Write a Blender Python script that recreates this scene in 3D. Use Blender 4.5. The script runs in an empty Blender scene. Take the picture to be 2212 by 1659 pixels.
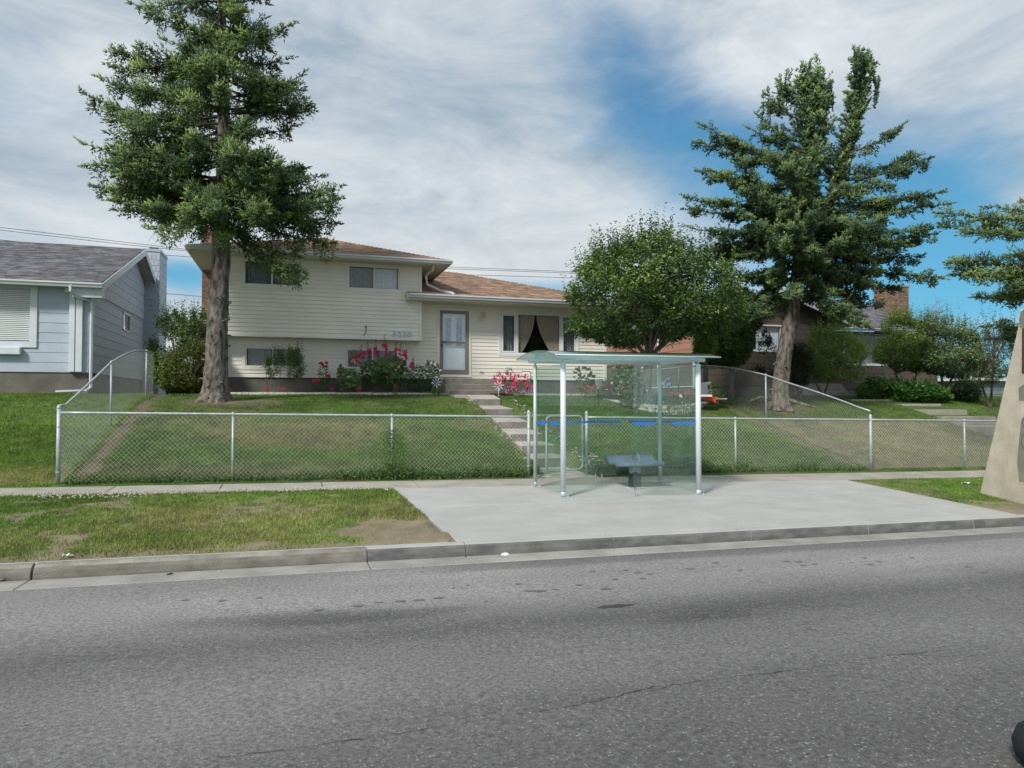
import bpy, math, random
import numpy as np
from mathutils import Vector, Matrix, noise as mnoise
rad = math.radians
random.seed(7); RS = np.random.RandomState(11)
SC = bpy.context.scene; COL = SC.collection
# ------------------------------------------------------------------ camera
F, CX, CZ = 1510.0, 1106.0, 1.8            # focal length in units of a 2212 px wide frame
YAW, PIT = rad(17.25), math.atan(37.5/1510)
sa, ca = math.sin(YAW), math.cos(YAW)
cam_d = bpy.data.cameras.new('camera'); cam = bpy.data.objects.new('camera', cam_d); COL.objects.link(cam)
cam_d.sensor_width = 36; cam_d.lens = 36*F/2212; cam_d.clip_end = 3000; cam_d.clip_start = .05
cam.location = (0, 0, CZ); cam.rotation_euler = (rad(90)+PIT, 0, -YAW)
SC.camera = cam
# ------------------------------------------------------------------ light
SUN_DIR = Vector((-.56, -.50, .66)).normalized()      # towards the sun
EL = math.asin(SUN_DIR.z); AZ = math.atan2(SUN_DIR.x, SUN_DIR.y)
W = bpy.data.worlds.new('World'); SC.world = W; W.use_nodes = True
nt = W.node_tree; nt.nodes.clear(); L = nt.links.new
def N(t, **k):
    n = nt.nodes.new(t)
    for a, b in k.items(): setattr(n, a, b)
    return n
def M(op, a, b=None, c=None, clamp=False):
    n = N('ShaderNodeMath', operation=op, use_clamp=clamp)
    for i, x in enumerate((a, b, c)):
        if x is None: continue
        if isinstance(x, (int, float)): n.inputs[i].default_value = x
        else: L(x, n.inputs[i])
    return n.outputs[0]
def RGBmix(f, a, b, mode='MIX'):
    n = N('ShaderNodeMix', data_type='RGBA', blend_type=mode)
    for s, x in ((n.inputs[0], f), (n.inputs[6], a), (n.inputs[7], b)):
        if isinstance(x, (int, float)): s.default_value = x
        elif isinstance(x, tuple): s.default_value = (*x, 1)
        else: L(x, s)
    return n.outputs[2]
sky = N('ShaderNodeTexSky', sky_type='NISHITA', sun_disc=False, sun_elevation=EL, sun_rotation=AZ, altitude=600, air_density=1.0, dust_density=.3, ozone_density=2.0)
tc = N('ShaderNodeTexCoord'); sep = N('ShaderNodeSeparateXYZ'); L(tc.outputs['Generated'], sep.inputs[0])
dx, dy, dz = sep.outputs
az = M('ARCTAN2', dx, dy); el = M('ARCSINE', dz)
zz = M('ADD', M('MAXIMUM', dz, 0.0), .22)
px = M('DIVIDE', dx, zz); py = M('DIVIDE', dy, zz)
cmb = N('ShaderNodeCombineXYZ'); L(dx, cmb.inputs[0]); L(dy, cmb.inputs[1]); L(M('MULTIPLY', dz, 1.0), cmb.inputs[2])
def cnoise(rot, sc, scale, detail, rough, dist, lac=2.0):
    mp = N('ShaderNodeMapping'); mp.inputs['Rotation'].default_value = (rad(rot*.6), rad(rot*.4), rad(rot)); mp.inputs['Scale'].default_value = (sc[0], sc[0]*1.1, sc[1])
    L(cmb.outputs[0], mp.inputs[0])
    t = N('ShaderNodeTexNoise'); L(mp.outputs[0], t.inputs['Vector'])
    t.inputs['Scale'].default_value = scale; t.inputs['Detail'].default_value = detail
    t.inputs['Roughness'].default_value = rough; t.inputs['Distortion'].default_value = dist
    return t.outputs[0]
n1 = cnoise(-25, (1.0, 2.2), 2.0, 9, .60, .5)
n2 = cnoise(20, (1.0, 2.4), 5.5, 9, .62, .4)
def blob(a0, e0, ra, re, amp, tilt=0):
    da = M('SUBTRACT', az, rad(a0)); de = M('SUBTRACT', el, rad(e0))
    ct, st = math.cos(rad(tilt)), math.sin(rad(tilt))
    p = M('DIVIDE', M('ADD', M('MULTIPLY', da, ct), M('MULTIPLY', de, st)), rad(ra))
    q = M('DIVIDE', M('SUBTRACT', M('MULTIPLY', de, ct), M('MULTIPLY', da, st)), rad(re))
    r2 = M('ADD', M('MULTIPLY', p, p), M('MULTIPLY', q, q))
    return M('MULTIPLY', M('EXPONENT', M('MULTIPLY', r2, -1.0)), amp)
cov = .50
cover = M('ADD', M('ADD', M('MULTIPLY', M('SUBTRACT', n1, .5), .9), M('MULTIPLY', M('SUBTRACT', n2, .5), 1.0)), .93)
for b in ((30, 21.5, 10, 4.2, -.50, -22), (25, 28, 6, 3, -.30, -30), (40, 16, 12, 5, -.62, -15), (53, 8.5, 13, 7.5, -1.15, 0), (33, 8, 7, 4, -.25, 0), (17, 8.8, 9, 1.3, -.75, 0), (-8, 9.3, 4.5, 1.3, -.75, 0),
          (44, 27, 12, 4.5, .45, -12), (55, 13.0, 4, 1.3, .55, -15), (56, 5.3, 7, 1.0, .6, 0), (14, 14, 14, 6, .35, 0), (80, 12, 16, 9, -.6, 0), (-60, 20, 20, 10, -.35, 0), (150, 25, 30, 12, -.3, 0)):
    cover = M('ADD', cover, blob(*b))
mask = N('ShaderNodeMapRange', interpolation_type='SMOOTHSTEP'); L(cover, mask.inputs[0])
mask.inputs[1].default_value = .05; mask.inputs[2].default_value = 1.0
n3 = cnoise(-12, (1.0, 2.6), 3.4, 10, .62, .5)
shade = N('ShaderNodeMapRange'); L(n3, shade.inputs[0]); shade.inputs[1].default_value = .34; shade.inputs[2].default_value = .66
ccol = RGBmix(shade.outputs[0], (3.0, 3.7, 4.35), (5.9, 6.25, 6.5))
lowf = N('ShaderNodeMapRange', interpolation_type='SMOOTHSTEP'); L(el, lowf.inputs[0]); lowf.inputs[1].default_value = rad(17); lowf.inputs[2].default_value = rad(4)
lowf.inputs[3].default_value = 0; lowf.inputs[4].default_value = .5
ccol = RGBmix(lowf.outputs[0], ccol, (6.3, 6.3, 6.2))
blue = RGBmix(1.0, sky.outputs[0], (.55, 1.02, 1.25), 'MULTIPLY')
elf = N('ShaderNodeMapRange'); L(el, elf.inputs[0]); elf.inputs[1].default_value = rad(5); elf.inputs[2].default_value = rad(24)
blue = RGBmix(.80, blue, RGBmix(elf.outputs[0], (.95, 3.5, 5.0), (.72, 2.0, 3.5)))
skyc = RGBmix(mask.outputs[0], blue, ccol)
bg = N('ShaderNodeBackground'); L(skyc, bg.inputs[0]); bg.inputs[1].default_value = .1
wo = N('ShaderNodeOutputWorld'); L(bg.outputs[0], wo.inputs[0])
sd = bpy.data.lights.new('sun', 'SUN'); sd.energy = 3.0; sd.angle = rad(9); sd.color = (1, .95, .87)
sun = bpy.data.objects.new('sun', sd); COL.objects.link(sun); sun.rotation_euler = SUN_DIR.to_track_quat('Z', 'Y').to_euler()
SC.view_settings.view_transform = 'Standard'; SC.view_settings.look = 'None'; SC.view_settings.gamma = 1
SC.view_settings.use_curve_mapping = False; SC.view_settings.exposure = .37
SC.cycles.transparent_max_bounces = 24; SC.cycles.max_bounces = 6
# ------------------------------------------------------------------ helpers
def ray(u, v):
    x, y, z = u-CX, 829.5-v, F
    cp, sp = math.cos(PIT), math.sin(PIT)
    zf, yu = z*cp-y*sp, y*cp+z*sp
    return np.array((x*ca+zf*sa, -x*sa+zf*ca, yu))
CAM = np.array((0, 0, CZ))
def atY(u, v, Y): r = ray(u, v); return CAM+r*(Y/r[1])
def atX(u, v, X): r = ray(u, v); return CAM+r*(X/r[0])
def atD(u, v, d): return CAM+ray(u, v)*(d/F)
def XatY(u, Y): return float(atY(u, 867, Y)[0])
RGT = np.array((ca, -sa, 0)); FWD = np.array((sa, ca, 0)); UP = np.array((0, 0, 1.))
PY = [-300, 0, 3, 6, 7.7, 8.12, 8.121, 8.3, 12.2, 13.1, 13.45, 14.06, 15.3, 16.3, 17.95, 19.1, 20.5, 22, 40, 60, 900]
PZ = [.1, .1, .07, .02, -.006, -.016, .124, .13, .32, .345, .355, .55, .82, 1.07, 1.49, 1.77, 1.90, 2.0, 2.0, 1.6, 1.0]
def gz(X, Y):
    w = np.interp(Y, [15.5, 21.5], [1, 0])
    gr = np.interp(Y, [8.3, 12.2, 13.1, 14.5], [.0125, .0175, .0155, .0125])
    return np.interp(Y, PY, PZ)-gr*np.clip(X, -30, 40)*w
def onground(u, v):
    r = ray(u, v); k = np.linspace(2, 60, 6000)/F
    P = CAM+r[None]*k[:, None]; i = np.argmax(P[:, 2] <= gz(P[:, 0], P[:, 1])); return P[i]
def hsh(i, j, s): 
    n = np.sin(i*127.1+j*311.7+s*74.7)*43758.5453; return n-np.floor(n)
def vn(x, y, sc, seed=0, octv=3):
    t = 0; a = 1; tot = 0
    for o in range(octv):
        X = np.asarray(x, float)*sc+seed*3.7; Y = np.asarray(y, float)*sc+seed*1.3
        i, j = np.floor(X), np.floor(Y); fx, fy = X-i, Y-j; fx = fx*fx*(3-2*fx); fy = fy*fy*(3-2*fy)
        t = t+a*((hsh(i, j, seed)*(1-fx)+hsh(i+1, j, seed)*fx)*(1-fy)+(hsh(i, j+1, seed)*(1-fx)+hsh(i+1, j+1, seed)*fx)*fy)
        tot += a; a *= .5; sc *= 2.03; seed += 5
    return t/tot
WOFF = {}
def tag(o, label=None, cat=None, group=None, kind=None):
    if label: o['label'] = label
    if cat: o['category'] = cat
    if group: o['group'] = group
    if kind: o['kind'] = kind
    return o
def thing(name, label, cat, loc, group=None):
    o = bpy.data.objects.new(name, None); o.empty_display_size = .2; COL.objects.link(o)
    loc = tuple(float(c) for c in loc); o.location = loc; WOFF[o.name] = np.array(loc); return tag(o, label, cat, group)
def link(name, me, parent=None, at=(0, 0, 0), rot=None, scale=None):
    o = bpy.data.objects.new(name, me); COL.objects.link(o)
    at = np.array(at, float); po = WOFF.get(parent.name, np.zeros(3)) if parent else np.zeros(3)
    if parent: o.parent = parent
    o.location = tuple(float(c) for c in at-po); WOFF[o.name] = at
    if rot is not None: o.rotation_euler = rot
    if scale is not None: o.scale = scale
    return o
class MB:
    def __init__(s): s.v = []; s.f = []; s.mi = []
    def quad(s, a, b, c, d, m=0):
        n = len(s.v); s.v += [tuple(float(t) for t in p) for p in (a, b, c, d)]; s.f.append((n, n+1, n+2, n+3)); s.mi.append(m); return s
    def poly(s, pts, m=0):
        n = len(s.v); s.v += [tuple(float(t) for t in p) for p in pts]; s.f.append(tuple(range(n, n+len(pts)))); s.mi.append(m); return s
    def hexa(s, P, m=0):   # 8 corners: bottom ring 0-3, top ring 4-7
        n = len(s.v); s.v += [tuple(float(t) for t in p) for p in P]
        for q in ((3, 2, 1, 0), (4, 5, 6, 7), (0, 1, 5, 4), (1, 2, 6, 5), (2, 3, 7, 6), (3, 0, 4, 7)): s.f.append(tuple(n+i for i in q)); s.mi.append(m)
        return s
    def box(s, x0, x1, y0, y1, z0, z1, m=0):
        return s.hexa([(x0, y0, z0), (x1, y0, z0), (x1, y1, z0), (x0, y1, z0), (x0, y0, z1), (x1, y0, z1), (x1, y1, z1), (x0, y1, z1)], m)
    def extr(s, prof, a, b, m=0):   # closed profile of (offset vec) extruded a->b
        n = len(s.v); k = len(prof); a = np.array(a); b = np.array(b)
        s.v += [tuple(a+np.array(p)) for p in prof]+[tuple(b+np.array(p)) for p in prof]
        for i in range(k): j = (i+1) % k; s.f.append((n+i, n+j, n+k+j, n+k+i)); s.mi.append(m)
        s.f.append(tuple(n+i for i in reversed(range(k)))); s.f.append(tuple(n+k+i for i in range(k))); s.mi += [m, m]; return s
    def tube(s, pts, r, n=8, m=0, cap=True):
        pts = [np.array(p, float) for p in pts]; k0 = len(s.v); K = len(pts)
        rr = r if hasattr(r, '__len__') else [r]*K
        prev = None
        for i, p in enumerate(pts):
            t = pts[min(i+1, K-1)]-pts[max(i-1, 0)]; t = t/(np.linalg.norm(t)+1e-9)
            if prev is None:
                a = np.cross(t, (0, 0, 1.) if abs(t[2]) < .9 else (0, 1., 0))
            else: a = prev-t*np.dot(prev, t)
            a = a/(np.linalg.norm(a)+1e-9); prev = a; b = np.cross(t, a)
            for j in range(n):
                th = 2*math.pi*j/n; s.v.append(tuple(p+(a*math.cos(th)+b*math.sin(th))*rr[i]))
        for i in range(K-1):
            for j in range(n):
                q = (j+1) % n; s.f.append((k0+i*n+j, k0+i*n+q, k0+(i+1)*n+q, k0+(i+1)*n+j)); s.mi.append(m)
        if cap: s.f.append(tuple(k0+j for j in reversed(range(n)))); s.f.append(tuple(k0+(K-1)*n+j for j in range(n))); s.mi += [m, m]
        return s
    def lathe(s, c, prof, n=16, m=0):
        k0 = len(s.v)
        for r, z in prof:
            for j in range(n): th = 2*math.pi*j/n; s.v.append((c[0]+r*math.cos(th), c[1]+r*math.sin(th), c[2]+z))
        for i in range(len(prof)-1):
            for j in range(n): q = (j+1) % n; s.f.append((k0+i*n+j, k0+i*n+q, k0+(i+1)*n+q, k0+(i+1)*n+j)); s.mi.append(m)
        return s
    def mesh(s, name, mats, smooth=False, bevel=0):
        me = bpy.data.meshes.new(name); me.from_pydata(s.v, [], s.f)
        if not isinstance(mats, (list, tuple)): mats = [mats]
        for m in mats: me.materials.append(m)
        if len(mats) > 1: me.polygons.foreach_set('material_index', s.mi)
        if smooth: me.polygons.foreach_set('use_smooth', [True]*len(me.polygons))
        me.update(); return me
    def build(s, name, mats, parent=None, smooth=False, kind=None, bevel=0, label=None):
        o = link(name, s.mesh(name, mats, smooth), parent)
        if kind: o['kind'] = kind
        if label: o['label'] = label
        if bevel:
            b = o.modifiers.new('bevel', 'BEVEL'); b.width = bevel; b.segments = 2; b.limit_method = 'ANGLE'; b.angle_limit = rad(40)
        return o
def npmesh(name, V, Fa, mat, cols=None, parent=None, kind=None, smooth=False):
    V = np.ascontiguousarray(V, dtype=np.float32); Fa = np.ascontiguousarray(Fa, dtype=np.int32); k = Fa.shape[1]
    me = bpy.data.meshes.new(name); me.vertices.add(len(V)); me.vertices.foreach_set('co', V.ravel())
    me.loops.add(Fa.size); me.loops.foreach_set('vertex_index', Fa.ravel())
    me.polygons.add(len(Fa)); me.polygons.foreach_set('loop_start', np.arange(0, Fa.size, k, dtype=np.int32))
    try: me.polygons.foreach_set('loop_total', np.full(len(Fa), k, dtype=np.int32))
    except Exception: pass
    if smooth: me.polygons.foreach_set('use_smooth', np.ones(len(Fa), dtype=bool))
    me.materials.append(mat)
    if cols is not None:
        a = me.attributes.new('col', 'FLOAT_COLOR', 'POINT'); c = np.ones((len(V), 4), dtype=np.float32); c[:, :3] = cols; a.data.foreach_set('color', c.ravel())
    me.update(calc_edges=True)
    o = link(name, me, parent)
    if kind: o['kind'] = kind
    return o
# ------------------------------------------------------------------ materials
def mat(name, c, c2=None, ns=3., rough=.8, bump=0., bs=60., rnd=0., isl=False, metal=0., spec=.4, st=(1, 1, 1), detail=5., lo=.35, hi=.65, attr=False, transl=0., spk=None):
    m = bpy.data.materials.new(name); m.use_nodes = True; t = m.node_tree; b = t.nodes['Principled BSDF']; ln = t.links.new
    b.inputs['Roughness'].default_value = rough; b.inputs['Metallic'].default_value = metal; b.inputs['Specular IOR Level'].default_value = spec
    g = t.nodes.new('ShaderNodeNewGeometry'); mp = t.nodes.new('ShaderNodeMapping'); mp.inputs['Scale'].default_value = st; ln(g.outputs['Position'], mp.inputs[0])
    def noise(sc, d=detail):
        n = t.nodes.new('ShaderNodeTexNoise'); n.inputs['Scale'].default_value = sc; n.inputs['Detail'].default_value = d; ln(mp.outputs[0], n.inputs['Vector']); return n.outputs[0]
    def mix(f, a, bb, mode='MIX'):
        n = t.nodes.new('ShaderNodeMix'); n.data_type = 'RGBA'; n.blend_type = mode
        for s_, x in ((n.inputs[0], f), (n.inputs[6], a), (n.inputs[7], bb)):
            if isinstance(x, (int, float)): s_.default_value = x
            elif isinstance(x, tuple): s_.default_value = (*x, 1)
            else: ln(x, s_)
        return n.outputs[2]
    col = c
    if attr:
        at_ = t.nodes.new('ShaderNodeAttribute'); at_.attribute_name = 'col'; col = at_.outputs['Color']
    if c2 is not None:
        r = t.nodes.new('ShaderNodeMapRange'); ln(noise(ns), r.inputs[0]); r.inputs[1].default_value = lo; r.inputs[2].default_value = hi
        col = mix(r.outputs[0], col, c2)
    if rnd:
        src = g.outputs['Random Per Island'] if isl else t.nodes.new('ShaderNodeObjectInfo').outputs['Random']
        r = t.nodes.new('ShaderNodeMapRange'); ln(src, r.inputs[0]); r.inputs[3].default_value = 1-rnd; r.inputs[4].default_value = 1+rnd
        v = t.nodes.new('ShaderNodeVectorMath'); v.operation = 'SCALE'
        if isinstance(col, tuple): v.inputs[0].default_value = col
        else: ln(col, v.inputs[0])
        ln(r.outputs[0], v.inputs['Scale']); col = v.outputs[0]
    if spk:   # (scale, threshold, colour)
        vo = t.nodes.new('ShaderNodeTexVoronoi'); vo.inputs['Scale'].default_value = spk[0]; ln(mp.outputs[0], vo.inputs['Vector'])
        sx = t.nodes.new('ShaderNodeSeparateColor'); ln(vo.outputs['Color'], sx.inputs[0])
        q = t.nodes.new('ShaderNodeMath'); q.operation = 'GREATER_THAN'; ln(sx.outputs[0], q.inputs[0]); q.inputs[1].default_value = spk[1]
        q2 = t.nodes.new('ShaderNodeMath'); q2.operation = 'LESS_THAN'; ln(vo.outputs['Distance'], q2.inputs[0]); q2.inputs[1].default_value = .42
        q3 = t.nodes.new('ShaderNodeMath'); q3.operation = 'MULTIPLY'; ln(q.outputs[0], q3.inputs[0]); ln(q2.outputs[0], q3.inputs[1])
        col = mix(q3.outputs[0], col, spk[2])
    if isinstance(col, tuple): b.inputs['Base Color'].default_value = (*col, 1)
    else: ln(col, b.inputs['Base Color'])
    if bump:
        bn = t.nodes.new('ShaderNodeBump'); bn.inputs['Strength'].default_value = 1; bn.inputs['Distance'].default_value = bump
        ln(noise(bs, 6), bn.inputs['Height']); ln(bn.outputs[0], b.inputs['Normal'])
    if transl:
        tr = t.nodes.new('ShaderNodeBsdfTranslucent'); mx = t.nodes.new('ShaderNodeMixShader'); mx.inputs[0].default_value = transl
        if isinstance(col, tuple): tr.inputs[0].default_value = (*col, 1)
        else: ln(col, tr.inputs[0])
        ln(b.outputs[0], mx.inputs[1]); ln(tr.outputs[0], mx.inputs[2]); ln(mx.outputs[0], t.nodes['Material Output'].inputs[0])
    return m
def glass(name, tint, refl=1.0, rough=.0, body=None, bf=0.):
    m = bpy.data.materials.new(name); m.use_nodes = True; t = m.node_tree; t.nodes.clear(); ln = t.links.new
    o = t.nodes.new('ShaderNodeOutputMaterial'); tr = t.nodes.new('ShaderNodeBsdfTransparent'); tr.inputs[0].default_value = (*tint, 1)
    gl = t.nodes.new('ShaderNodeBsdfGlossy'); gl.inputs['Roughness'].default_value = rough
    fr = t.nodes.new('ShaderNodeLayerWeight'); fr.inputs[0].default_value = .5
    pw_ = t.nodes.new('ShaderNodeMath'); pw_.operation = 'POWER'; ln(fr.outputs['Facing'], pw_.inputs[0]); pw_.inputs[1].default_value = 5
    ma_ = t.nodes.new('ShaderNodeMath'); ma_.operation = 'MULTIPLY_ADD'; ln(pw_.outputs[0], ma_.inputs[0]); ma_.inputs[1].default_value = .9; ma_.inputs[2].default_value = .045
    mu = t.nodes.new('ShaderNodeMath'); mu.operation = 'MULTIPLY'; mu.use_clamp = True; ln(ma_.outputs[0], mu.inputs[0]); mu.inputs[1].default_value = refl
    mx = t.nodes.new('ShaderNodeMixShader'); ln(mu.outputs[0], mx.inputs[0]); ln(gl.outputs[0], mx.inputs[2])
    if body:
        df = t.nodes.new('ShaderNodeBsdfTranslucent'); df.inputs[0].default_value = (*body, 1); d2 = t.nodes.new('ShaderNodeBsdfDiffuse'); d2.inputs[0].default_value = (*body, 1)
        m0 = t.nodes.new('ShaderNodeMixShader'); ln(df.outputs[0], m0.inputs[1]); ln(d2.outputs[0], m0.inputs[2])
        m2 = t.nodes.new('ShaderNodeMixShader'); m2.inputs[0].default_value = bf; ln(tr.outputs[0], m2.inputs[1]); ln(m0.outputs[0], m2.inputs[2]); ln(m2.outputs[0], mx.inputs[1])
    else: ln(tr.outputs[0], mx.inputs[1])
    ln(mx.outputs[0], o.inputs[0]); return m
m_galv = mat('galvanised', (.47, .53, .56), (.36, .41, .44), ns=9, rough=.42, metal=.2, bump=.001, bs=90)
m_wire = mat('wire', (.56, .59, .57), (.40, .42, .40), ns=30, rough=.45, metal=.1)
m_kerb = mat('kerb_concrete', (.31, .295, .26), (.18, .17, .15), ns=3.3, rough=.9, bump=.010, bs=45, detail=10, spk=(90, .95, (.16, .155, .14)), st=(1, 1, 1.6))
m_kerbn = mat('new_kerb_concrete', (.34, .345, .345), (.22, .225, .225), ns=1.7, rough=.9, bump=.004, bs=60, spk=(60, .92, (.15, .15, .15)))
m_pan = mat('pan_concrete', (.33, .32, .295), (.235, .23, .212), ns=2.1, rough=.9, bump=.003, bs=80, rnd=.07, spk=(55, .93, (.16, .16, .15)))
m_pad = mat('pad_concrete', (.425, .425, .415), (.34, .34, .33), ns=1.3, rough=.85, bump=.002, bs=90, rnd=.03, st=(1, 1.6, 1), detail=9, lo=.25, hi=.75)
m_walk = mat('walk_concrete', (.39, .36, .315), (.29, .27, .235), ns=2.4, rough=.9, bump=.003, bs=80, rnd=.06, detail=8, spk=(45, .95, (.2, .19, .17)))
m_steps = mat('step_concrete', (.45, .42, .375), (.34, .32, .285), ns=3.4, rough=.92, bump=.004, bs=60, rnd=.06, detail=8)
m_found = mat('foundation', (.175, .165, .145), (.115, .11, .095), ns=2.2, rough=.95, bump=.01, bs=22, detail=8)
m_pier = mat('pier_concrete', (.62, .565, .465), (.48, .43, .345), ns=2.6, rough=.92, bump=.010, bs=45, detail=10, spk=(55, .975, (.27, .24, .20)))
m_asph = mat('asphalt', (.1, .1, .1), rough=.85, bump=.006, bs=120, attr=True, spk=(60, .88, (.24, .235, .225)))
# asphalt: extra fine grain
t = m_asph.node_tree; b = t.nodes['Principled BSDF']; src = b.inputs['Base Color'].links[0].from_socket
vo = t.nodes.new('ShaderNodeTexNoise'); vo.inputs['Scale'].default_value = 34; vo.inputs['Detail'].default_value = 7; vo.inputs['Roughness'].default_value = .8
g = t.nodes.new('ShaderNodeNewGeometry'); t.links.new(g.outputs['Position'], vo.inputs['Vector'])
r = t.nodes.new('ShaderNodeMapRange'); r.inputs[1].default_value = .35; r.inputs[2].default_value = .65; r.inputs[3].default_value = .45; r.inputs[4].default_value = 1.5; t.links.new(vo.outputs[0], r.inputs[0])
s = t.nodes.new('ShaderNodeVectorMath'); s.operation = 'SCALE'; t.links.new(src, s.inputs[0]); t.links.new(r.outputs[0], s.inputs['Scale']); t.links.new(s.outputs[0], b.inputs['Base Color'])
m_ground = mat('soil_and_turf', (.1, .1, .1), rough=.95, bump=.02, bs=30, attr=True)
m_grass = mat('grass_blades', (.1, .1, .1), rough=.6, attr=True, spec=.25, transl=.25)
m_leaf = mat('leaves', (.1, .1, .1), rough=.5, attr=True, spec=.35, transl=.32)
m_needle = mat('spruce_needles', (.1, .1, .1), rough=.55, attr=True, spec=.3, transl=.18)
m_bark = mat('spruce_bark', (.20, .175, .155), (.06, .05, .043), ns=11, rough=.95, bump=.035, bs=19, st=(1, 1, .4), detail=10, lo=.40, hi=.62)
m_bark2 = mat('bark_grey', (.20, .18, .155), (.085, .075, .065), ns=10, rough=.95, bump=.01, bs=40, st=(1, 1, .4))
m_twig = mat('twigs', (.10, .08, .06), rough=.9)
m_dead = mat('dead_wood', (.17, .15, .13), rough=.9)
m_stone = mat('stone', (.62, .60, .54), (.42, .40, .355), ns=12, rough=.9, bump=.012, bs=28, rnd=.14)
m_gravel = mat('white_stone', (.46, .43, .39), (.28, .26, .23), ns=14, rough=.85, rnd=.3, isl=True)
m_siding = mat('cream_siding', (.80, .775, .70), (.75, .725, .655), ns=1.4, rough=.55, rnd=.015)
m_trim = mat('cream_trim', (.76, .75, .68), (.71, .70, .63), ns=2, rough=.5)
m_soff = mat('soffit_beige', (.60, .55, .44), (.54, .49, .39), ns=4, rough=.7)
m_white = mat('white_vinyl', (.74, .76, .77), (.66, .68, .69), ns=3, rough=.4)
m_gutter = mat('gutter_white', (.62, .66, .69), (.52, .56, .60), ns=1.3, rough=.4)
m_shb = mat('brown_shingle', (.34, .225, .155), (.21, .14, .10), ns=3, rough=.95, rnd=.32, bump=.004, bs=140)
m_shbi = mat('brown_shingle_i', (.34, .225, .155), (.21, .14, .10), ns=3, rough=.95, rnd=.32, isl=True, bump=.004, bs=140)
m_shg = mat('grey_shingle', (.17, .17, .185), (.10, .10, .115), ns=3, rough=.95, rnd=.35, bump=.004, bs=140)
m_shgi = mat('grey_shingle_i', (.17, .17, .185), (.10, .10, .115), ns=3, rough=.95, rnd=.35, isl=True, bump=.004, bs=140)
m_blue = mat('blue_board', (.42, .485, .575), (.375, .44, .525), ns=2.5, rough=.6, rnd=.025)
m_bluew = mat('pale_trim', (.62, .68, .74), (.55, .61, .67), ns=3, rough=.5)
m_brown = mat('brown_board', (.11, .088, .072), (.085, .067, .055), ns=3, rough=.75, rnd=.06)
m_salmon = mat('salmon_board', (.42, .23, .165), (.36, .195, .14), ns=3, rough=.75, rnd=.04)
m_brick = mat('brick', (.25, .16, .112), (.165, .108, .078), ns=8, rough=.9, rnd=.28, bump=.004, bs=90)
m_bricki = mat('brick_i', (.25, .16, .112), (.165, .108, .078), ns=8, rough=.9, rnd=.28, isl=True, bump=.004, bs=90)
m_mortar = mat('mortar', (.27, .24, .21), rough=.95)
m_dark = mat('interior_dark', (.05, .047, .045), rough=.9)
m_black = mat('black', (.02, .02, .02), rough=.5)
m_shade = mat('window_gap', (.05, .05, .05), rough=.9)
m_curt = mat('drape', (.68, .58, .50), (.56, .47, .40), ns=25, rough=.9)
m_sheer = mat('sheer_curtain', (.30, .31, .33), (.20, .205, .22), ns=10, rough=.9)
m_sheerw = mat('white_sheer', (.80, .84, .90), (.66, .70, .77), ns=10, rough=.9)
m_blind = mat('blind_slat', (.74, .74, .73), rough=.5)
m_wglass = glass('window_glass', (.86, .90, .90), 1.5, .0)
m_dglass = glass('door_glass', (.90, .95, .97), 3.0, .02)
m_door = mat('door_white', (.86, .90, .93), rough=.4)
m_dglz = mat('leaded_glass', (.22, .36, .50), (.42, .55, .66), ns=9, rough=.15, lo=.45, hi=.55)
m_taupe = mat('storm_door_taupe', (.225, .205, .19), rough=.45)
m_alu = mat('aluminium', (.66, .71, .77), (.60, .65, .71), ns=2, rough=.35, metal=.1)
m_alud = mat('weathered_aluminium', (.52, .57, .59), (.42, .47, .49), ns=6, rough=.45, metal=.1)
m_sglass = glass('shelter_glass', (.925, .975, .952), 1.4, .0, body=(.55, .72, .66), bf=.022)
m_sedge = glass('glass_edge', (.35, .65, .56), 1.0, .05, body=(.25, .50, .42), bf=.5)
m_canopy = glass('canopy_glass', (.56, .82, .76), 1.6, .1, body=(.62, .80, .76), bf=.5)
m_bluet = mat('blue_stripe', (.012, .18, .80), rough=.5)
m_bench = mat('bench_plastic', (.125, .185, .24), (.10, .155, .205), ns=6, rough=.42)
m_benchp = mat('bench_post_grey', (.33, .36, .36), rough=.6); m_benchd = mat('bench_post_dark', (.05, .075, .075), (.035, .05, .05), ns=8, rough=.6)
m_steel = mat('steel', (.55, .56, .56), rough=.25, metal=.9)
m_rust = mat('rusty_panel', (.12, .07, .035), (.035, .025, .02), ns=3, rough=.8, lo=.3, hi=.6)
m_patch = mat('patch_mortar', (.27, .25, .20), (.22, .20, .165), ns=4, rough=.95, bump=.004, bs=60)
m_red = mat('red_plastic', (.75, .06, .02), rough=.4); m_whitep = mat('white_plastic', (.72, .74, .74), rough=.4)
m_green = mat('green_plastic', (.03, .20, .14), rough=.5)
m_pole = mat('wood_pole', (.16, .12, .09), rough=.9)
m_digit = mat('house_number_metal', (.50, .60, .68), rough=.4)
m_mulch = mat('mulch', (.06, .045, .035), (.035, .027, .02), ns=14, rough=1, bump=.02, bs=40)
m_crack = mat('crack', (.04, .04, .04), rough=1); m_oil = mat('oil', (.11, .108, .105), (.16, .158, .155), ns=20, rough=.7); m_tar = mat('tar_stain', (.035, .036, .036), (.06, .06, .06), ns=30, rough=.8)
m_pet = {k: mat('petal_'+k, c, rough=.6, transl=.2, rnd=.12) for k, c in dict(pink=(.72, .07, .16), hot=(.62, .035, .17), red=(.55, .015, .03), pale=(.75, .38, .48), white=(.78, .80, .78), orange=(.85, .13, .02), violet=(.38, .36, .72), plum=(.35, .03, .16), clover=(.60, .57, .50), yellow=(.7, .5, .05)).items()}
m_grime = mat('grimy_kerb_face', (.17, .17, .165), (.10, .10, .097), ns=4, rough=.95, bump=.006, bs=50, detail=9, st=(1, 1, 2.5))  # shade on the newer kerb front, put into the colour
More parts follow.
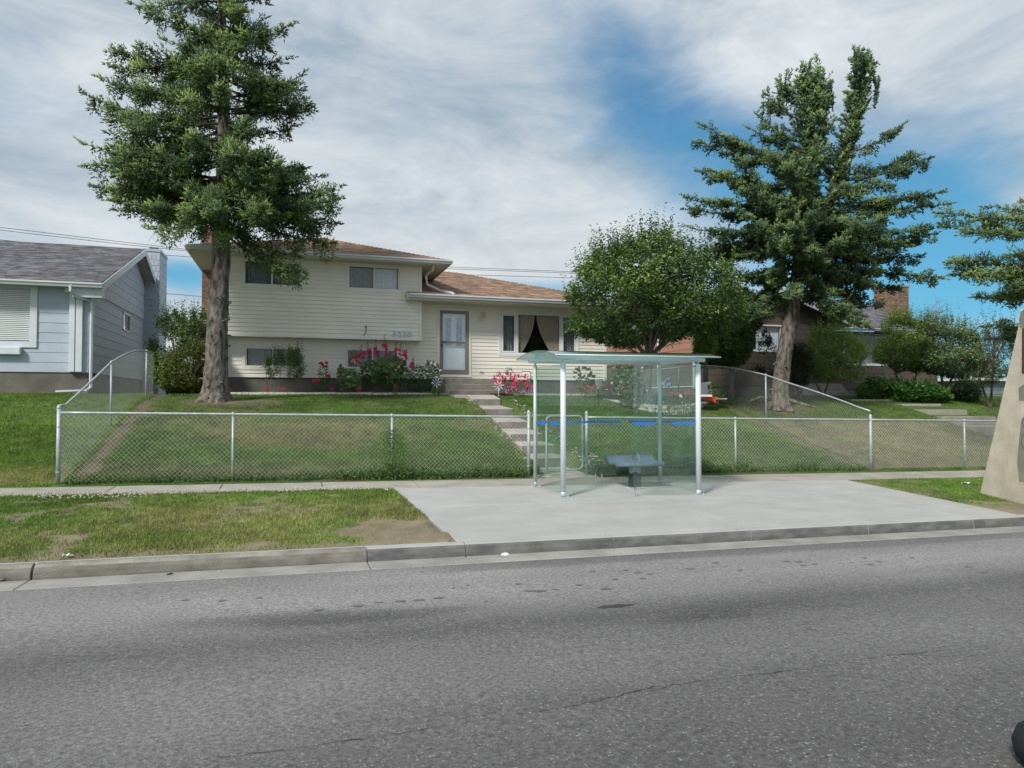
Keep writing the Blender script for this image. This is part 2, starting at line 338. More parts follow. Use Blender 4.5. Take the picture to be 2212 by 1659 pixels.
m_riser = mat('weathered_riser', (.225, .215, .195), (.155, .145, .13), ns=5, rough=.95, bump=.005, bs=50, detail=9)  # shade on the step risers, put into the colour
m_kface = mat('old_kerb_face', (.215, .205, .18), (.135, .127, .11), ns=4, rough=.95, bump=.010, bs=45, detail=10, st=(1, 1, 2))  # front of the older kerb, its shade also painted as a darker tone
def grime(o, mt):   # street-facing sides get a darker material in place of shade
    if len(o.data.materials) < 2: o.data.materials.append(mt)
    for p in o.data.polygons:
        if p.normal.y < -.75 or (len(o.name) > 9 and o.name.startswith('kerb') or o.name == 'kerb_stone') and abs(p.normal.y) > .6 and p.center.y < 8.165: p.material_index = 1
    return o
# ------------------------------------------------------------------ road
def grid(xs, ys, zf, name, mt, colf, kind, drop=None):
    X, Y = np.meshgrid(xs, ys); Z = zf(X, Y); V = np.stack([X.ravel(), Y.ravel(), Z.ravel()], 1)
    nx, ny = len(xs), len(ys); i = np.arange(nx*ny).reshape(ny, nx)
    Fq = np.stack([i[:-1, :-1].ravel(), i[:-1, 1:].ravel(), i[1:, 1:].ravel(), i[1:, :-1].ravel()], 1)
    return npmesh(name, V, Fq, mt, colf(X.ravel(), Y.ravel()), kind=kind, smooth=True)
def rp0(u, v):
    r_ = ray(u, v); k = 1.78/-r_[2]; return (r_[0]*k, r_[1]*k)
def road_col(X, Y):
    # wheel-path wear and grime bands along the street
    Yw = Y+.10*(vn(X, Y*0, .35, 3)-.5)+.16*(vn(X, Y, .8, 4)-.5)
    a = np.interp(Yw, [-5, 2.2, 2.9, 3.6, 4.2, 4.7, 5.1, 5.45, 5.9, 6.5, 7.2, 7.5, 7.7], [.115, .102, .098, .115, .145, .155, .128, .104, .175, .23, .225, .21, .19])
    n = vn(X, Y, .55, 9, 4)-.5; a = a*(1+.45*n)*(1+.3*(vn(X*.4, Y*2, 1.2, 12, 3)-.5))
    st = np.clip((vn(X*.35, Y*1.4, .9, 21, 3)-.60)*9, 0, 1)*((Y > 4.6) & (Y < 6.3)); a = a*(1-.30*st)
    e = np.clip((X-1.2)/.6, 0, 1)*np.clip((Y-7.28+.12*(vn(X, Y, 2.2, 5)-.5))/.06, 0, 1); a = a*(1-.28*e)
    P0 = rp0(735, 1338); a = a*(1-.30*np.clip(1.5-np.hypot((X-P0[0])/.62, (Y-P0[1]+.12*(X-P0[0]))/.22)+(vn(X, Y, 3, 8)-.5)*.8, 0, 1))
    return np.stack([a*1.015, a*1.0, a*.985], 1)
def rz(X, Y): return np.interp(Y, PY[:6], PZ[:6])-.0125*np.clip(X, -30, 40)
xs = np.concatenate([np.linspace(-400, -12, 20)[:-1], np.arange(-12, 16, .09), np.linspace(16, 400, 22)])
ys = np.concatenate([np.linspace(-300, 0, 14)[:-1], np.arange(0, 7.7, .09), [7.7]])
road = grid(xs, ys, rz, 'road', m_asph, road_col, 'structure')
def strip(pts, w0, name, mt, parent, seed, jit=.012, dz=.004):
    rs = np.random.RandomState(seed); P = []
    for (x0, y0), (x1, y1) in zip(pts[:-1], pts[1:]):
        n = max(2, int(math.hypot(x1-x0, y1-y0)/.045))
        for i in range(n): f = i/n; P.append((x0+(x1-x0)*f, y0+(y1-y0)*f))
    P = np.array(P); w = np.cumsum(rs.randn(len(P), 2)*jit*.5, 0); w -= np.linspace(0, 1, len(P))[:, None]*w[-1]; P = P+w+rs.randn(len(P), 2)*jit*.5
    mb = MB(); wd = w0*(.1+1.5*rs.rand(len(P))**1.5)*(vn(P[:, 0], P[:, 1], 2.1, seed)*2.2-.35).clip(.12, 1.6)
    for i in range(len(P)-1):
        t = P[i+1]-P[i]; t /= np.linalg.norm(t)+1e-6; nrm = np.array((-t[1], t[0]))
        q = [P[i]-nrm*wd[i], P[i+1]-nrm*wd[i+1], P[i+1]+nrm*wd[i+1], P[i]+nrm*wd[i]]
        mb.quad(*[(a[0], a[1], float(rz(a[0], a[1]))+dz) for a in q])
    return mb.build(name, mt, parent)
def rp(u, v):
    r_ = ray(u, v); k = np.linspace(.5, 12, 4000)/F; P = CAM+r_[None]*k[:, None]; i = np.argmax(P[:, 2] <= rz(P[:, 0], P[:, 1])); return (P[i][0], P[i][1])
strip([rp(*p) for p in ((440, 1640), (700, 1598), (960, 1563), (1250, 1522), (1440, 1480))], .0032, 'road_crack', m_crack, road, 1)
strip([rp(*p) for p in ((1240, 1520), (1500, 1475), (1760, 1445), (1890, 1425), (2100, 1400), (2212, 1385))], .0022, 'road_crack', m_crack, road, 2)
strip([rp(*p) for p in ((1740, 1358), (1850, 1388), (1960, 1415), (2090, 1420), (2150, 1412))], .003, 'road_crack', m_crack, road, 3)
def blotch(x, y, rx, ry, name, mt, parent, seed, dz=.004, zf=rz):
    rs = np.random.RandomState(seed); n = 18; rr = 1+.28*np.sin(np.arange(n)*2*math.pi/n*2+rs.rand()*6)*rs.rand()+.16*rs.randn(n)
    P = [(x+rx*rr[i]*math.cos(2*math.pi*i/n), y+ry*rr[i]*math.sin(2*math.pi*i/n)) for i in range(n)]
    mb = MB(); c = (x, y, float(zf(x, y))+dz)
    for i in range(n): a, b2 = P[i], P[(i+1) % n]; mb.poly([c, (*a, float(zf(*a))+dz), (*b2, float(zf(*b2))+dz)])
    return mb.build(name, mt, parent)
x, y = rp(1325, 1340-30); blotch(x, y, .13, .055, 'tar_stain', m_tar, road, 5)
x, y = rp(700, 1330); 
spots = [(774, 1309, .045), (818, 1302, .03), (866, 1299, .04), (905, 1297, .045), (948, 1292, .045), (980, 1270, .02), (1010, 1265, .02), (1143, 1277, .04), (1165, 1277, .05), (1198, 1274, .03), (1120, 1262, .03), (1250, 1264, .04), (1310, 1273, .045), (1330, 1252, .03),
         (1280, 1235, .03), (1352, 1232, .035), (1378, 1237, .035), (1388, 1250, .03), (1404, 1240, .03), (1490, 1229, .04), (1545, 1216, .04), (1600, 1232, .03), (1700, 1213, .04), (1724, 1214, .045), (1735, 1222, .03), (1760, 1219, .03), (1867, 1205, .03), (1880, 1220, .04), (1900, 1214, .03), (1970, 1205, .03), (2090, 1225, .04), (2125, 1237, .04), (560, 1292, .025), (480, 1298, .03), (400, 1297, .03), (1050, 1300, .02), (690, 1318, .03)]
for i, (u, v, r_) in enumerate(spots):
    x, y = rp(u, v); blotch(x, y, r_*1.15, r_*.75, 'oil_spot', m_oil, road, 30+i)
# ------------------------------------------------------------------ gutter pan, kerb, pad, sidewalk
def slabs(name, cells, zf, mt, kind_parent, th=.12, label=None, gap=.008, dz=0.):
    for (xa0, xa1, xb0, xb1, y0, y1) in cells:      # front x0,x1 at y0; back x0,x1 at y1
        mb = MB(); Xs = [(xa0+gap, y0+gap), (xa1-gap, y0+gap), (xb1-gap, y1-gap), (xb0+gap, y1-gap)]
        mb.hexa([(x, y, float(zf(x, y))-th) for x, y in Xs]+[(x, y, float(zf(x, y))+dz) for x, y in Xs]); mb.build(name, mt, kind_parent, bevel=.012)
kx = [-30, -20, -11.5, -7, -2.51, .80, 1.95, 3.88, 5.92, 7.9, 9.9, 11.9, 14, 17, 22, 30]
gutter = thing('gutter', None, None, (0, 7.9, 0)); gutter['kind'] = 'structure'
slabs('pan_slab', [(a, b2, a, b2, 7.70, 8.125) for a, b2 in zip(kx[:-1], kx[1:])], lambda x, y: float(rz(x, y))+.006, m_pan, gutter, th=.1, gap=.004)
kerb = thing('kerb', None, None, (0, 8.2, 0)); kerb['kind'] = 'structure'
for a, b2 in zip(kx[:-1], kx[1:]):
    old = b2 < 1; g_ = .006 if not (abs(a+2.51) < .01) else .02; a_, b_ = a+g_, b2-.006
    pr = [(8.125, -.10), (8.132, .02), (8.145, .075), (8.17, .115), (8.21, .136), (8.25, .142), (8.30, .142), (8.30, -.10)] if old else [(8.125, -.10), (8.135, .05), (8.15, .112), (8.168, .133), (8.20, .141), (8.30, .144), (8.30, -.10)]
    mb = MB(); nseg = max(1, int((b_-a_)/1.2)); X = np.linspace(a_, b_, nseg+1)
    for i in range(nseg):
        x0, x1 = X[i], X[i+1]; z0, z1 = -.0125*max(x0, -30)-.016, -.0125*x1-.016
        mb.extr([(0, p[0], p[1]) for p in pr], (x0, 0, z0), (x1, 0, z1))
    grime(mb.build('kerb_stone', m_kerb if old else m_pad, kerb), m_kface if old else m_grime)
pad = thing('concrete_pad', None, None, (6, 10, .15)); pad['kind'] = 'structure'
px_ = [1.88, 3.86, 5.91, 7.9, 9.9, 11.02]; pb_ = [1.62, 3.68, 5.8, 7.85, 9.9, 11.25]
pm_ = [f+(b2-f)*(10.45-8.3)/3.9 for f, b2 in zip(px_, pb_)]
cells = []
for i in range(5): cells += [(px_[i], px_[i+1], pm_[i], pm_[i+1], 8.303, 10.45), (pm_[i], pm_[i+1], pb_[i], pb_[i+1], 10.45, 12.2)]
slabs('pad_slab', cells, gz, m_pad, pad, dz=.006)
walk = thing('sidewalk', None, None, (0, 12.5, .3)); walk['kind'] = 'structure'
sx_ = np.arange(.47-1.65*16, 34, 1.65)
slabs('sidewalk_slab', [(a, a+1.65, a, a+1.65, 12.2, 13.1) for a in sx_], gz, m_walk, walk, dz=.004)
# ------------------------------------------------------------------ ground
TREE1 = onground(462, 866); TREE2 = np.array((14.65, 18.7, 0)); TREE2[2] = gz(14.65, 18.7)
def pits(X, Y):   # bare earth 0..1, dryness 0..1
    bare = np.zeros_like(X); dry = np.zeros_like(X)
    n1 = vn(X, Y, .9, 2, 4); n2 = vn(X, Y, 2.3, 8, 4); n3 = vn(X, Y, .45, 14, 3)
    bl = Y < 12.2
    b_ = np.clip((n2-.60)*7, 0, 1)*.75 + np.clip((8.52+.25*n2-Y)/.18, 0, 1)*.8
    nearpad = np.clip(1-np.hypot((X-1.5)/1.35, (Y-8.95)/1.1), 0, 1); b_ += np.clip((nearpad*3.0+(n2-.5)*2.2-.25), 0, 1)
    b_ += np.clip((1-np.hypot((X+.2)/1.5, (Y-10.4)/.5))*1.4+(n2-.5)*2.6-.5, 0, 1)*.8
    b_ += np.clip((1-np.hypot((X+3.9)/.9, (Y-9.3)/.6))*1.3, 0, 1)
    rp_ = (X > 10.5) & bl; b_ = np.where(rp_, np.clip((9.6-Y)/.5+(n2-.5)*3, 0, 1)+np.clip((12.6-X+(Y-12)*.3)/1.0+(n2-.5)*3, 0, 1)*.6, b_)
    bare = np.where(bl, b_, 0)
    gap = (Y > 13.05) & (Y < 13.5); bare = np.where(gap, np.clip((n2-.42)*3, 0, 1), bare)
    main = (X > -3.72) & (X < 13.16) & (Y >= 13.5)
    df = np.clip(1-np.abs(X+3.5-.25*(n1-.5))/.24, 0, 1)*1.5*(.4+n2)+np.clip(1-np.abs(X-12.85)/.3, 0, 1)*1.2*(Y < 20)
    dt = np.clip(1.25-np.hypot((X-TREE1[0]-.45)/1.5, (Y-TREE1[1]+.1)/.75), 0, 1)*1.6
    ed = np.clip(1-np.hypot(0, (Y-13.7)/.25), 0, 1)*np.clip((n2-.4)*3, 0, 1)
    bare = np.where(main, np.clip(df+dt+ed+np.clip((n2-.66)*4, 0, 1)*.5, 0, 1), bare)
    dry = np.where(main, np.clip((1-np.hypot((X-.8)/3.2, (Y-16.4)/1.5))*1.7+(n1-.5)*1.9, 0, 1)+np.clip((n3-.42)*2.4+(n1-.5), 0, .7)+np.clip((14.6-Y)*1.2*(n1-.25), 0, .8)*(Y > 13.9), dry); dry = np.clip(dry, 0, 1)*np.interp(Y, [13, 18, 19.5], [.9, .8, .35])
    lft = (X <= -3.72) & (Y > 13.5); dry = np.where(lft, np.clip((14.4-Y)/1.2+(n1-.5), 0, .7), dry); bare = np.where(lft, np.clip((n2-.72)*4, 0, .4), bare)
    rt = (X >= 13.16) & (Y > 13.5); dry = np.where(rt, np.clip((17.9-Y)/.8+(n1-.5)*1.2, 0, 1)*(.45+.7*n2)+.1, dry)
    bare = np.where(rt, np.clip((n2-.56)*3, 0, .8)*(Y < 18)+np.clip(1.3-np.hypot((X-TREE2[0])/1.4, (Y-TREE2[1])/.8), 0, 1), bare)
    dry = np.where(bl, np.clip((n3-.42)*2.0, 0, .55)*np.clip((11.6-Y)/1.2, .15, 1), dry)
    return np.clip(bare, 0, 1), np.clip(dry, 0, 1)
def grass_col(X, Y, bare, dry, rs=None):
    g = np.stack([.095+0*X, .185+0*X, .032+0*X], 1); d = np.array((.28, .245, .135)); o = np.array((.18, .215, .07))
    k = dry[:, None]; c = g*(1-k)+(o*.45+d*.55)*k
    lft = ((X <= -3.72) & (Y > 13))[:, None]; c = np.where(lft, c*np.array((1.25, 1.15, .9)), c)
    bl = ((Y < 12.2))[:, None]; c = np.where(bl, c*np.array((1.50, 1.32, 1.35)), c)
    n = (vn(X, Y, .7, 33, 4)[:, None]-.5); n5 = (vn(X, Y, 4.5, 34, 2)[:, None]-.5); c = c*(1+.6*n+.7*n5)
    return c
def ground_col(X, Y):
    b_, d_ = pits(X, Y); c = grass_col(X, Y, b_, d_)*.62; s = np.array((.225, .178, .128)); s2 = np.array((.14, .11, .08))
    blv = (Y < 12.25)[:, None]; soil = np.where(blv, s, s2)*(1+.7*(vn(X, Y, 3, 41)[:, None]-.5)+.6*(vn(X, Y, 9, 42)[:, None]-.5))
    k = b_[:, None]*(.75+.5*(vn(X, Y, 6, 43)[:, None]-.3)); k = np.clip(k, 0, 1); return c*(1-k)+soil*k
def ground_z(X, Y):
    z = gz(X, Y); inw = (Y > 12.17) & (Y < 13.13)
    f = (Y-8.3)/3.9; inp = (X > px_[0]+(pb_[0]-px_[0])*f-.0) & (X < px_[-1]+(pb_[-1]-px_[-1])*f) & (Y < 12.25)
    z = z-.05*(inw | inp)+.035*(vn(X, Y, 1.3, 51)-.5)*((Y > 13.2) & (Y < 40))
    z = z-.30*np.clip((.50-np.abs(X-5.42))/.06, 0, 1)*((Y > 13.2) & (Y < 20.8))
    z = z+.03*((~inp) & (Y > 8.45) & (Y < 12.0))*vn(X, Y, 1.5, 52)
    return z
xs = np.concatenate([np.linspace(-600, -13, 24)[:-1], np.arange(-13, 17, .11), np.linspace(17, 40, 60), np.linspace(41, 600, 22)])
ys = np.concatenate([[8.301], np.arange(8.4, 12.1, .11), [12.165, 12.175], np.arange(12.3, 13.1, .3), [13.12, 13.14], np.arange(13.2, 24, .11), np.linspace(24.5, 60, 24), np.linspace(70, 900, 12)])
ground = grid(xs, ys, ground_z, 'ground', m_ground, ground_col, 'structure')
def blades(name, label, regs, parent=None):
    Vs, Fs, Cs = [], [], []; n0 = 0
    for (x0, x1, y0, y1, dens, h, w) in regs:
        n = int((x1-x0)*(y1-y0)*dens); X = RS.uniform(x0, x1, n); Y = RS.uniform(y0, y1, n)
        b_, d_ = pits(X, Y); f = (Y-8.3)/3.9; keep = RS.rand(n) > b_*np.where(Y < 12.2, np.where(X > .2, 1.05, .86), .96)*(.75+.5*vn(X, Y, 5, 44))
        keep &= ~((X > px_[0]+(pb_[0]-px_[0])*f-.01) & (X < px_[-1]+(pb_[-1]-px_[-1])*f+.01) & (Y < 12.2))
        keep &= ~((X > 4.9) & (X < 5.95) & (Y > 13.3) & (Y < 20.6)) & ~((X > 20) & (X < 21.7) & (Y > 15.3) & (Y < 20))
        X, Y, d_ = X[keep], Y[keep], d_[keep]; n = len(X); c = grass_col(X, Y, None, d_)*(RS.uniform(.6, 1.45, n)[:, None])
        c = c*np.where(RS.rand(n)[:, None] < .12, np.array((1.7, 1.35, 1.5)), 1)
        hh = h*RS.uniform(.45, 1.2, n)*(.6+.8*vn(X, Y, 1.1, 61)); a = RS.uniform(0, 2*math.pi, n); lean = RS.uniform(.1, .9, n)*hh; la = RS.uniform(0, 2*math.pi, n)
        Z = ground_z(X, Y)-.005; w_ = w*RS.uniform(.6, 1.3, n)
        A = np.stack([X-np.cos(a)*w_, Y-np.sin(a)*w_, Z], 1); B = np.stack([X+np.cos(a)*w_, Y+np.sin(a)*w_, Z], 1)
        T = np.stack([X+np.cos(la)*lean, Y+np.sin(la)*lean, Z+hh], 1)
        V = np.stack([A, B, T], 1).reshape(-1, 3); Vs.append(V); Fs.append(np.arange(len(V)).reshape(-1, 3)+n0); n0 += len(V)
        cc = np.repeat(c[:, None], 3, 1); cc[:, :2] *= .8; Cs.append(cc.reshape(-1, 3))
    o = npmesh(name, np.concatenate(Vs), np.concatenate(Fs), m_grass, np.concatenate(Cs), kind='stuff'); tag(o, label, 'grass'); return o
blades('grass', 'patchy boulevard turf between kerb and sidewalk, thin and olive with bare spots', [(-8, 2.0, 8.33, 12.2, 4300, .048, .0055), (10.9, 20, 8.33, 12.2, 2200, .04, .006)])
blades('grass', 'sloping front lawn of the cream house behind the wire fence', [(-3.7, 13.1, 13.5, 16.5, 2600, .05, .007), (-3.7, 13.1, 16.5, 19.5, 1700, .045, .008), (-3.7, 13.1, 19.5, 22.1, 900, .04, .01), (-3.7, 4.8, 13.45, 13.75, 5200, .11, .009), (6.2, 13.1, 13.45, 13.75, 3500, .10, .009)])
blades('grass', 'bright green mown slope below the blue house', [(-13, -3.8, 13.15, 17, 2300, .045, .007), (-14, -3.8, 17, 22.4, 1000, .04, .009)])
blades('grass', 'dry brownish slope with a green top in front of the brown house', [(13.25, 22, 13.2, 18, 1300, .05, .008), (13.25, 30, 18, 24, 550, .05, .012)])
# ------------------------------------------------------------------ building helpers
def siding(parent, axis, c, a0, a1, z0, z1, expo, mt, openings=(), s=-1, core=None, name='siding_board', t=.023, cm=None, joints=0):
    fa = a0 if callable(a0) else (lambda z: a0); fb = a1 if callable(a1) else (lambda z: a1)
    mp = (lambda a, o, z: (a, c+s*o, z)) if axis == 'Y' else (lambda a, o, z: (c+s*o, a, z))
    core = MB() if core is None else core; z = z0; zrow = z0; rj = random.Random(int(z0*100))
    while z < z1-1e-4:
        zt = min(zrow+expo, z1)
        for (oa, ob, oz0, oz1) in openings:
            for q_ in (oz0, oz1):
                if z+.004 < q_ < zt-.004: zt = q_
        segs = [[(fa(z), fa(zt)), (fb(z), fb(zt))]]
        for (oa, ob, oz0, oz1) in openings:
            if oz1 <= z+.005 or oz0 >= zt-.005: continue
            new = []
            for (l, r) in segs:
                if ob <= l[0] or oa >= r[0]: new.append([l, r]); continue
                if oa > l[0]: new.append([l, (oa, oa)])
                if ob < r[0]: new.append([(ob, ob), r])
            segs = new
        if joints:
            new = []
            for l, r in segs:
                if r[0]-l[0] > joints*1.3:
                    m_ = l[0]+(r[0]-l[0])*rj.uniform(.3, .7); new += [[l, (m_-.0015, m_-.0015)], [(m_+.0015, m_+.0015), r]]
                else: new.append([l, r])
            segs = new
        for l, r in segs:
            if r[0]-l[0] < .02: continue
            tq = lambda q_: t+(.003-t)*(q_-zrow)/expo; mb = MB(); P = [mp(l[0], 0, z), mp(r[0], 0, z), mp(r[0], tq(z), z), mp(l[0], tq(z), z), mp(l[1], 0, zt), mp(r[1], 0, zt), mp(r[1], tq(zt), zt), mp(l[1], tq(zt), zt)]
            mb.hexa(P); mb.build(name, mt, parent)
            core.hexa([mp(l[0], -.1, z), mp(r[0], -.1, z), mp(r[0], -.001, z), mp(l[0], -.001, z), mp(l[1], -.1, zt), mp(r[1], -.1, zt), mp(r[1], -.001, zt), mp(l[1], -.001, zt)])
        z = zt if zt < min(zrow+expo, z1)-1e-6 else min(zrow+expo, z1)
        if z >= zrow+expo-1e-6: zrow = z
    return core
def unit_wedge(name, mt):
    mb = MB(); mb.hexa([(0, 0, 0), (1, 0, 0), (1, 1, 0), (0, 1, 0), (0, 0, 1), (1, 0, 1), (1, 1, .25), (0, 1, .25)]); return mb.mesh(name, mt)
def place_basis(o, parent, p, cols):
    po = WOFF.get(parent.name, np.zeros(3)); q = np.array(p)-po
    o.matrix_basis = Matrix([[cols[0][i], cols[1][i], cols[2][i], q[i]] for i in range(3)]+[[0, 0, 0, 1]])
def shingles(parent, O, U, S, rng, T, mts, expo=.14, nparts=290, seed=1, skip=None):
    O, U, S = map(lambda v: np.array(v, float), (O, U, S)); U /= np.linalg.norm(U); S /= np.linalg.norm(S); Nn = np.cross(U, S); Nn = Nn if Nn[2] > 0 else -Nn
    rs = random.Random(seed); me = unit_wedge('shingle', mts[0]); big = MB(); cnt = 0; t = 0; row = 0
    while t < T-.02:
        a, b2 = rng(t+.07); x = a-rs.uniform(0, .2)
        while x < b2:
            w = rs.choice((.16, .22, .27, .33)); x0, x1 = max(x, a), min(x+w, b2)
            if x1-x0 > .03 and not (skip and skip(x0, t)):
                th = rs.uniform(.008, .017); p = O+U*x0+S*t+Nn*.004; ln_ = min(expo+.03, T-t+.03)
                if cnt < nparts:
                    o = bpy.data.objects.new('shingle', me); COL.objects.link(o); o.parent = parent; WOFF[o.name] = p; place_basis(o, parent, p, (U*(x1-x0-.002), S*ln_, Nn*th)); cnt += 1
                else:
                    uu, ss, nn = U*(x1-x0-.002), S*ln_, Nn*th; big.hexa([p, p+uu, p+uu+ss, p+ss, p+nn, p+uu+nn, p+uu+ss+nn*.25, p+ss+nn*.25])
            x += w
        t += expo; row += 1
    if big.v: big.build('shingle_field', mts[1], parent, kind='stuff')
def bricks(parent, faces, mts, nparts=290, bw=.2, bh=.067, j=.011, clip=None):
    """faces: (origin, u dir, width, height, outward normal); proud bricks laid in running bond over a mortar core"""
    unit = MB().box(0, 1, 0, 1, 0, 1).mesh('brick', mts[0]); big = MB(); cnt = 0
    rs = random.Random(5)
    for (O, U, Wd, H, Nn) in faces:
        O, U, Nn = (np.array(v, float) for v in (O, U, Nn)); rows = int(H/(bh+j))
        for r in range(rows):
            x = -(r % 2)*(bw+j)/2
            while x < Wd-.01:
                x0, x1 = max(x, 0), min(x+bw, Wd)
                if x1-x0 > .03 and not (clip and clip(O+U*x0+UP*(r*(bh+j)))):
                    p = O+U*x0+UP*(r*(bh+j)); d = .012+rs.uniform(0, .004)
                    if cnt < nparts:
                        o = bpy.data.objects.new('brick', unit); COL.objects.link(o); o.parent = parent; WOFF[o.name] = p; place_basis(o, parent, p, (U*(x1-x0), Nn*d, UP*bh)); cnt += 1
                    else: big.hexa([p, p+U*(x1-x0), p+U*(x1-x0)+Nn*d, p+Nn*d, p+UP*bh, p+U*(x1-x0)+UP*bh, p+U*(x1-x0)+Nn*d+UP*bh, p+Nn*d+UP*bh])
                x += bw+j
    if big.v: big.build('brickwork', mts[1], parent, kind='stuff')
def frame_ring(mb, x0, x1, z0, z1, w, y0, y1, m=0, wb=None):
    wb = w if wb is None else wb
    mb.box(x0, x1, y0, y1, z0, z0+wb, m); mb.box(x0, x1, y0, y1, z1-w, z1, m); mb.box(x0, x0+w, y0, y1, z0+wb, z1-w, m); mb.box(x1-w, x1, y0, y1, z0+wb, z1-w, m)
def pleats(x0, x1, z0, z1, y, amp=.03, per=.10, swag=None, n=None):
    mb = MB(); n = n or max(8, int((x1-x0)/.018)); R = 10
    pts = []
    for j in range(R+1):
        f = j/R; z = z1-(z1-z0)*f
        row = []
        for i in range(n+1):
            g_ = i/n; xl, xr = (x0, x1) if swag is None else swag(f, x0, x1)
            row.append((xl+(xr-xl)*g_, y+amp*math.sin(2*math.pi*g_*(x1-x0)/per+.6*math.sin(f*3)), z))
        pts.append(row)
    for j in range(R):
        for i in range(n): mb.quad(pts[j][i], pts[j][i+1], pts[j+1][i+1], pts[j+1][i])
    return mb
def window(parent, x0, x1, z0, z1, y, trim=.1, mt=m_trim, sash=.035, cols=(.5,), mts=m_sheer, kinds=('sheer', 'sheer'), proud=.03, trimb=None, depth=.5, label=None):
    tb = trimb or trim; mb = MB(); frame_ring(mb, x0, x1, z0, z1, trim, y-proud, y+.08, wb=tb)
    frame_ring(mb, x0+trim, x1-trim, z0+tb, z1-trim, sash, y-proud+.018, y+.08)
    w = mb.build('window', mt, parent, label=label); ix0, ix1, iz0, iz1 = x0+trim+sash, x1-trim-sash, z0+tb+sash, z1-trim-sash
    cs = [ix0]+[ix0+(ix1-ix0)*c for c in cols]+[ix1]
    for c in cs[1:-1]: MB().box(c-.022, c+.022, y-.012, y+.05, iz0, iz1).build('mullion', mt, w)
    for i in range(len(cs)-1):
        a, b2 = cs[i]+(.022 if i else 0), cs[i+1]-(.022 if i < len(cs)-2 else 0)
        MB().quad((a, y+.012, iz0), (b2, y+.012, iz0), (b2, y+.012, iz1), (a, y+.012, iz1)).build('pane', m_wglass, w)
        k = kinds[i] if i < len(kinds) else None
        if k: pleats(a+.01, b2-.01, iz0, iz1, y+.13, .018, .09).build('curtain', dict(sheer=m_sheer, white=m_sheerw, drape=m_curt)[k], w)
    mb = MB().box(ix0-.1, ix1+.1, y+depth, y+depth+.02, iz0-.1, iz1+.1); mb.box(ix0-.1, ix1+.1, y+.11, y+depth, iz0-.05, iz0-.03); mb.box(ix0-.1, ix1+.1, y+.11, y+depth, iz1+.03, iz1+.05)
    mb.box(ix0-.1, ix0-.08, y+.11, y+depth, iz0, iz1); mb.box(ix1+.08, ix1+.1, y+.11, y+depth, iz0, iz1); mb.build('room_shell', m_dark, w)
    return w
def gutter_run(parent, a, b2, outv, mt=m_gutter, name='eavestrough', h=.115, w=.12):
    outv = np.array(outv, float); pr = [outv*0+UP*0, outv*0-UP*h, outv*w*.6-UP*h, outv*w*.78-UP*h*.55, outv*w-UP*h*.35, outv*w, outv*(w-.01), outv*(w-.012)-UP*.02, outv*.01-UP*.02, outv*.008]
    return MB().extr(pr, a, b2).build(name, mt, parent)
# ------------------------------------------------------------------ cream split-level house
H1 = thing('split_level_house', 'cream vinyl-sided split-level house with brown shingle roof and the number 5220', 'house', (4, 24, 2))
YU, YM = 22.9, 23.4
core = MB()
w1 = (-1.62, .235, 5.305, 6.255); w2 = (1.507, 3.345, 5.325, 6.275)
siding(H1, 'Y', YU, -2.38, 3.90, 3.84, 6.30, .1285, m_siding, [w1, w2], core=core)
lw1, lw2 = (-1.594, .269, 2.795, 3.60), (1.51, 3.37, 2.80, 3.61)
door = (4.60, 5.79, 2.665, 4.99); pw = (6.76, 9.80, 3.385, 4.985)
siding(H1, 'Y', YM, -2.38, 10.80, 2.56, 5.15, .1285, m_siding, [lw1, lw2, door, pw], core=core)
core.box(-2.38, -2.28, YU+.1, 31, 2.5, 6.3); core.box(3.80, 3.93, YU+.1, 31, 3.9, 6.35); core.box(10.77, 10.87, YM+.1, 31, 2.5, 5.15)
core.box(-2.38, 3.9, YU+.1, YU+.7, 3.84, 3.87)
core.build('wall_core', m_siding, H1)
mb = MB(); mb.box(3.88, 3.985, YU-.03, YU+.06, 3.83, 6.30); mb.box(10.78, 10.885, YM-.03, YM+.08, 2.55, 5.15); mb.box(3.985, 4.0, YU+.06, YM, 3.83, 6.2); mb.build('corner_trim', m_trim, H1, bevel=.006)
MB().box(-2.38, 4.0, YU-.025, YM-.02, 3.80, 3.838).build('overhang_soffit', m_trim, H1)
MB().box(-2.30, 10.80, YM+.03, YM+.3, 1.2, 2.56).build('foundation', m_found, H1)
window(H1, *w1, YU, cols=(.49,), kinds=('sheer', 'sheer'), depth=.4); window(H1, *w2, YU, cols=(.5,), kinds=('sheer', 'white'), depth=.4)
window(H1, *lw1, YM, cols=(.49,)); window(H1, *lw2, YM, cols=(.5,))
pwn = window(H1, *pw, YM, trim=.085, mt=m_white, sash=.04, cols=(), kinds=(), depth=1.2, label='wide white picture window with swept-back drapes')
for c in list(pwn.children):
    if c.name.startswith('pane'): bpy.data.objects.remove(c)
mb = MB()
for a in (7.40, 9.045): mb.box(a, a+.095, YM-.012, YM+.05, 3.51, 4.86)
mb.build('mullion', m_white, pwn)
for a, b2 in ((6.885, 7.40), (9.14, 9.675)):
    mb = MB(); frame_ring(mb, a+.004, b2-.004, 3.515, 4.855, .05, YM-.02, YM+.04); mb.build('sash', m_white, pwn)
    MB().quad((a+.05, YM+.01, 3.56), (b2-.05, YM+.01, 3.56), (b2-.05, YM+.01, 4.81), (a+.05, YM+.01, 4.81)).build('pane', m_wglass, pwn)
    pleats(a+.04, b2-.04, 3.5, 4.86, YM+.16, .022, .10).build('curtain', m_sheer, pwn)
MB().quad((7.495, YM+.01, 3.51), (9.045, YM+.01, 3.51), (9.045, YM+.01, 4.86), (7.495, YM+.01, 4.86)).build('pane', m_wglass, pwn)
def swl(f, x0, x1): e = x1-(x1-x0-.1)*(.0+.93*f**1.9); return (x0, e)
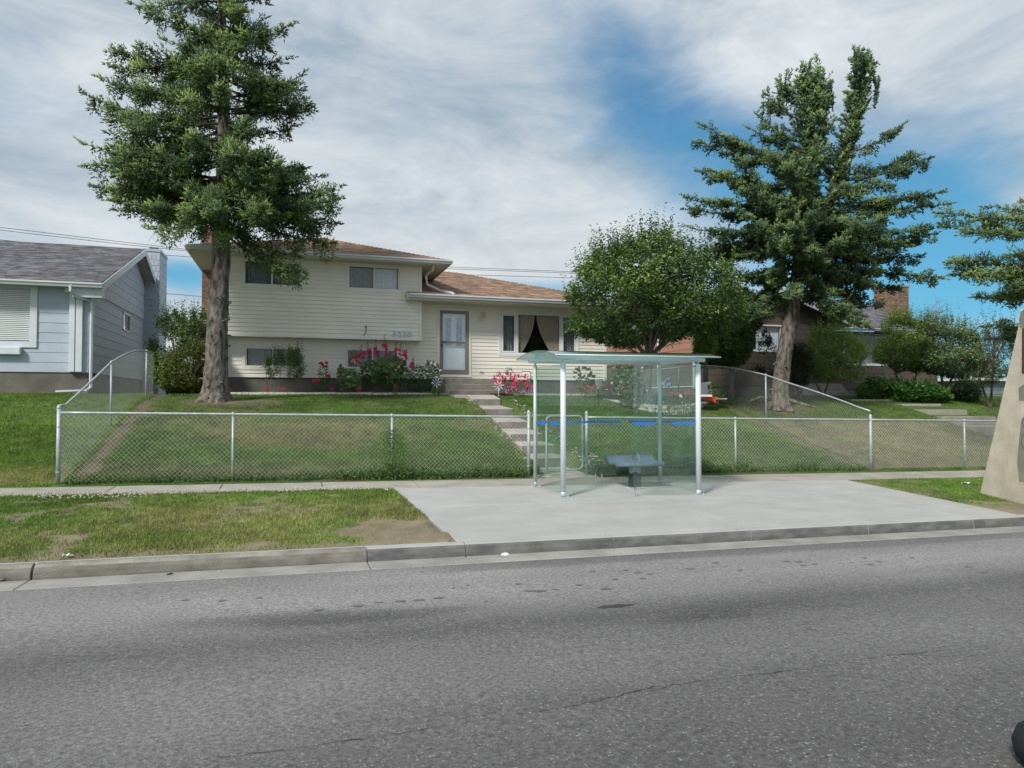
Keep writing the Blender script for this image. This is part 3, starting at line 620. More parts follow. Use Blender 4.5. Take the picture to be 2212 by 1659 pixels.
def swr(f, x0, x1): e = x0+(x1-x0-.1)*(.0+.78*f**1.7); return (e, x1)
pleats(7.49, 8.15, 3.50, 4.88, YM+.14, .035, .085, swl, 56).build('drape', m_curt, pwn); pleats(8.22, 9.05, 3.50, 4.88, YM+.14, .035, .085, swr, 60).build('drape', m_curt, pwn)
# door
dr = MB(); frame_ring(dr, door[0], door[1], door[2], door[3], .085, YM-.035, YM+.09, wb=.05); dr = dr.build('door', m_trim, H1, label='storm door with taupe frame over a white door with two leaded strips')
mb = MB(); dx0, dx1, dz0, dz1 = 4.69, 5.70, 2.72, 4.90
frame_ring(mb, dx0, dx1, dz0, dz1, .10, YM-.028, YM+.03, wb=.14); mb.box(dx0+.10, dx1-.10, YM-.026, YM+.02, 3.80, 3.855); mb.build('storm_frame', m_taupe, dr, bevel=.006)
frame_ring(mb := MB(), dx0+.10, dx1-.10, dz0+.14, 3.80, .018, YM-.02, YM+.015); mb.build('glazing_bead', m_taupe, dr)
MB().quad((dx0+.1, YM+.005, dz0+.14), (dx1-.1, YM+.005, dz0+.14), (dx1-.1, YM+.005, dz1-.1), (dx0+.1, YM+.005, dz1-.1)).build('pane', m_dglass, dr)
MB().box(dx0, dx1, YM+.10, YM+.14, dz0, dz1).build('inner_door', m_door, dr)
for a in (4.90, 5.28):
    mb = MB(); frame_ring(mb, a-.03, a+.24, 3.68, 4.70, .03, YM+.085, YM+.099); mb.build('strip_frame', m_door, dr); MB().box(a, a+.21, YM+.088, YM+.097, 3.71, 4.67).build('leaded_strip', m_dglz, dr)
MB().tube([(4.755, YM-.028, 3.83), (4.755, YM-.075, 3.83), (4.90, YM-.08, 3.835)], .011, 6).box(4.735, 4.775, YM-.045, YM-.026, 3.66, 3.76).build('handle', m_black, dr)
MB().box(4.62, 5.80, YM-.075, YM-.03, 2.628, 2.664).build('sill', m_trim, dr)
# wall lamp, vent, numbers, cable
lp = MB(); lp.box(6.045, 6.215, YM-.045, YM-.015, 4.53, 4.74); lp.tube([(6.13, YM-.05, 4.60), (6.13, YM-.13, 4.60), (6.16, YM-.17, 4.68)], .014, 7); lp = lp.build('wall_lamp', m_trim, H1, label='small cream coach lamp beside the front door')
MB().lathe((6.17, YM-.17, 4.66), [(.012, 0), (.045, .02), (.07, .16), (.075, .17), (.06, .19), (.02, .235), (.006, .25)], 6).build('lantern', mat('lamp_cream', (.5, .47, .39), rough=.4), lp)
MB().box(6.06, 6.25, YM-.03, YM-.0, 2.755, 2.845).build('outlet_box', m_white, H1); MB().box(6.09, 6.22, YM-.034, YM-.029, 2.775, 2.825).build('outlet_flap', m_taupe, H1)
def text_mesh(s, size, name, mt, ext=.006):
    cu = bpy.data.curves.new('txt', 'FONT'); cu.body = s; cu.size = size; cu.extrude = ext; cu.offset = .004
    o = bpy.data.objects.new('txt', cu); COL.objects.link(o); dg = bpy.context.evaluated_depsgraph_get(); me = bpy.data.meshes.new_from_object(o.evaluated_get(dg)); bpy.data.objects.remove(o); me.name = name; me.materials.clear(); me.materials.append(mt); return me
dm = {c: text_mesh(c, .225, 'digit', m_digit, .014) for c in '520'}
for i, c in enumerate('5220'): link('house_number', dm[c], H1, (3.03+i*.162, YU-.045, 3.925), rot=(rad(90), 0, 0), scale=(1.12, 1, 1))
MB().tube([(2.17, YU-.02, 4.22), (2.18, YU-.05, 4.20), (2.175, YU-.05, 4.05), (2.13, YU-.045, 3.94), (2.09, YU-.04, 3.90)], .009, 6).box(2.15, 2.19, YU-.035, YU-.01, 4.20, 4.24).build('cable_end', m_black, H1)
# roofs
pt = .343; ex0, ex1, ey0, ez = -3.0, 4.76, 22.25, 6.38; mid = (ex0+ex1)/2; hw = mid-ex0; sl = math.hypot(1, pt)
def hip_roof(parent, x0, x1, y0, z0, pitch, yr, hipL, hipR, mts, seed, yback, nparts=290, xl=None, th=.12):
    """front slope with optional 45 degree hips; ridge at y=yr"""
    L_ = yr-y0; sl_ = math.hypot(1, pitch); T = L_*sl_
    rng = lambda t: ((t/sl_ if hipL else 0), (x1-x0)-(t/sl_ if hipR else 0))
    S_ = (0, 1/sl_, pitch/sl_)
    shingles(parent, (x0, y0, z0), (1, 0, 0), S_, rng, T, mts, nparts=nparts, seed=seed)
    zr = z0+L_*pitch; mb = MB(); a, b2 = (x0+L_ if hipL else x0), (x1-L_ if hipR else x1)
    mb.poly([(x0, y0, z0), (x1, y0, z0), (b2, yr, zr), (a, yr, zr)]); 
    yb = max(yback, yr+L_); mb.poly([(x1, yb, z0), (x0, yb, z0), (a, yr if not hipL else yr, zr), (b2, yr, zr)] if not (hipL and hipR) else [(x1, yb, z0), (x0, yb, z0), (a, yb-L_, zr), (b2, yb-L_, zr)])
    if hipL: mb.poly([(x0, yb, z0), (x0, y0, z0), (a, yr, zr), (a, yb-L_ if hipL and hipR else yr, zr)])
    if hipR: mb.poly([(x1, y0, z0), (x1, yb, z0), (b2, yb-L_ if hipL and hipR else yr, zr), (b2, yr, zr)])
    mb.build('roof_deck', mts[1], parent); return zr
def ridge_caps(parent, a, b2, mt, w=.13):
    a, b2 = np.array(a), np.array(b2); d = b2-a; L_ = np.linalg.norm(d); d /= L_; sd = np.cross(d, UP); sd /= np.linalg.norm(sd); up = np.cross(sd, d); mb = MB(); n = int(L_/.2)
    for i in range(n):
        p = a+d*(i*L_/n); q = a+d*((i+1.25)*L_/n); h0, h1 = .035, .018
        mb.quad(p-sd*w-up*.02, q-sd*w-up*.03, q+up*h1, p+up*h0); mb.quad(p+up*h0, q+up*h1, q+sd*w-up*.03, p+sd*w-up*.02)
    mb.build('ridge_cap', mt, parent, kind='stuff')
yr_ = ey0+hw; zr_ = hip_roof(H1, ex0, ex1, ey0, ez, pt, yr_, True, True, (m_shb, m_shbi), 3, 31.5, 300)
for a in ((ex0, ey0, ez), (ex1, ey0, ez)): ridge_caps(H1, a, (mid, yr_, zr_), m_shbi)
mb = MB(); mb.box(ex0, ex1, ey0+.01, YU+.03, ez-.13, ez-.115); mb.box(ex0, -2.38, YU+.03, 31, ez-.13, ez-.115); mb.box(3.98, ex1, YU+.03, 31, ez-.13, ez-.115); mb.build('soffit', m_soff, H1)
mb = MB(); mb.box(ex0, ex1, ey0-.0, ey0+.02, ez-.15, ez-.005); mb.box(ex0-.02, ex0, ey0, 31, ez-.15, ez-.005); mb.box(ex1, ex1+.02, ey0, 31, ez-.15, ez-.005); mb.build('fascia', m_soff, H1)
gutter_run(H1, (ex0-.08, ey0, ez+.0), (ex1+.10, ey0, ez), (0, -1, 0)); gutter_run(H1, (ex1+.02, 31, ez), (ex1+.02, ey0, ez), (1, 0, 0))
gutter_run(H1, (ex0-.02, ey0, ez), (ex0-.02, 31, ez), (-1, 0, 0), mt=m_soff)
# lower roof
ly0, lz0, lx1, lyr = 22.55, 5.30, 11.62, 28.0; lp_ = .327
lw = lyr-ly0; lsl = math.hypot(1, lp_)
shingles(H1, (3.99, ly0, lz0), (1, 0, 0), (0, 1/lsl, lp_/lsl), lambda t: (0, lx1-3.99-t/lsl), lw*lsl, (m_shb, m_shbi), nparts=0, seed=9)
shingles(H1, (3.47, ly0, lz0), (1, 0, 0), (0, 1/lsl, lp_/lsl), lambda t: (0, .52), .37*lsl, (m_shb, m_shbi), nparts=0, seed=10)
lzr = lz0+lw*lp_
mb = MB(); mb.poly([(3.47, ly0, lz0), (3.99, ly0, lz0), (3.99, ly0+.36, lz0+.36*lp_), (3.47, ly0+.36, lz0+.36*lp_)]); mb.poly([(3.99, ly0, lz0), (lx1, ly0, lz0), (lx1-lw, lyr, lzr), (3.99, lyr, lzr)]); mb.poly([(lx1, ly0, lz0), (lx1, ly0+2*lw, lz0), (lx1-lw, lyr, lzr)]); mb.poly([(lx1, ly0+2*lw, lz0), (3.99, ly0+2*lw, lz0), (3.99, lyr, lzr), (lx1-lw, lyr, lzr)]); mb.build('roof_deck', m_shbi, H1)
ridge_caps(H1, (lx1, ly0, lz0), (lx1-lw, lyr, lzr), m_shbi); ridge_caps(H1, (3.99, lyr, lzr), (lx1-lw, lyr, lzr), m_shbi)
mb = MB(); mb.box(3.47, lx1, ly0+.01, YM, lz0-.20, lz0-.185); mb.box(10.87, lx1, YM, 33, lz0-.20, lz0-.185); mb.build('soffit', m_soff, H1)
mb = MB(); mb.box(3.45, lx1, ly0-.0, ly0+.02, lz0-.2, lz0-.005); mb.box(3.45, 3.47, ly0+.02, YU-.02, lz0-.2, lz0+.1); mb.box(lx1, lx1+.02, ly0, 33, lz0-.2, lz0-.005); mb.build('fascia', m_soff, H1)
gutter_run(H1, (3.50, ly0, lz0+.0), (lx1+.02, ly0, lz0), (0, -1, 0), h=.125)
ds = MB(); P = [(4.30, 22.45, 6.27), (4.28, 22.55, 6.1), (4.14, 23.0, 5.98), (4.2, 23.1, 5.72), (4.62, 22.95, 5.50), (4.98, 22.72, 5.40), (5.02, 22.56, 5.33)]
ds.tube(P, .045, 6); ds.build('downspout', m_gutter, H1)
# chimney
ch = MB(); ch.box(-3.03, -2.42, 25.6, 27.0, 2.0, 7.72); ch = ch.build('chimney', m_mortar, H1)
bricks(ch, [((-3.03, 25.6, 2.6), (1, 0, 0), .61, 5.12, (0, -1, 0)), ((-2.42, 25.6, 6.3), (0, 1, 0), 1.4, 1.4, (1, 0, 0))], (m_brick, m_bricki), nparts=230)
# front steps
st = thing('porch_steps', 'four wide concrete porch steps below the taupe storm door', 'steps', (5.6, 22.6, 2.0))
for i, (xa, xb, y0, z0, z1) in enumerate([(4.66, 6.80, 21.75, 1.86, 2.03+.13), (4.68, 6.68, 22.12, 2.16, 2.36), (4.70, 6.60, 22.5, 2.36, 2.56)]):
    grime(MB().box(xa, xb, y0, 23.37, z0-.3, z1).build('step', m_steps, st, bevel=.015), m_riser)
MB().box(4.62, 5.86, 20.7, 21.745, 1.6, 2.0).build('landing', m_walk, st, bevel=.012)
ws = thing('garden_steps', 'flight of worn concrete steps climbing the lawn from the wire gate to the porch', 'steps', (5.4, 17, 1))
SF = [(20.0, 1.87, 2.0), (18.75, 1.59, 1.68), (17.45, 1.27, 1.40), (16.35, 1.00, 1.09), (15.5, .77, .82), (14.75, .53, .58)]
yb = 20.75
for i, (yf, zf, zbk) in enumerate(SF):
    x0, x1 = 5.0+.012*i, 5.86+.01*i
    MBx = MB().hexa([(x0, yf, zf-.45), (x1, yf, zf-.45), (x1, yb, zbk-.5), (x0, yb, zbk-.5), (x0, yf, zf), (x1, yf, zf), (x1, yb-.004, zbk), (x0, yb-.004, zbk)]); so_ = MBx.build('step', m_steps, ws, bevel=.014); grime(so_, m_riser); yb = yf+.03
MB().hexa([(4.75, 13.1, .1), (5.95, 13.1, .1), (5.9, 14.78, .1), (5.0, 14.78, .1), (4.75, 13.11, float(gz(5, 13.1))+.002), (5.95, 13.11, float(gz(5.9, 13.1))+.002), (5.9, 14.78, .33), (5.0, 14.78, .33)]).build('landing', m_steps, ws)
# ------------------------------------------------------------------ blue house
H0 = thing('blue_house', 'pale blue bungalow with grey shingle roof and slatted blind in its front window', 'house', (-9, 25, 2.1))
BX, BY = -5.6, 22.55; core = MB()
bw = (-13.5, float(atY(80.7, 700, BY-.0)[0]), float(atY(60, 750.7, BY)[2]), float(atY(60, 610, BY)[2]))
pil0, pil1 = float(atY(149.5, 700, BY-.12)[0]), float(atY(177.7, 700, BY-.12)[0])
zf0 = 2.62
siding(H0, 'Y', BY, -16, BX-.02, zf0, 5.0, .278, m_blue, [(bw[0], bw[1], bw[2], bw[3])], core=core, t=.014, joints=0)
sw = [atX(264.5, 700, BX)[1], atX(280.4, 700, BX)[1], float(atX(272, 716, BX)[2]), float(atX(272, 677, BX)[2])]
siding(H0, 'X', BX, BY+.0, 29.82, zf0, 4.93, .278, m_blue, [(float(sw[0]), float(sw[1]), sw[2], sw[3])], s=1, core=core, t=.014, joints=2.6)
ap, pz = 27.9, (7.29-5.13)/5.8
siding(H0, 'X', BX+.035, lambda z: 22.2+(z-5.0)/pz+.3, lambda z: min(29.8, 33.6-(z-5.0)/pz-.3), 5.0, 7.05, .278, m_blue, s=1, core=core, t=.014, joints=2.6)
MB().box(BX, BX+.05, BY, 29.8, 4.93, 5.0).build('band_board', m_blue, H0)
core.build('wall_core', m_blue, H0)
MB().box(-16, BX-.03, BY+.02, 33, 1.4, zf0).build('foundation', m_found, H0)
w = MB(); frame_ring(w, bw[0], bw[1], bw[2], bw[3], .17, BY-.05, BY+.05, wb=.17); w = w.build('window', m_bluew, H0)
MB().box(bw[0]+.17, bw[1]-.17, BY+.3, BY+.32, bw[2]+.17, bw[3]-.17).build('room_shell', m_dark, w)
zz_ = bw[2]+.20; sl_me = MB().hexa([(bw[0]+.2, 0, 0), (bw[1]-.18, 0, 0), (bw[1]-.18, .018, .042), (bw[0]+.2, .018, .042), (bw[0]+.2, -.003, .003), (bw[1]-.18, -.003, .003), (bw[1]-.18, .015, .045), (bw[0]+.2, .015, .045)]).mesh('blind_slat', m_blind)
while zz_ < bw[3]-.2: link('blind_slat', sl_me, w, (0, BY+.03, zz_)); zz_ += .052
MB().quad((bw[0]+.17, BY+.0, bw[2]+.17), (bw[1]-.17, BY+.0, bw[2]+.17), (bw[1]-.17, BY, bw[3]-.17), (bw[0]+.17, BY, bw[3]-.17)).build('pane', m_wglass, w)
MB().box(bw[1]-.75-.35, bw[1]-.35, BY-.18, BY-.02, bw[2]-.21, bw[2]-.005).build('vent_hood', m_bluew, H0, bevel=.02)
mb = MB(); mb.box(pil0, pil1-.18, BY-.14, BY-.015, zf0+.01, 4.85); mb.box(pil1-.17, pil1, BY-.12, BY-.015, zf0+.01, 4.85); mb.box(pil0-.1, BX+.02, BY-.19, BY-.016, 4.86, 4.99); mb.build('pilaster', m_bluew, H0, bevel=.008)
swm = MB(); s0, s1, sz0, sz1 = float(sw[0]), float(sw[1]), sw[2], sw[3]
for (y0, y1, z0, z1) in ((s0, s1, sz0, sz0+.05), (s0, s1, sz1-.05, sz1), (s0, s0+.05, sz0, sz1), (s1-.05, s1, sz0, sz1), ((s0+s1)/2-.02, (s0+s1)/2+.02, sz0, sz1)): swm.box(BX-.03, BX+.03, y0, y1, z0, z1)
swm = swm.build('window', m_white, H0); MB().quad((BX, s0, sz0), (BX, s1, sz0), (BX, s1, sz1), (BX, s0, sz1)).build('pane', m_wglass, swm); MB().box(BX-.3, BX-.28, s0, s1, sz0, sz1).build('room_shell', m_dark, swm)
RX = -5.2
ss = math.hypot(1, pz); shingles(H0, (-17, 22.1, 5.13), (1, 0, 0), (0, 1/ss, pz/ss), lambda t: (3.4, 11.8), 5.8*ss, (m_shg, m_shgi), nparts=300, seed=4)
mb = MB()
for s_ in (1, -1):
    ya, yb2 = (22.1, ap) if s_ == 1 else (33.7, ap)
    mb.hexa([(-20, ya, 5.05), (RX, ya, 5.05), (RX, yb2, 7.21), (-20, yb2, 7.21), (-20, ya, 5.13), (RX, ya, 5.13), (RX, yb2, 7.29), (-20, yb2, 7.29)] if s_ == 1 else [(RX, ya, 5.05), (-20, ya, 5.05), (-20, yb2, 7.21), (RX, yb2, 7.21), (RX, ya, 5.13), (-20, ya, 5.13), (-20, yb2, 7.29), (RX, yb2, 7.29)])
mb.build('roof_deck', m_shgi, H0)
mb = MB(); mb.hexa([(RX-.0, 22.1, 4.90), (RX+.03, 22.1, 4.90), (RX+.03, ap, 7.07), (RX, ap, 7.07), (RX, 22.1, 5.12), (RX+.03, 22.1, 5.12), (RX+.03, ap, 7.285), (RX, ap, 7.285)])
mb.hexa([(RX, ap, 7.07), (RX+.03, ap, 7.07), (RX+.03, 33.7, 4.90), (RX, 33.7, 4.90), (RX, ap, 7.285), (RX+.03, ap, 7.285), (RX+.03, 33.7, 5.12), (RX, 33.7, 5.12)]); mb.build('barge_board', m_bluew, H0)
mb = MB(); mb.quad((BX, 22.1, 4.99), (RX, 22.1, 4.99), (RX, ap, 7.15), (BX, ap, 7.15)); mb.quad((BX, ap, 7.15), (RX, ap, 7.15), (RX, 33.7, 4.99), (BX, 33.7, 4.99)); mb.box(-17, RX-.4, 22.12, BY, 4.995, 5.005); mb.build('soffit', mat('grey_soffit', (.36, .35, .36), rough=.8), H0)
gutter_run(H0, (-17, 22.1, 5.11), (RX+.02, 22.1, 5.11), (0, -1, 0), h=.13)
MB().box(RX-.75, RX-.02, 22.2, 22.5, 4.72, 4.99).build('eave_box', m_bluew, H0)
MB().tube([(BX-.35, 22.02, 5.0), (BX-.35, 22.02, 4.86), (BX-.28, 22.15, 4.75), (BX+.07, 22.45, 4.62), (BX+.07, 22.45, 2.2), (BX+.0, 22.3, 2.1), (BX-.7, 22.1, 2.06)], .045, 6).build('downspout', m_gutter, H0)
cb = MB(); cb.box(BX, -5.05, 29.83, 31.4, 1.8, 7.60); cb.box(BX-.02, -5.02, 29.80, 31.44, 7.60, 7.70); cb = cb.build('chimney', m_blue, H0)
bricks(cb, [((BX, 29.83, 2.0), (1, 0, 0), .55, 5.58, (0, -1, 0))], (m_blue, m_blue), nparts=200, bw=.125, bh=.20, j=.02)
siding(cb, 'X', -5.05, 29.84, 31.39, 2.0, 7.58, .278, m_blue, s=1, t=.01)
MB().box(-5.5, -5.2, 30.3, 30.7, 7.70, 7.86).build('flue_cap', mat('rust_cap', (.1, .06, .045), rough=.9), cb)
# ------------------------------------------------------------------ brown house
H2 = thing('brown_house', 'dark brown board-sided bungalow with a salmon side wall, grey roof and tall brick chimney', 'house', (21, 26, 1.9))
GX, GY = 14.5, 23.3; core = MB(); gp = .345
bwn = (float(atY(1612, 730, GY)[0]), float(atY(1690, 730, GY)[0]), float(atY(1640, 760, GY)[2]), float(atY(1640, 700.8, GY)[2]))
siding(H2, 'Y', GY, GX, 21.0, 2.35, 4.72, .235, m_brown, [bwn], core=core, t=.014)
siding(H2, 'Y', GY, lambda z: 17.9-(6.13-z)/gp*.995+.0, lambda z: 17.9+(6.13-z)/gp*.995, 4.95, 6.1, .235, m_brown, core=core, t=.014)
siding(H2, 'Y', GY, GX, 21.3, 4.72, 4.95, .235, m_brown, core=core, t=.014)
siding(H2, 'X', GX, GY+.0, 33, 3.55, 4.95, .265, m_salmon, s=-1, core=core, t=.014, joints=3.5)
m_umb = mat('umber_board', (.16, .125, .10), (.12, .095, .075), ns=3, rough=.8, rnd=.05)
siding(H2, 'X', GX-.003, GY+.0, 33, 2.4, 3.55, .265, m_umb, s=-1, core=core, t=.014, joints=3.5)
PWX = (float(atY(1822, 750, 24.9)[0]), float(atY(1962, 750, 24.9)[0]), float(atY(1870, 790, 24.9)[2]), float(atY(1870, 718, 24.9)[2]))
siding(H2, 'Y', 24.9, 21.0, 28.2, 2.35, 4.88, .235, m_brown, [PWX], core=core, t=.014)
core.box(20.9, 21.0, GY+.05, 24.9, 2.35, 4.88); core.box(28.1, 28.2, 24.95, 34, 2.35, 4.9); core.build('wall_core', m_brown, H2)
mb = MB(); mb.box(GX+.05, 21.0, GY+.03, 33, 1.2, 2.36); mb.box(21, 28.1, 24.93, 33, 1.2, 2.36); mb.build('foundation', m_found, H2)
mb = MB(); mb.box(GX-.05, GX+.06, GY-.045, GY+.05, 2.3, 4.9); mb.build('corner_post', m_white, H2)
MB().tube([(GX-.1, 25.9, 4.8), (GX-.1, 25.9, 2.2)], .05, 6).build('downspout', m_gutter, H2)
window(H2, *bwn, GY, trim=.05, mt=m_white, cols=(.27,), kinds=('sheer', 'white'), label='white framed side window with pale sheer')
window(H2, *PWX, 24.9, trim=.06, mt=m_white, cols=(.7,), kinds=('sheer', 'sheer'), label='wide front window reflecting trees', depth=.8)
def slope(parent, pts, th, mt, name='roof_deck'):
    p = [np.array(q, float) for q in pts]; MB().hexa([q-UP*th for q in p]+p).build(name, mt, parent)
R0 = 22.75; azp = 4.95+3.8*gp
slope(H2, [(14.1, R0, 4.95), (17.9, R0, azp), (17.9, 30, azp), (14.1, 30, 4.95)], .1, m_shgi); slope(H2, [(17.9, R0, azp), (21.7, R0, 4.95), (21.7, 30, 4.95), (17.9, 30, azp)], .1, m_shgi)
mb = MB()
for x0, z0, x1, z1 in ((14.1, 4.95, 17.9, azp), (17.9, azp, 21.72, 4.945)): mb.hexa([(x0, R0-.03, z0-.24), (x1, R0-.03, z1-.24), (x1, R0, z1-.24), (x0, R0, z0-.24), (x0, R0-.03, z0+.0), (x1, R0-.03, z1+.0), (x1, R0, z1), (x0, R0, z0)])
mb.build('barge_board', m_white, H2)
gutter_run(H2, (14.1, 30, 4.95), (14.1, R0, 4.95), (-1, 0, 0)); gutter_run(H2, (21.0, 24.3, 4.97), (28.65, 24.3, 4.97), (0, -1, 0))
bp = (7.04-4.97)/5.5; bs_ = math.hypot(1, bp)
shingles(H2, (21.3, 24.3, 4.97), (1, 0, 0), (0, 1/bs_, bp/bs_), lambda t: (-.0-max(0, (t/bs_)*.0), 7.3), 5.5*bs_, (m_shg, m_shgi), nparts=250, seed=8)
shingles(H2, (14.6, 24.3+3.3, 4.97+3.3*bp), (1, 0, 0), (0, 1/bs_, bp/bs_), lambda t: (0, 6.69), 2.2*bs_, (m_shg, m_shgi), nparts=0, seed=18)
slope(H2, [(21.3, 24.3, 4.965), (28.6, 24.3, 4.965), (28.6, 29.8, 7.035), (21.3, 29.8, 7.035)], .12, m_shgi); slope(H2, [(14.5, 24.9, 5.19), (21.3, 24.9, 5.19), (21.3, 29.8, 7.03), (14.5, 29.8, 7.03)], .12, m_shgi); slope(H2, [(14.5, 29.8, 7.035), (28.6, 29.8, 7.035), (28.6, 35.3, 4.965), (14.5, 35.3, 4.965)], .12, m_shgi)
MB().box(21, 28.6, 24.3, 24.95, 4.80, 4.815).build('soffit', m_brown, H2)
ch = MB(); ch.box(28.2, 28.86, 27.0, 28.5, 2.0, 7.42); ch.box(28.16, 28.9, 26.96, 28.54, 7.42, 7.50); ch = ch.build('chimney', m_mortar, H2)
bricks(ch, [((28.2, 28.5, 5.9), (0, -1, 0), 1.5, 1.52, (-1, 0, 0)), ((28.2, 27.0, 5.2), (1, 0, 0), .66, 2.2, (0, -1, 0))], (m_brick, m_bricki), nparts=290)
hs = thing('house_steps', 'four pale concrete steps against the brown house behind a small tree', 'steps', (20.5, 22.6, 1.9))
for i in range(4): z = 1.93+i*.16; MB().box(float(atY(1735, 830, 22.2+.25*i)[0])+0, float(atY(1838-6*i, 830, 22.2+.25*i)[0]), 22.2+.25*i, 23.25, 1.6, z+.1).build('step', m_walk, hs, bevel=.01)
ns = thing('neighbour_steps', 'short run of low concrete steps in the lawn of the brown house', 'steps', (20.8, 18, 1.5))
for i, (yf, zf) in enumerate([(19, 1.83), (18, 1.64), (17, 1.42), (16, 1.15)]): MB().box(20.0, 21.7, yf, yf+1.05, zf-.5, zf-.12).build('step', m_walk, ns, bevel=.012)
MB().box(18.8, 21.7, 20.06, 21.2, 1.5, 1.875).build('landing', m_walk, ns)
# ------------------------------------------------------------------ chain-link fences
def link_mesh(P, Bz, Tz, pitch=.080, r=.0017):
    """P(s)->(x,y); woven diagonals between bottom Bz(s) and top Tz(s)"""
    S0, S1 = P[2], P[3]; f = P[0]; mb = MB(); k = P[1]
    V, Fc = [], []; n0 = 0
    for sgn in (1, -1):
        c = S0-1.5
        while c < S1+1.5:
            pts = []
            K = 7; Hm = 1.15
            for i in range(K):
                tt = i/(K-1); s = c+sgn*tt*Hm
                if s < S0 or s > S1:
                    s2 = min(max(s, S0), S1); tt2 = (s2-c)/(sgn*Hm)
                    if 0 <= tt2 <= 1 and abs(s2-s) < Hm/(K-1): s, tt = s2, tt2
                    else: continue
                b_, t_ = Bz(s), Tz(s); x, y = f(s); pts.append((x+k[0]*.004*sgn, y+k[1]*.004*sgn, b_+(t_-b_)*tt))
            if len(pts) >= 2: mb.tube(pts, r, 3, cap=False)
            c += pitch
    return mb
def fence(name, label, pts, posts, terms, th=1.20, Tz=None, Bz=None, pr=.028, rail=.021, s0=None, s1=None, group=None, mesh_r=.0017):
    a, b2 = np.array(pts[0], float), np.array(pts[1], float); Ld = np.linalg.norm(b2-a); d = (b2-a)/Ld
    f = lambda s: (a[0]+d[0]*s, a[1]+d[1]*s)
    g_ = lambda s: float(gz(*f(s))); Bz = Bz or (lambda s: g_(s)+.035); Tz = Tz or (lambda s: g_(s)+th)
    o = thing(name, label, 'fence', (a[0], a[1], g_(0)), group)
    ss = np.linspace(0, Ld, max(2, int(Ld/.35)+1)); MB().tube([(*f(s), Tz(s)) for s in ss], rail, 8).build('top_rail', m_galv, o, smooth=True)
    link_mesh((f, (-d[1], d[0]), 0, Ld), Bz, lambda s: Tz(s)+.005, r=mesh_r).build('chain_link_mesh', m_wire, o, kind='stuff')
    for s in posts: x, y = f(s); MB().tube([(x, y, g_(s)-.05), (x, y, Tz(s)-.03)], .021, 8).lathe((x, y, Tz(s)-.03), [(.022, 0), (.03, .005), (.03, .05), (.01, .07)], 8).build('line_post', m_galv, o, smooth=True)
    for s in terms:
        x, y = f(s); z0 = g_(s); mb = MB().tube([(x, y, z0-.05), (x, y, Tz(s)+.07)], .033, 10); mb.lathe((x, y, Tz(s)+.07), [(.036, 0), (.037, .02), (.028, .045), (.012, .06), (0, .063)], 10)
        for h in (.2, .55, .95): mb.lathe((x, y, z0+h), [(.038, 0), (.038, .022)], 10)
        mb.build('terminal_post', m_galv, o, smooth=True)
    return o
FY = 13.45
fence('wire_fence', 'low chain-link fence running from the left corner post to the garden gate', ((-3.775, FY), (4.53, FY)), (2.72, 5.55), (0, 8.305))
fence('wire_fence', 'low chain-link fence behind the bus shelter, from gate hinge post to stout middle post', ((5.80, FY), (13.16, FY)), (3.6,), (0, 7.36), mesh_r=.0021)
fence('wire_fence', 'low chain-link fence of the brown house, right of the stout post', ((13.2, FY), (22.0, FY)), (2.9, 5.9), (8.8,), mesh_r=.0026)
LT = [atX(u, v, -3.775) for u, v in ((140.4, 876), (169, 850), (198, 823), (238, 784.5), (253.9, 773.8), (275, 763), (296, 757), (317.4, 758.6), (334, 764), (356, 775))]
ly = [p[1] for p in LT]; lz = [p[2] for p in LT]
fence('side_fence', 'arched chain-link side fence climbing the slope left of the tall spruce', ((-3.775, FY), (-3.775, 21.6)), (16.9-FY, 20.6-FY), (), Tz=lambda s: float(np.interp(FY+s, ly, lz)), Bz=lambda s: float(gz(-3.7, FY+s))+.03, mesh_r=.0012)
RT = [atX(u, v, 13.16) for u, v in ((1876, 888), (1820, 866), (1760, 845), (1700, 826), (1654, 810), (1600, 797.5), (1560, 792), (1514, 789), (1433, 797))]
ry = [p[1] for p in RT]; rz_ = [p[2] for p in RT]
fence('side_fence', 'chain-link side fence curving uphill beside the leaning spruce on the right', ((13.16, FY), (13.16, 29)), (float(ry[4])-FY, 22.2-FY), (), Tz=lambda s: float(np.interp(FY+s, ry, rz_)), Bz=lambda s: float(gz(13.1, FY+s))+.03)
gt = thing('garden_gate', 'chain-link gate with rounded tube frame, slightly ajar at the foot of the steps', 'gate', (5.72, FY, .3))
GA, GB = np.array((5.70, FY-.02)), np.array((4.83, FY-.22))
def gpt(f, z): p = GA+(GB-GA)*f; return (p[0], p[1], z)
rr = .1; z0g, z1g = .40, 1.50; P = []
for cxf, czf, a0_ in ((1-rr/.9, z1g-.1, 0), (rr/.9, z1g-.1, 90), (rr/.9, z0g+.1, 180), (1-rr/.9, z0g+.1, 270)):
    for a_ in range(0, 91, 18): th = rad(a0_+a_); P.append(gpt(cxf+math.cos(th)*rr/.9, czf+math.sin(th)*rr))
P.append(P[0]); MB().tube(P, .021, 8).build('gate_frame', m_galv, gt, smooth=True)
gd = (GB-GA)/np.linalg.norm(GB-GA)
link_mesh((lambda s: tuple(GA+gd*s), (-gd[1], gd[0]), .02, .87), lambda s: z0g, lambda s: z1g).build('chain_link_mesh', m_wire, gt, kind='stuff')
MB().tube([(5.8, FY, 1.3), gpt(0, 1.3)], .02, 6).tube([(5.8, FY, .6), gpt(0, .6)], .02, 6).build('hinge', m_galv, gt)
tag(MB().tube([(4.66, FY-.03, .25), (4.70, FY-.02, 1.28)], .026, 8).build('gate_post', m_galv, smooth=True), 'short leaning pipe stop between gate and left gate post', 'post')
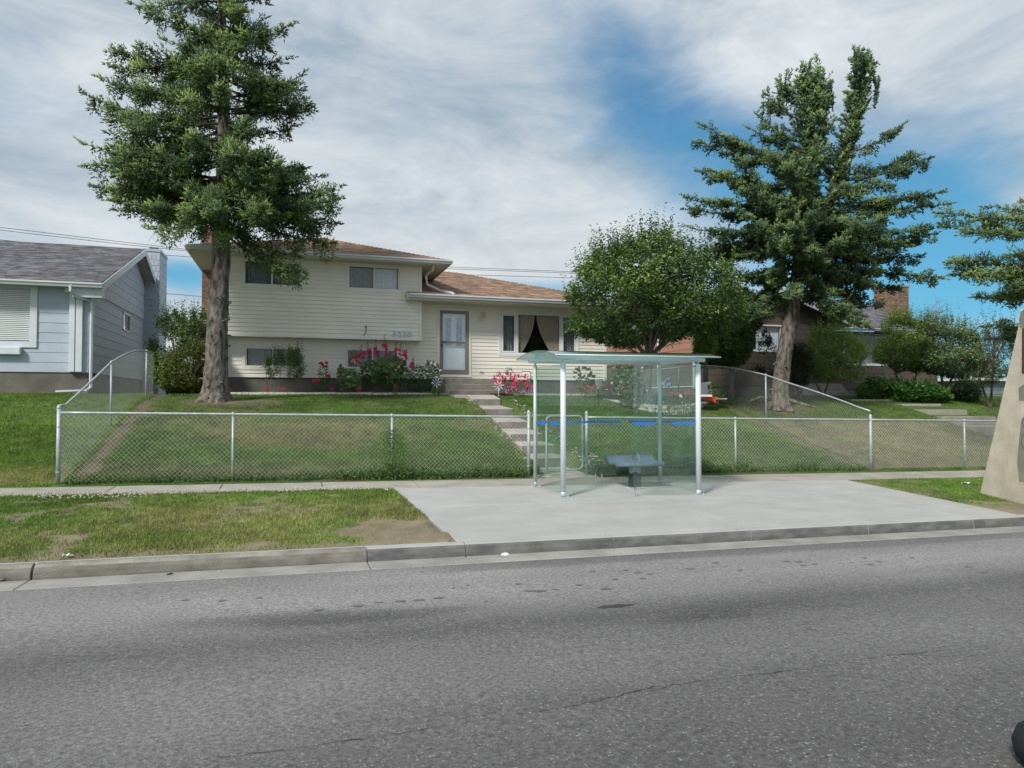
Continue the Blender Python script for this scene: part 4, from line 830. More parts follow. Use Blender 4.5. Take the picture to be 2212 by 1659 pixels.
# ------------------------------------------------------------------ bus shelter
SH = thing('bus_shelter', 'glass bus shelter with arched green canopy and white tubular posts', 'bus shelter', (5.5, 11.4, .2))
cFL, cFR, cBL, cBR = map(np.array, ((4.29, 10.93), (6.79, 10.80), (4.18, 12.03), (6.69, 11.98)))
def SP(a, b2, z=None):   # a across -1..1, b depth -1 (street) .. 1
    p = (cFL*(1-a)*(1-b2)+cFR*(1+a)*(1-b2)+cBL*(1-a)*(1+b2)+cBR*(1+a)*(1+b2))/4
    return np.array((p[0], p[1], float(gz(*p))+.006 if z is None else z))
for a, b2, r_ in ((-1, -1, .047), (1, -1, .047), (-1, 1, .036), (1, 1, .040)):
    p = SP(a, b2); mb = MB().tube([p+UP*.10, (p[0], p[1], 2.455)], r_, 16); mb.tube([p+UP*.02, p+UP*.12], r_*.86, 12)
    po = mb.build('post', m_alu if b2 < 0 else m_alud, SH, smooth=False)
    for f_ in po.data.polygons: f_.use_smooth = len(f_.vertices) == 4
    MB().box(p[0]-.09, p[0]+.09, p[1]-.06, p[1]+.06, p[2], p[2]+.014).lathe((p[0]-.07, p[1]-.04, p[2]+.014), [(.011, 0), (.011, .03), (0, .03)], 6).lathe((p[0]+.07, p[1]-.04, p[2]+.014), [(.011, 0), (.011, .03), (0, .03)], 6).build('base_plate', m_alud, po)
    MB().box(p[0]-.012, p[0]+.012, p[1]-.02, p[1]+.02, 2.45, 2.52).build('bracket', m_alud, po)
for b2 in (-1, 1):
    p, q = SP(-1.10, b2, 2.53), SP(1.10, b2, 2.53); bm = MB().tube([p, q], .037, 14).build('roof_beam', m_alu, SH)
    for f_ in bm.data.polygons: f_.use_smooth = len(f_.vertices) == 4
def arc(b2, dz=0): return 2.570+.112*(1-(b2/1.45)**2)+dz
BB = np.linspace(-1.45, 1.45, 19)
mb = MB()
for i in range(18):
    for (zt, flip) in ((0, 0), (-.008, 1)):
        q = [SP(-1.20, BB[i], arc(BB[i], zt)), SP(1.20, BB[i], arc(BB[i], zt)), SP(1.20, BB[i+1], arc(BB[i+1], zt)), SP(-1.20, BB[i+1], arc(BB[i+1], zt))]
        mb.quad(*(q if not flip else q[::-1]))
mb.build('canopy', m_canopy, SH, smooth=True)
for b2 in (-1.45, 1.45): MB().tube([SP(-1.205, b2, arc(b2)-.004), SP(1.205, b2, arc(b2)-.004)], .011, 8).build('canopy_edge', m_alu, SH, smooth=True)
mb = MB()
for a in (-1.203, 1.203): mb.tube([SP(a, b2, arc(b2)-.004) for b2 in BB], .005, 5)
mb.build('canopy_end_edge', m_sedge, SH)
for a in (-1.0, -.33, .33, 1.0):
    mb = MB(); n = 12; bs_l = np.linspace(-1, 1, n+1)
    for i in range(n):
        for da, fl in ((-.006, 0), (.006, 1)):
            q = [SP(a+da, bs_l[i], 2.50), SP(a+da, bs_l[i+1], 2.50), SP(a+da, bs_l[i+1], arc(bs_l[i+1])-.01), SP(a+da, bs_l[i], arc(bs_l[i])-.01)] if abs(a) > .9 else [SP(a+da, bs_l[i], arc(bs_l[i])-.06), SP(a+da, bs_l[i+1], arc(bs_l[i+1])-.06), SP(a+da, bs_l[i+1], arc(bs_l[i+1])-.01), SP(a+da, bs_l[i], arc(bs_l[i])-.01)]
            mb.quad(*(q[::-1] if fl else q))
        lo_ = 2.50 if abs(a) > .9 else None
        mb.quad(SP(a-.006, bs_l[i], lo_ or arc(bs_l[i])-.06), SP(a+.006, bs_l[i], lo_ or arc(bs_l[i])-.06), SP(a+.006, bs_l[i+1], lo_ or arc(bs_l[i+1])-.06), SP(a-.006, bs_l[i+1], lo_ or arc(bs_l[i+1])-.06))
    mb.build('rafter', m_alu, SH)
lb = MB(); p0, p1 = SP(-1.02, -.93), SP(-1.02, -.72); lb.hexa([(p0[0]-.006, p0[1], 2.505), (p0[0], p0[1], 2.505), (p1[0], p1[1], 2.505), (p1[0]-.006, p1[1], 2.505), (p0[0]-.006, p0[1], 2.585), (p0[0], p0[1], 2.585), (p1[0], p1[1], 2.60), (p1[0]-.006, p1[1], 2.60)]); lb = lb.build('notice_plate', m_black, SH)
for z in (2.523, 2.54, 2.562): MB().quad((p1[0]-.009, p1[1]-.012, z), (p0[0]-.009, p0[1]+.012, z), (p0[0]-.009, p0[1]+.012, z+.009), (p1[0]-.009, p1[1]-.012, z+.009)).build('print_line', m_white, lb)
def panel(a0, b0, a1, b1, z0, z1, stripes=(), zs=1.40, off=.0):
    p, q = SP(a0, b0), SP(a1, b1); d = (q-p)[:2]; Lp = np.linalg.norm(d); d = d/Lp; n_ = np.array((-d[1], d[0], 0))*.005
    P0, P1 = np.array((p[0], p[1], 0)), np.array((q[0], q[1], 0))
    mb = MB(); mb.quad(P0+UP*z0-n_, P1+UP*z0-n_, P1+UP*z1-n_, P0+UP*z1-n_, 0); mb.quad(P1+UP*z0+n_, P0+UP*z0+n_, P0+UP*z1+n_, P1+UP*z1+n_, 0)
    for A, B_ in ((P0+UP*z0, P0+UP*z1), (P1+UP*z0, P1+UP*z1), (P0+UP*z0, P1+UP*z0), (P0+UP*z1, P1+UP*z1)): mb.quad(A-n_, A+n_, B_+n_, B_-n_, 1)
    g_ = mb.build('glass_panel', [m_sglass, m_sedge], SH)
    for (f0, f1, dz) in stripes:
        A, B_ = P0+(P1-P0)*f0, P0+(P1-P0)*f1; m2 = n_*1.5
        MB().hexa([A+UP*(zs+dz)-m2, B_+UP*(zs+dz)-m2, B_+UP*(zs+dz)+m2, A+UP*(zs+dz)+m2, A+UP*(zs+dz+.032)-m2, B_+UP*(zs+dz+.032)-m2, B_+UP*(zs+dz+.032)+m2, A+UP*(zs+dz+.032)+m2]).build('blue_stripe', m_bluet, g_)
panel(-1.01, .90, -1.01, -.88, .40, 2.42, ((0, .42, 0), (.66, 1, 0)))
panel(1.0, -.88, 1.0, .90, .36, 2.42, ((0, .35, 0), (.6, 1, 0)))
panel(-.95, 1.0, -.02, 1.0, .42, 2.42, ((.0, .30, 0), (.36, .56, 0), (.62, 1.0, 0)))
panel(0.0, 1.0, .94, 1.0, .42, 2.42, ((0, .36, 0), (.52, 1, 0)))
panel(.02, -1.0, .95, -1.0, .30, 2.44, ((.0, .34, 0), (.62, 1, 0)))
mb = MB()
for (a, b2, z) in ((-.06, 1, .42), (.04, 1, .42), (.04, -1, .30)):
    p = SP(a, b2); mb.tube([p, (p[0], p[1], z)], .007, 6).lathe((p[0], p[1], z-.03), [(.02, 0), (.022, .05), (0, .05)], 8)
mb.build('glass_foot', m_steel, SH)
# bench
BN = thing('shelter_bench', 'blue-grey moulded bench on one thick post inside the glass shelter', 'bench', (6.03, 11.72, .2))
prof = [(.22, .825), (.205, .785), (.17, .74), (.10, .715), (.0, .71), (-.09, .722), (-.16, .722), (-.21, .69), (-.225, .655), (-.215, .64), (-.19, .66), (-.14, .69), (0, .675), (.11, .685), (.19, .725), (.225, .77), (.235, .82)]
mb = MB(); ang = rad(-2); e1 = np.array((math.cos(ang), math.sin(ang), 0)); c0 = np.array((6.03, 11.72, -.03)); hw_ = .475
kp = len(prof); n0 = 0
XS = [-hw_, -hw_+.02, 0, hw_-.02, hw_]
for xi in XS: mb.v += [tuple(c0+e1*xi+np.array((0, p[0], p[1]))) for p in prof]
for i in range(len(XS)-1):
    for j in range(kp): q = (j+1) % kp; mb.f.append((i*kp+j, i*kp+q, (i+1)*kp+q, (i+1)*kp+j)); mb.mi.append(0)
mb.f.append(tuple(range(kp))); mb.f.append(tuple(reversed(range((len(XS)-1)*kp, len(XS)*kp)))); mb.mi += [0, 0]
seat = mb.build('seat', m_bench, BN)
for f_ in seat.data.polygons: f_.use_smooth = len(f_.vertices) == 4
zb = float(gz(6.0, 11.72))
ps = MB(); ps.box(5.93, 6.12, 11.67, 11.78, zb+.02, .655); ps = ps.build('pedestal', m_benchp, BN, bevel=.012)
mb = MB(); tt = [(5.925, .47), (5.955, .47), (5.975, .50), (6.02, .50), (6.07, .465), (6.10, .47), (6.125, .50)]
for yy, s_ in ((11.664, 1), (11.786, -1)):
    for (xa, za), (xb, zc) in zip(tt[:-1], tt[1:]):
        q = [(xa, yy, zb+.02), (xb, yy, zb+.02), (xb, yy, zc), (xa, yy, za)]; mb.quad(*(q if s_ > 0 else q[::-1]))
mb.quad((5.924, 11.79, zb+.02), (5.924, 11.66, zb+.02), (5.924, 11.66, .47), (5.924, 11.79, .47)); mb.build('scuffed_paint', m_benchd, ps)
MB().box(5.87, 6.18, 11.62, 11.83, zb+.006, zb+.022).build('base_plate', m_alud, ps)
mb = MB(); pts = [(6.0+.0*i, 11.72+.13*math.cos(rad(a)), .69+.15*math.sin(rad(a))) for i, a in enumerate(range(0, 181, 15))]
for p, q in zip(pts[:-1], pts[1:]):
    mb.quad((p[0]+.03, p[1], p[2]), (p[0]+.07, p[1], p[2]), (q[0]+.07, q[1], q[2]), (q[0]+.03, q[1], q[2])); mb.quad((q[0]+.03, q[1], q[2]-.006), (q[0]+.07, q[1], q[2]-.006), (p[0]+.07, p[1], p[2]-.006), (p[0]+.03, p[1], p[2]-.006))
mb.build('arm_loop', m_steel, BN)
# ------------------------------------------------------------------ concrete pier
PR = thing('concrete_pier', 'tall tapering pale concrete pier with a rusty inset panel at the right edge', 'monument', (13.3, 10.2, 0))
zg = -.08; pA_, pB_ = onground(2110, 1067), onground(2195, 1087)
pd_ = (pB_-pA_)*np.array((1, 1, 0)); pd_ /= np.linalg.norm(pd_); pn_ = np.array((pd_[1], -pd_[0], 0)); pn_ = -pn_ if np.dot(pn_, pA_-CAM) > 0 else pn_   # towards the street
zt_ = 3.5; p0_ = np.array((pA_[0], pA_[1], 0))
def PW(a, dep, z): return p0_+pd_*a-pn_*dep+UP*z
def prc(u, v):
    r_ = ray(u, v); k = np.dot(p0_-CAM, pn_)/np.dot(r_, pn_); return CAM+r_*k
al_ = float(np.dot(prc(2198, 668)-p0_, pd_)); W_ = 2.3
def ring(a0, a1, dep0, dep1, z, c): return [PW(a0+c, dep0, z), PW(a1-c, dep0, z), PW(a1, dep0+c, z), PW(a1, dep1-c, z), PW(a1-c, dep1, z), PW(a0+c, dep1, z), PW(a0, dep1-c, z), PW(a0, dep0+c, z)]
zt_ = float(prc(2198, 668)[2]); mb = MB(); NR = 14; rings = []
for k in range(NR+1):
    f = k/NR; rings.append(ring(al_*f, W_-al_*f, .05*f, .62-.05*f, zg+(zt_-.03-zg)*f, .045))
rings.append(ring(al_+.03, W_-al_-.03, .08, .54, zt_, .045))
for k in range(NR+1):
    for j in range(8): q = (j+1) % 8; mb.quad(rings[k][j], rings[k][q], rings[k+1][q], rings[k+1][j])
mb.poly(rings[-1]); mb.build('shaft', m_pier, PR)
def onpier(u, v, dy=-.004):
    p = prc(u, v); f = (p[2]-zg)/(zt_-zg); return p-pn_*(.05*f+dy)
pn = [onpier(2203, 709), onpier(2290, 700), onpier(2290, 830), onpier(2204, 806)]
MB().hexa([p-pn_*.03 for p in pn]+[p+pn_*.004 for p in pn]).build('rusty_panel', m_rust, PR)
for i, pg in enumerate(([(2200, 672), (2240, 668), (2240, 707), (2198, 707), (2196, 690)], [(2197, 838), (2212, 828), (2240, 830), (2240, 865), (2199, 865)], [(2204, 906), (2212, 898), (2240, 900), (2240, 1040), (2202, 1040), (2197, 1000), (2199, 960)])):
    MB().poly([onpier(u, v, -.005-.001*i) for u, v in pg][::-1]).build('mortar_patch', m_patch, PR)
MB().tube([onpier(u, v, -.006) for u, v in ((2225, 898), (2210, 903), (2206, 912), (2209, 922), (2225, 925))], .006, 5).tube([onpier(u, v, -.006) for u, v in ((2225, 935), (2208, 938), (2205, 955), (2210, 970))], .006, 5).build('crack', m_shade, PR)
# ------------------------------------------------------------------ vegetation helpers
def nrm(a): return a/(np.linalg.norm(a, axis=-1, keepdims=True)+1e-9)
def leaf_mesh(P, D, size, ratio, rs, base, var=.3, fold=.18, droop=.0, flat=None):
    n = len(P); s = size*rs.uniform(.65, 1.25, n)[:, None]; D = nrm(D+np.array((0, 0, -droop)))
    up = rs.randn(n, 3)*.7+np.array((0, 0, 1.)) if flat is None else rs.randn(n, 3)*.35+flat
    S = nrm(np.cross(D, up)); Nn = np.cross(S, D); w = s*ratio*.5
    V = np.stack([P, P+D*s*.45+S*w+Nn*s*fold*.5, P+D*s-Nn*s*.12, P+D*s*.45-S*w+Nn*s*fold*.5], 1).reshape(-1, 3)
    i = np.arange(n)[:, None]*4; Fc = np.concatenate([np.stack([i, i+1, i+2], 2)[:, 0], np.stack([i, i+2, i+3], 2)[:, 0]], 0)
    c = base*(1+rs.uniform(-var, var, (n, 1))); c = np.repeat(c[:, None], 4, 1).reshape(-1, 3); return V, Fc, c
class Cloud:
    def __init__(s): s.V = []; s.F = []; s.C = []; s.n = 0
    def add(s, V, Fc, C): s.V.append(V); s.F.append(Fc+s.n); s.C.append(C); s.n += len(V)
    def build(s, name, mt, parent, **k): return npmesh(name, np.concatenate(s.V), np.concatenate(s.F), mt, np.concatenate(s.C), parent=parent, **k)
def twiggy(tips, dirs, ln, nl, size, ratio, rs, base, hi, droop=.3, zr=None):
    """leaves set along short twigs"""
    n = len(tips); Dr = nrm(dirs); Ps, Ds, Cs = [], [], []
    side = nrm(np.cross(Dr, rs.randn(n, 3))); L_ = ln*rs.uniform(.6, 1.3, n)[:, None]
    cn = vn(tips[:, 0]*1.0+tips[:, 1]*.6, tips[:, 2]*1.0, 1.5, 19, 2)[:, None]; tone = np.clip(rs.uniform(0, 1, (n, 1))**1.8*.7+np.clip((cn-.5)*2.4, -.2, .8), 0, 1.1)
    for k in range(nl):
        f = (k+.3)/nl; p = tips+Dr*L_*f+rs.randn(n, 3)*.01; sg = 1 if k % 2 else -1; rot = nrm(side*sg+rs.randn(n, 3)*.5)
        Ps.append(p); Ds.append(nrm(Dr*.55+rot*.8)); Cs.append(base*(1-tone*f)+hi*tone*f)
    P, D, C = np.concatenate(Ps), np.concatenate(Ds), np.concatenate(Cs); return leaf_mesh(P, D, size, ratio, rs, C, droop=droop)
def inpoly(px, py, poly):
    ins = np.zeros(len(px), bool); j = len(poly)-1
    for i in range(len(poly)):
        xi, yi = poly[i]; xj, yj = poly[j]
        ins ^= ((yi > py) != (yj > py)) & (px < (xj-xi)*(py-yi)/((yj-yi) or 1e-9)+xi); j = i
    return ins
def edist(px, py, poly):
    d = np.full(len(px), 1e9)
    for i in range(len(poly)):
        a, b2 = np.array(poly[i-1], float), np.array(poly[i], float); ab = b2-a; t = np.clip(((px-a[0])*ab[0]+(py-a[1])*ab[1])/(ab@ab+1e-9), 0, 1)
        d = np.minimum(d, np.hypot(px-a[0]-t*ab[0], py-a[1]-t*ab[1]))
    return d
def crown_pts(poly, d, thick, n, rs, clump=.0, csc=1.3):
    """points filling a rounded crown: its outline at distance d and a depth that swells towards the middle"""
    poly = [tuple(p) for p in poly]; xs_, ys_ = [p[0] for p in poly], [p[1] for p in poly]; out = []
    while sum(len(o) for o in out) < n:
        u = rs.uniform(min(xs_), max(xs_), n*2); v = rs.uniform(min(ys_), max(ys_), n*2); k = inpoly(u, v, poly); u, v = u[k], v[k]
        e = edist(u, v, poly)*d/F; h = thick*np.sqrt(np.clip(1-(1-np.clip(e/thick, 0, 1))**2, 0, 1))
        t = np.sign(rs.uniform(-1, 1, len(u)))*rs.rand(len(u))**.55*h
        P = CAM+np.stack([(u-CX)/F*d, t*0, -(v-867)/F*d], 1)@np.array([RGT, FWD, UP])+FWD*(d+t)[:, None]
        if clump:
            q = vn(P[:, 0]*csc+P[:, 1]*.7*csc, P[:, 2]*csc-P[:, 1]*.5*csc, 1.0, 77, 2); P = P[q > clump*rs.uniform(.85, 1.15, len(P))]
        out.append(P)
    return np.concatenate(out)[:n]
def bez(a, c, b2, n=8):
    a, c, b2 = map(np.array, (a, c, b2)); return [(1-t)**2*a+2*t*(1-t)*c+t*t*b2 for t in np.linspace(0, 1, n)]
def broadleaf(name, label, cat, poly, d, thick, ntw, ln, nl, size, ratio, base, hi, stems, seed, group=None, clump=.42, droop=.3, limb_r=.03, bark=None, nlimb=26, upb=.6, csc=1.3, rot=0, sprig=40):
    rs = np.random.RandomState(seed); P = crown_pts(poly, d, thick, ntw, rs, clump, csc); c = P.mean(0); c[2] -= .4*(P[:, 2].max()-P[:, 2].min())
    D = nrm(P-c)+np.array((0, 0, upb))+rs.randn(ntw, 3)*.45
    base_pt = np.array(stems[0][0]); o = thing(name, label, cat, base_pt, group)
    lat = (P-P.mean(0))@RGT; topz = np.array([P[np.abs(lat-l_) < .35][:, 2].max() for l_ in lat]); isT = np.where(P[:, 2] > topz-.55)[0]; pick = rs.choice(isT, min(len(isT), sprig)) if sprig else []
    cl = Cloud(); cl.add(*twiggy(P-nrm(D)*ln*.5, D, ln, nl, size, ratio, rs, np.array(base), np.array(hi), droop)); 
    if sprig: cl.add(*twiggy(P[pick], nrm(P[pick]-c)*.5+np.array((0, 0, 1.))+rs.randn(len(pick), 3)*.12, ln*1.7, 13, size*.8, ratio, rs, np.array(base)*.9, np.array(hi)*.8, .25))
    cl.build('crown', m_leaf, o)
    mb = MB()
    for pts, r0, r1 in [(s[0:-2], s[-2], s[-1]) for s in stems]: mb.tube(pts, list(np.linspace(r0, r1, len(pts))), 9, cap=False)
    top = np.array(stems[0][-3]); 
    for i in range(nlimb):
        q = P[rs.randint(ntw)]; s0 = np.array(stems[i % len(stems)][-3]); m_ = (s0+q)/2+np.array((0, 0, .15*np.linalg.norm(q-s0)))*rs.uniform(-.2, 1)
        mb.tube(bez(s0, m_, q, 7), list(np.linspace(limb_r*rs.uniform(.6, 1), .004, 7)), 5, cap=False)
    mb.build('trunk', bark or m_bark2, o, smooth=True); return o
def shoots(P, D, ln, r, rs, col):
    n = len(P); L_ = ln*rs.uniform(.6, 1.3, n)[:, None]; D = nrm(D); A = nrm(np.cross(D, rs.randn(n, 3))); B = np.cross(D, A); R_ = r*rs.uniform(.7, 1.3, (n, 1))
    m = P+D*L_*.22; ring = [m+(A*math.cos(t)+B*math.sin(t))*R_*rs.uniform(.75, 1.45, (n, 1)) for t in (0, 2.09, 4.19)]
    V = np.stack(ring+[P+D*L_], 1).reshape(-1, 3); i = np.arange(n)*4
    Fc = np.concatenate([np.stack([i+3, i+b2, i+c], 1) for b2, c in ((0, 1), (1, 2), (2, 0))])
    C = np.repeat(col[:, None], 4, 1); C[:, 3] *= 1.4; return V, Fc, C.reshape(-1, 3)
def spruce(name, label, trunks, limbs, seed, base, hi, sl=.10, sr=.014, dens=1.0, secl=.55, hang=.5, group=None, knots=0, puff=1.9, pd=1.0, pz_=.75, pr_=1.0):
    """trunks: [(points, radii)], limbs: [(start, ctrl, tip)]"""
    rs = np.random.RandomState(seed); o = thing(name, label, 'tree', trunks[0][0][0], group); cl = Cloud(); br = MB(); base = np.array(base); hi = np.array(hi)
    for (a, c, b2) in limbs:
        a, c, b2 = map(lambda v: np.array(v, float), (a, c, b2)); L_ = np.linalg.norm(b2-a); n = max(5, int(L_/.16)); T = np.linspace(0, 1, n)
        Q = np.array([(1-t)**2*a+2*t*(1-t)*c+t*t*b2 for t in T]); Q += np.cumsum(rs.randn(n, 3)*.012, 0)*T[:, None]
        br.tube(list(Q), list(np.linspace(.012+.011*L_, .004, n)), 5, cap=False)
        tone0 = rs.uniform(0, 1)**1.3; ph = rs.uniform(0, 6.28); clumpf = .72+.42*np.sin(T*L_*5.5+ph)
        for i in range(n):
            f = T[i]
            if f < .16 and L_ > .8: continue
            tg = nrm(Q[min(i+1, n-1)]-Q[max(i-1, 0)]); hz = nrm(np.cross(tg, UP)+1e-6)
            for sg in (1, -1, 0, 0):
                if rs.rand() > .92*dens: continue
                l2 = secl*(.55+.45*math.sin(min(1, (1-f)*1.25+.12)*math.pi*.5))*min(1, .45+L_/3)*rs.uniform(.45, 1.15)*clumpf[i]
                if sg == 0:
                    dr = tg*.35+hz*rs.uniform(-.5, .5)+UP*(-hang*rs.uniform(.4, 1.3) if rs.rand() < .6 else rs.uniform(.1, .6)); l2 *= .75
                else: dr = tg*.75+hz*sg*rs.uniform(.55, 1.0)+UP*rs.uniform(-.35, .22)
                if i == n-1: dr = tg+rs.randn(3)*.12
                dr = nrm(dr); m = max(3, int(l2/.042)); s = np.linspace(.05, 1, m)[:, None]
                ax = Q[i]+dr*l2*s+UP*(.10*l2*(s**2)-.04*l2*s)
                sd = nrm(np.cross(dr, UP)+rs.randn(3)*.2); alt = np.where(np.arange(m) % 2, 1, -1)[:, None]
                D1 = dr*.75+sd*alt*.75+rs.randn(m, 3)*.28; D2 = dr*.6-sd*alt*.55+rs.randn(m, 3)*.45+UP*.15
                P = np.concatenate([ax, ax, ax[-1:]]); D = np.concatenate([D1, D2, dr[None]])
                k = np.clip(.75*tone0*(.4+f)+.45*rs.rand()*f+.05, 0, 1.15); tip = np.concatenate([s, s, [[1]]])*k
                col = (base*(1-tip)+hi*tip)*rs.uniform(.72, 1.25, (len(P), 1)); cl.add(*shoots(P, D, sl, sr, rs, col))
    # rounded bunches of shoots along the outer boughs
    for (a, c, b2) in limbs:
        a, c, b2 = map(lambda v: np.array(v, float), (a, c, b2)); L_ = np.linalg.norm(b2-a)
        for j in range(max(1, int(L_*puff)) if L_ > 1.15 else int(rs.rand() < .3)):
            t = rs.uniform(.35, 1.0) if L_ > 1 else rs.uniform(.5, 1.0); ctr = (1-t)**2*a+2*t*(1-t)*c+t*t*b2+rs.randn(3)*.07-UP*.05; R_ = pr_*rs.uniform(.13, .30)*min(1, .5+L_/3); m = int(95*(R_/.22)**1.4*pd)
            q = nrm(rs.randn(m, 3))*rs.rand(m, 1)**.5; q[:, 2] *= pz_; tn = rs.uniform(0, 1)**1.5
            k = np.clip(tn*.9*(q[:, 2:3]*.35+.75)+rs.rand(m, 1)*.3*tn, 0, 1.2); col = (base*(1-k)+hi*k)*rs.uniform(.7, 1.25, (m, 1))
            cl.add(*shoots(ctr+q*R_*.75, q*1.1+np.array((0, 0, .35))+rs.randn(m, 3)*.4+nrm(b2-a)*.4, sl, sr, rs, col))
    crown = cl.build('crown', m_needle, o)
    tk = MB()
    for pts, rad_ in trunks:
        pts = [np.array(p, float) for p in pts]; P2, R2 = [], []
        for i in range(len(pts)-1):
            K = 8
            for j in range(K): f = j/K; P2.append(pts[i]*(1-f)+pts[i+1]*f); R2.append(rad_[i]*(1-f)+rad_[i+1]*f)
        P2.append(pts[-1]); R2.append(rad_[-1]); k0 = len(tk.v); tk.tube(P2, R2, 20, cap=False)
        V = np.array(tk.v[k0:]); ctr = np.repeat(np.array(P2), 20, 0); rr_ = V-ctr
        for q in range(len(V)):
            z = V[q, 2]; th = math.atan2(rr_[q, 1], rr_[q, 0]); nz = mnoise.noise(Vector((math.cos(th)*1.7, math.sin(th)*1.7, z*1.6)))*.16+mnoise.noise(Vector((math.cos(th)*5, math.sin(th)*5, z*5)))*.09
            fl = max(0, 1-(z-P2[0][2])/.5); nz += fl**2*(.35+.28*math.sin(th*5+1.3)); V[q] = ctr[q]+rr_[q]*(1+nz)
        tk.v[k0:] = [tuple(v) for v in V]
    tr = tk.build('trunk', m_bark, o, smooth=True); br.build('branches', m_twig, o)
    if knots:
        kb = MB(); pts, rad_ = trunks[0]; pts = [np.array(p, float) for p in pts]
        for i in range(knots):
            f = rs.uniform(.12, 2.6); j = int(f); p = pts[j]*(1-f+j)+pts[j+1]*(f-j); r_ = rad_[j]*(1-f+j)+rad_[j+1]*(f-j); th = rs.uniform(0, 6.28); d_ = np.array((math.cos(th), math.sin(th), .1)); l_ = rs.uniform(.02, .10)
            kb.tube([p+d_*r_*.85, p+d_*(r_+l_*.5), p+d_*(r_+l_)], [.035, .022, .016], 7)
        kb.build('branch_stub', m_dead, tr, kind='stuff')
    return o, br
SPR, SPH = (.036, .080, .036), (.22, .32, .085)
# ---- tall spruce on the left
d1 = float(TREE1@FWD) if False else float(np.dot(TREE1-CAM, FWD)); 
def T1(u, v, off=0): return atD(u, v, d1+off)
cen = [(463, 872), (466, 790), (470, 700), (475, 600), (479, 480), (484, 330), (484, 150), (480, 40), (476, -60), (474, -150)]
rpx = [30, 23.5, 21.5, 19.5, 16.5, 13.5, 10, 7.5, 5, 1.5]
trk = [T1(u, v) for u, v in cen]; trk[0][2] = float(gz(trk[0][0], trk[0][1]))-.06; trr = [r_*d1/F for r_ in rpx]
ty = [v for u, v in cen]; tx = [u for u, v in cen]
ev = [-140, -60, 0, 50, 106, 165, 212, 245, 281, 314, 364, 407, 453, 496]; eL = [405, 362, 335, 320, 262, 205, 192, 215, 202, 195, 208, 215, 245, 330]; eR = [535, 572, 590, 600, 612, 625, 676, 655, 600, 640, 690, 728, 725, 640]
rs = np.random.RandomState(3); limbs = []
for i in range(122):
    vt = rs.uniform(-120, 470) if i > 12 else rs.uniform(380, 470); az_ = rs.uniform(0, 2*math.pi); cx_ = math.cos(az_)
    vtip = vt+rs.uniform(-65, 45); R_ = np.interp(vtip, ev, eL) if cx_ < 0 else np.interp(vtip, ev, eR); u0 = np.interp(vt, ty[::-1], tx[::-1])
    wpx = abs(R_-u0)*rs.uniform(.74, 1.02); mean = .5*(abs(np.interp(vtip, ev, eL)-u0)+abs(np.interp(vtip, ev, eR)-u0)); tipu = u0+wpx*cx_; off = math.sin(az_)*mean*rs.uniform(.75, .95)*d1/F
    a = T1(u0, vt); b2 = T1(tipu, vtip, off); b2 = b2-UP*rs.uniform(-.2, .4)+RGT*rs.randn()*.15; c = (a+b2)/2+UP*(rs.uniform(-.28, .12))*np.linalg.norm(b2-a); limbs.append((a, c, b2))
for (u, v, vt, off) in ((290, 2, 80, -.3), (192, 215, 250, .2), (252, 108, 170, .1), (205, 168, 230, -.2), (195, 312, 330, -.3), (676, 235, 205, .2), (655, 212, 190, -.3), (728, 410, 400, -.2), (722, 480, 430, .3), (690, 375, 370, -.3), (725, 440, 400, -.6), (700, 500, 430, .5), (712, 530, 440, -.3), (690, 450, 410, -1.0), (660, 420, 390, .6), (640, 380, 370, -.9), (610, 470, 440, -.9), (668, 480, 430, 0), (640, 545, 490, -.5), (655, 585, 500, -.7), (560, 520, 480, -.6), (245, 450, 420, 0), (340, 500, 450, -.4), (425, 510, 450, .3), (528, 500, 460, .5), (215, 405, 390, .3), (480, 190, 230, -2.0), (430, 170, 200, -1.8), (540, 260, 300, -1.9), (500, 330, 350, -2.2), (420, 300, 320, -2.1), (560, 400, 400, -2.0), (400, 420, 420, -2.0), (350, 330, 350, -1.6)):
    a = T1(np.interp(vt, ty[::-1], tx[::-1]), vt); b2 = T1(u, v, off); limbs.append((a, (a+b2)/2+UP*(-.13*np.linalg.norm(b2-a)), b2))
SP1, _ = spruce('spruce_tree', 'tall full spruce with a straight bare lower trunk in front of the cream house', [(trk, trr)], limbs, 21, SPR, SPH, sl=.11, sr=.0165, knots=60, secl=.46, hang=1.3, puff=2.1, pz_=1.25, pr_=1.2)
# ---- leaning multi-topped spruce on the right
d2 = float(np.dot(TREE2-CAM, FWD))
def T2(u, v, off=0): return atD(u, v, d2+off)
def C2(x, y): return ((x/1.5083+2600)/1.82278, (y/1.5083+150)/1.82278)
tA = [(1681, 884), (1685, 835), (1692, 785), (1704, 715), (1716, 645), (1724, 560), (1732, 450), (1738, 330), (1744, 240), (1747, 160)]; rA = [23, 17.5, 16, 16.5, 13, 10.5, 8.5, 5.5, 3.2, 1]
tB = [(1724, 560), (1760, 490), (1800, 420), (1825, 340), (1846, 250), (1857, 180), (1862, 122)]; rB = [9, 8, 7, 6, 4, 2.5, 1]
tC = [(1736, 400), (1760, 330), (1772, 260), (1778, 175)]; rC = [6, 5, 3, 1]
pa = [T2(*p) for p in tA]; pa[0][2] = float(gz(*pa[0][:2]))-.08; pb = [T2(*p, i*.12) for i, p in enumerate(tB)]; pc = [T2(*p, -.1*i) for i, p in enumerate(tC)]
limbs = []
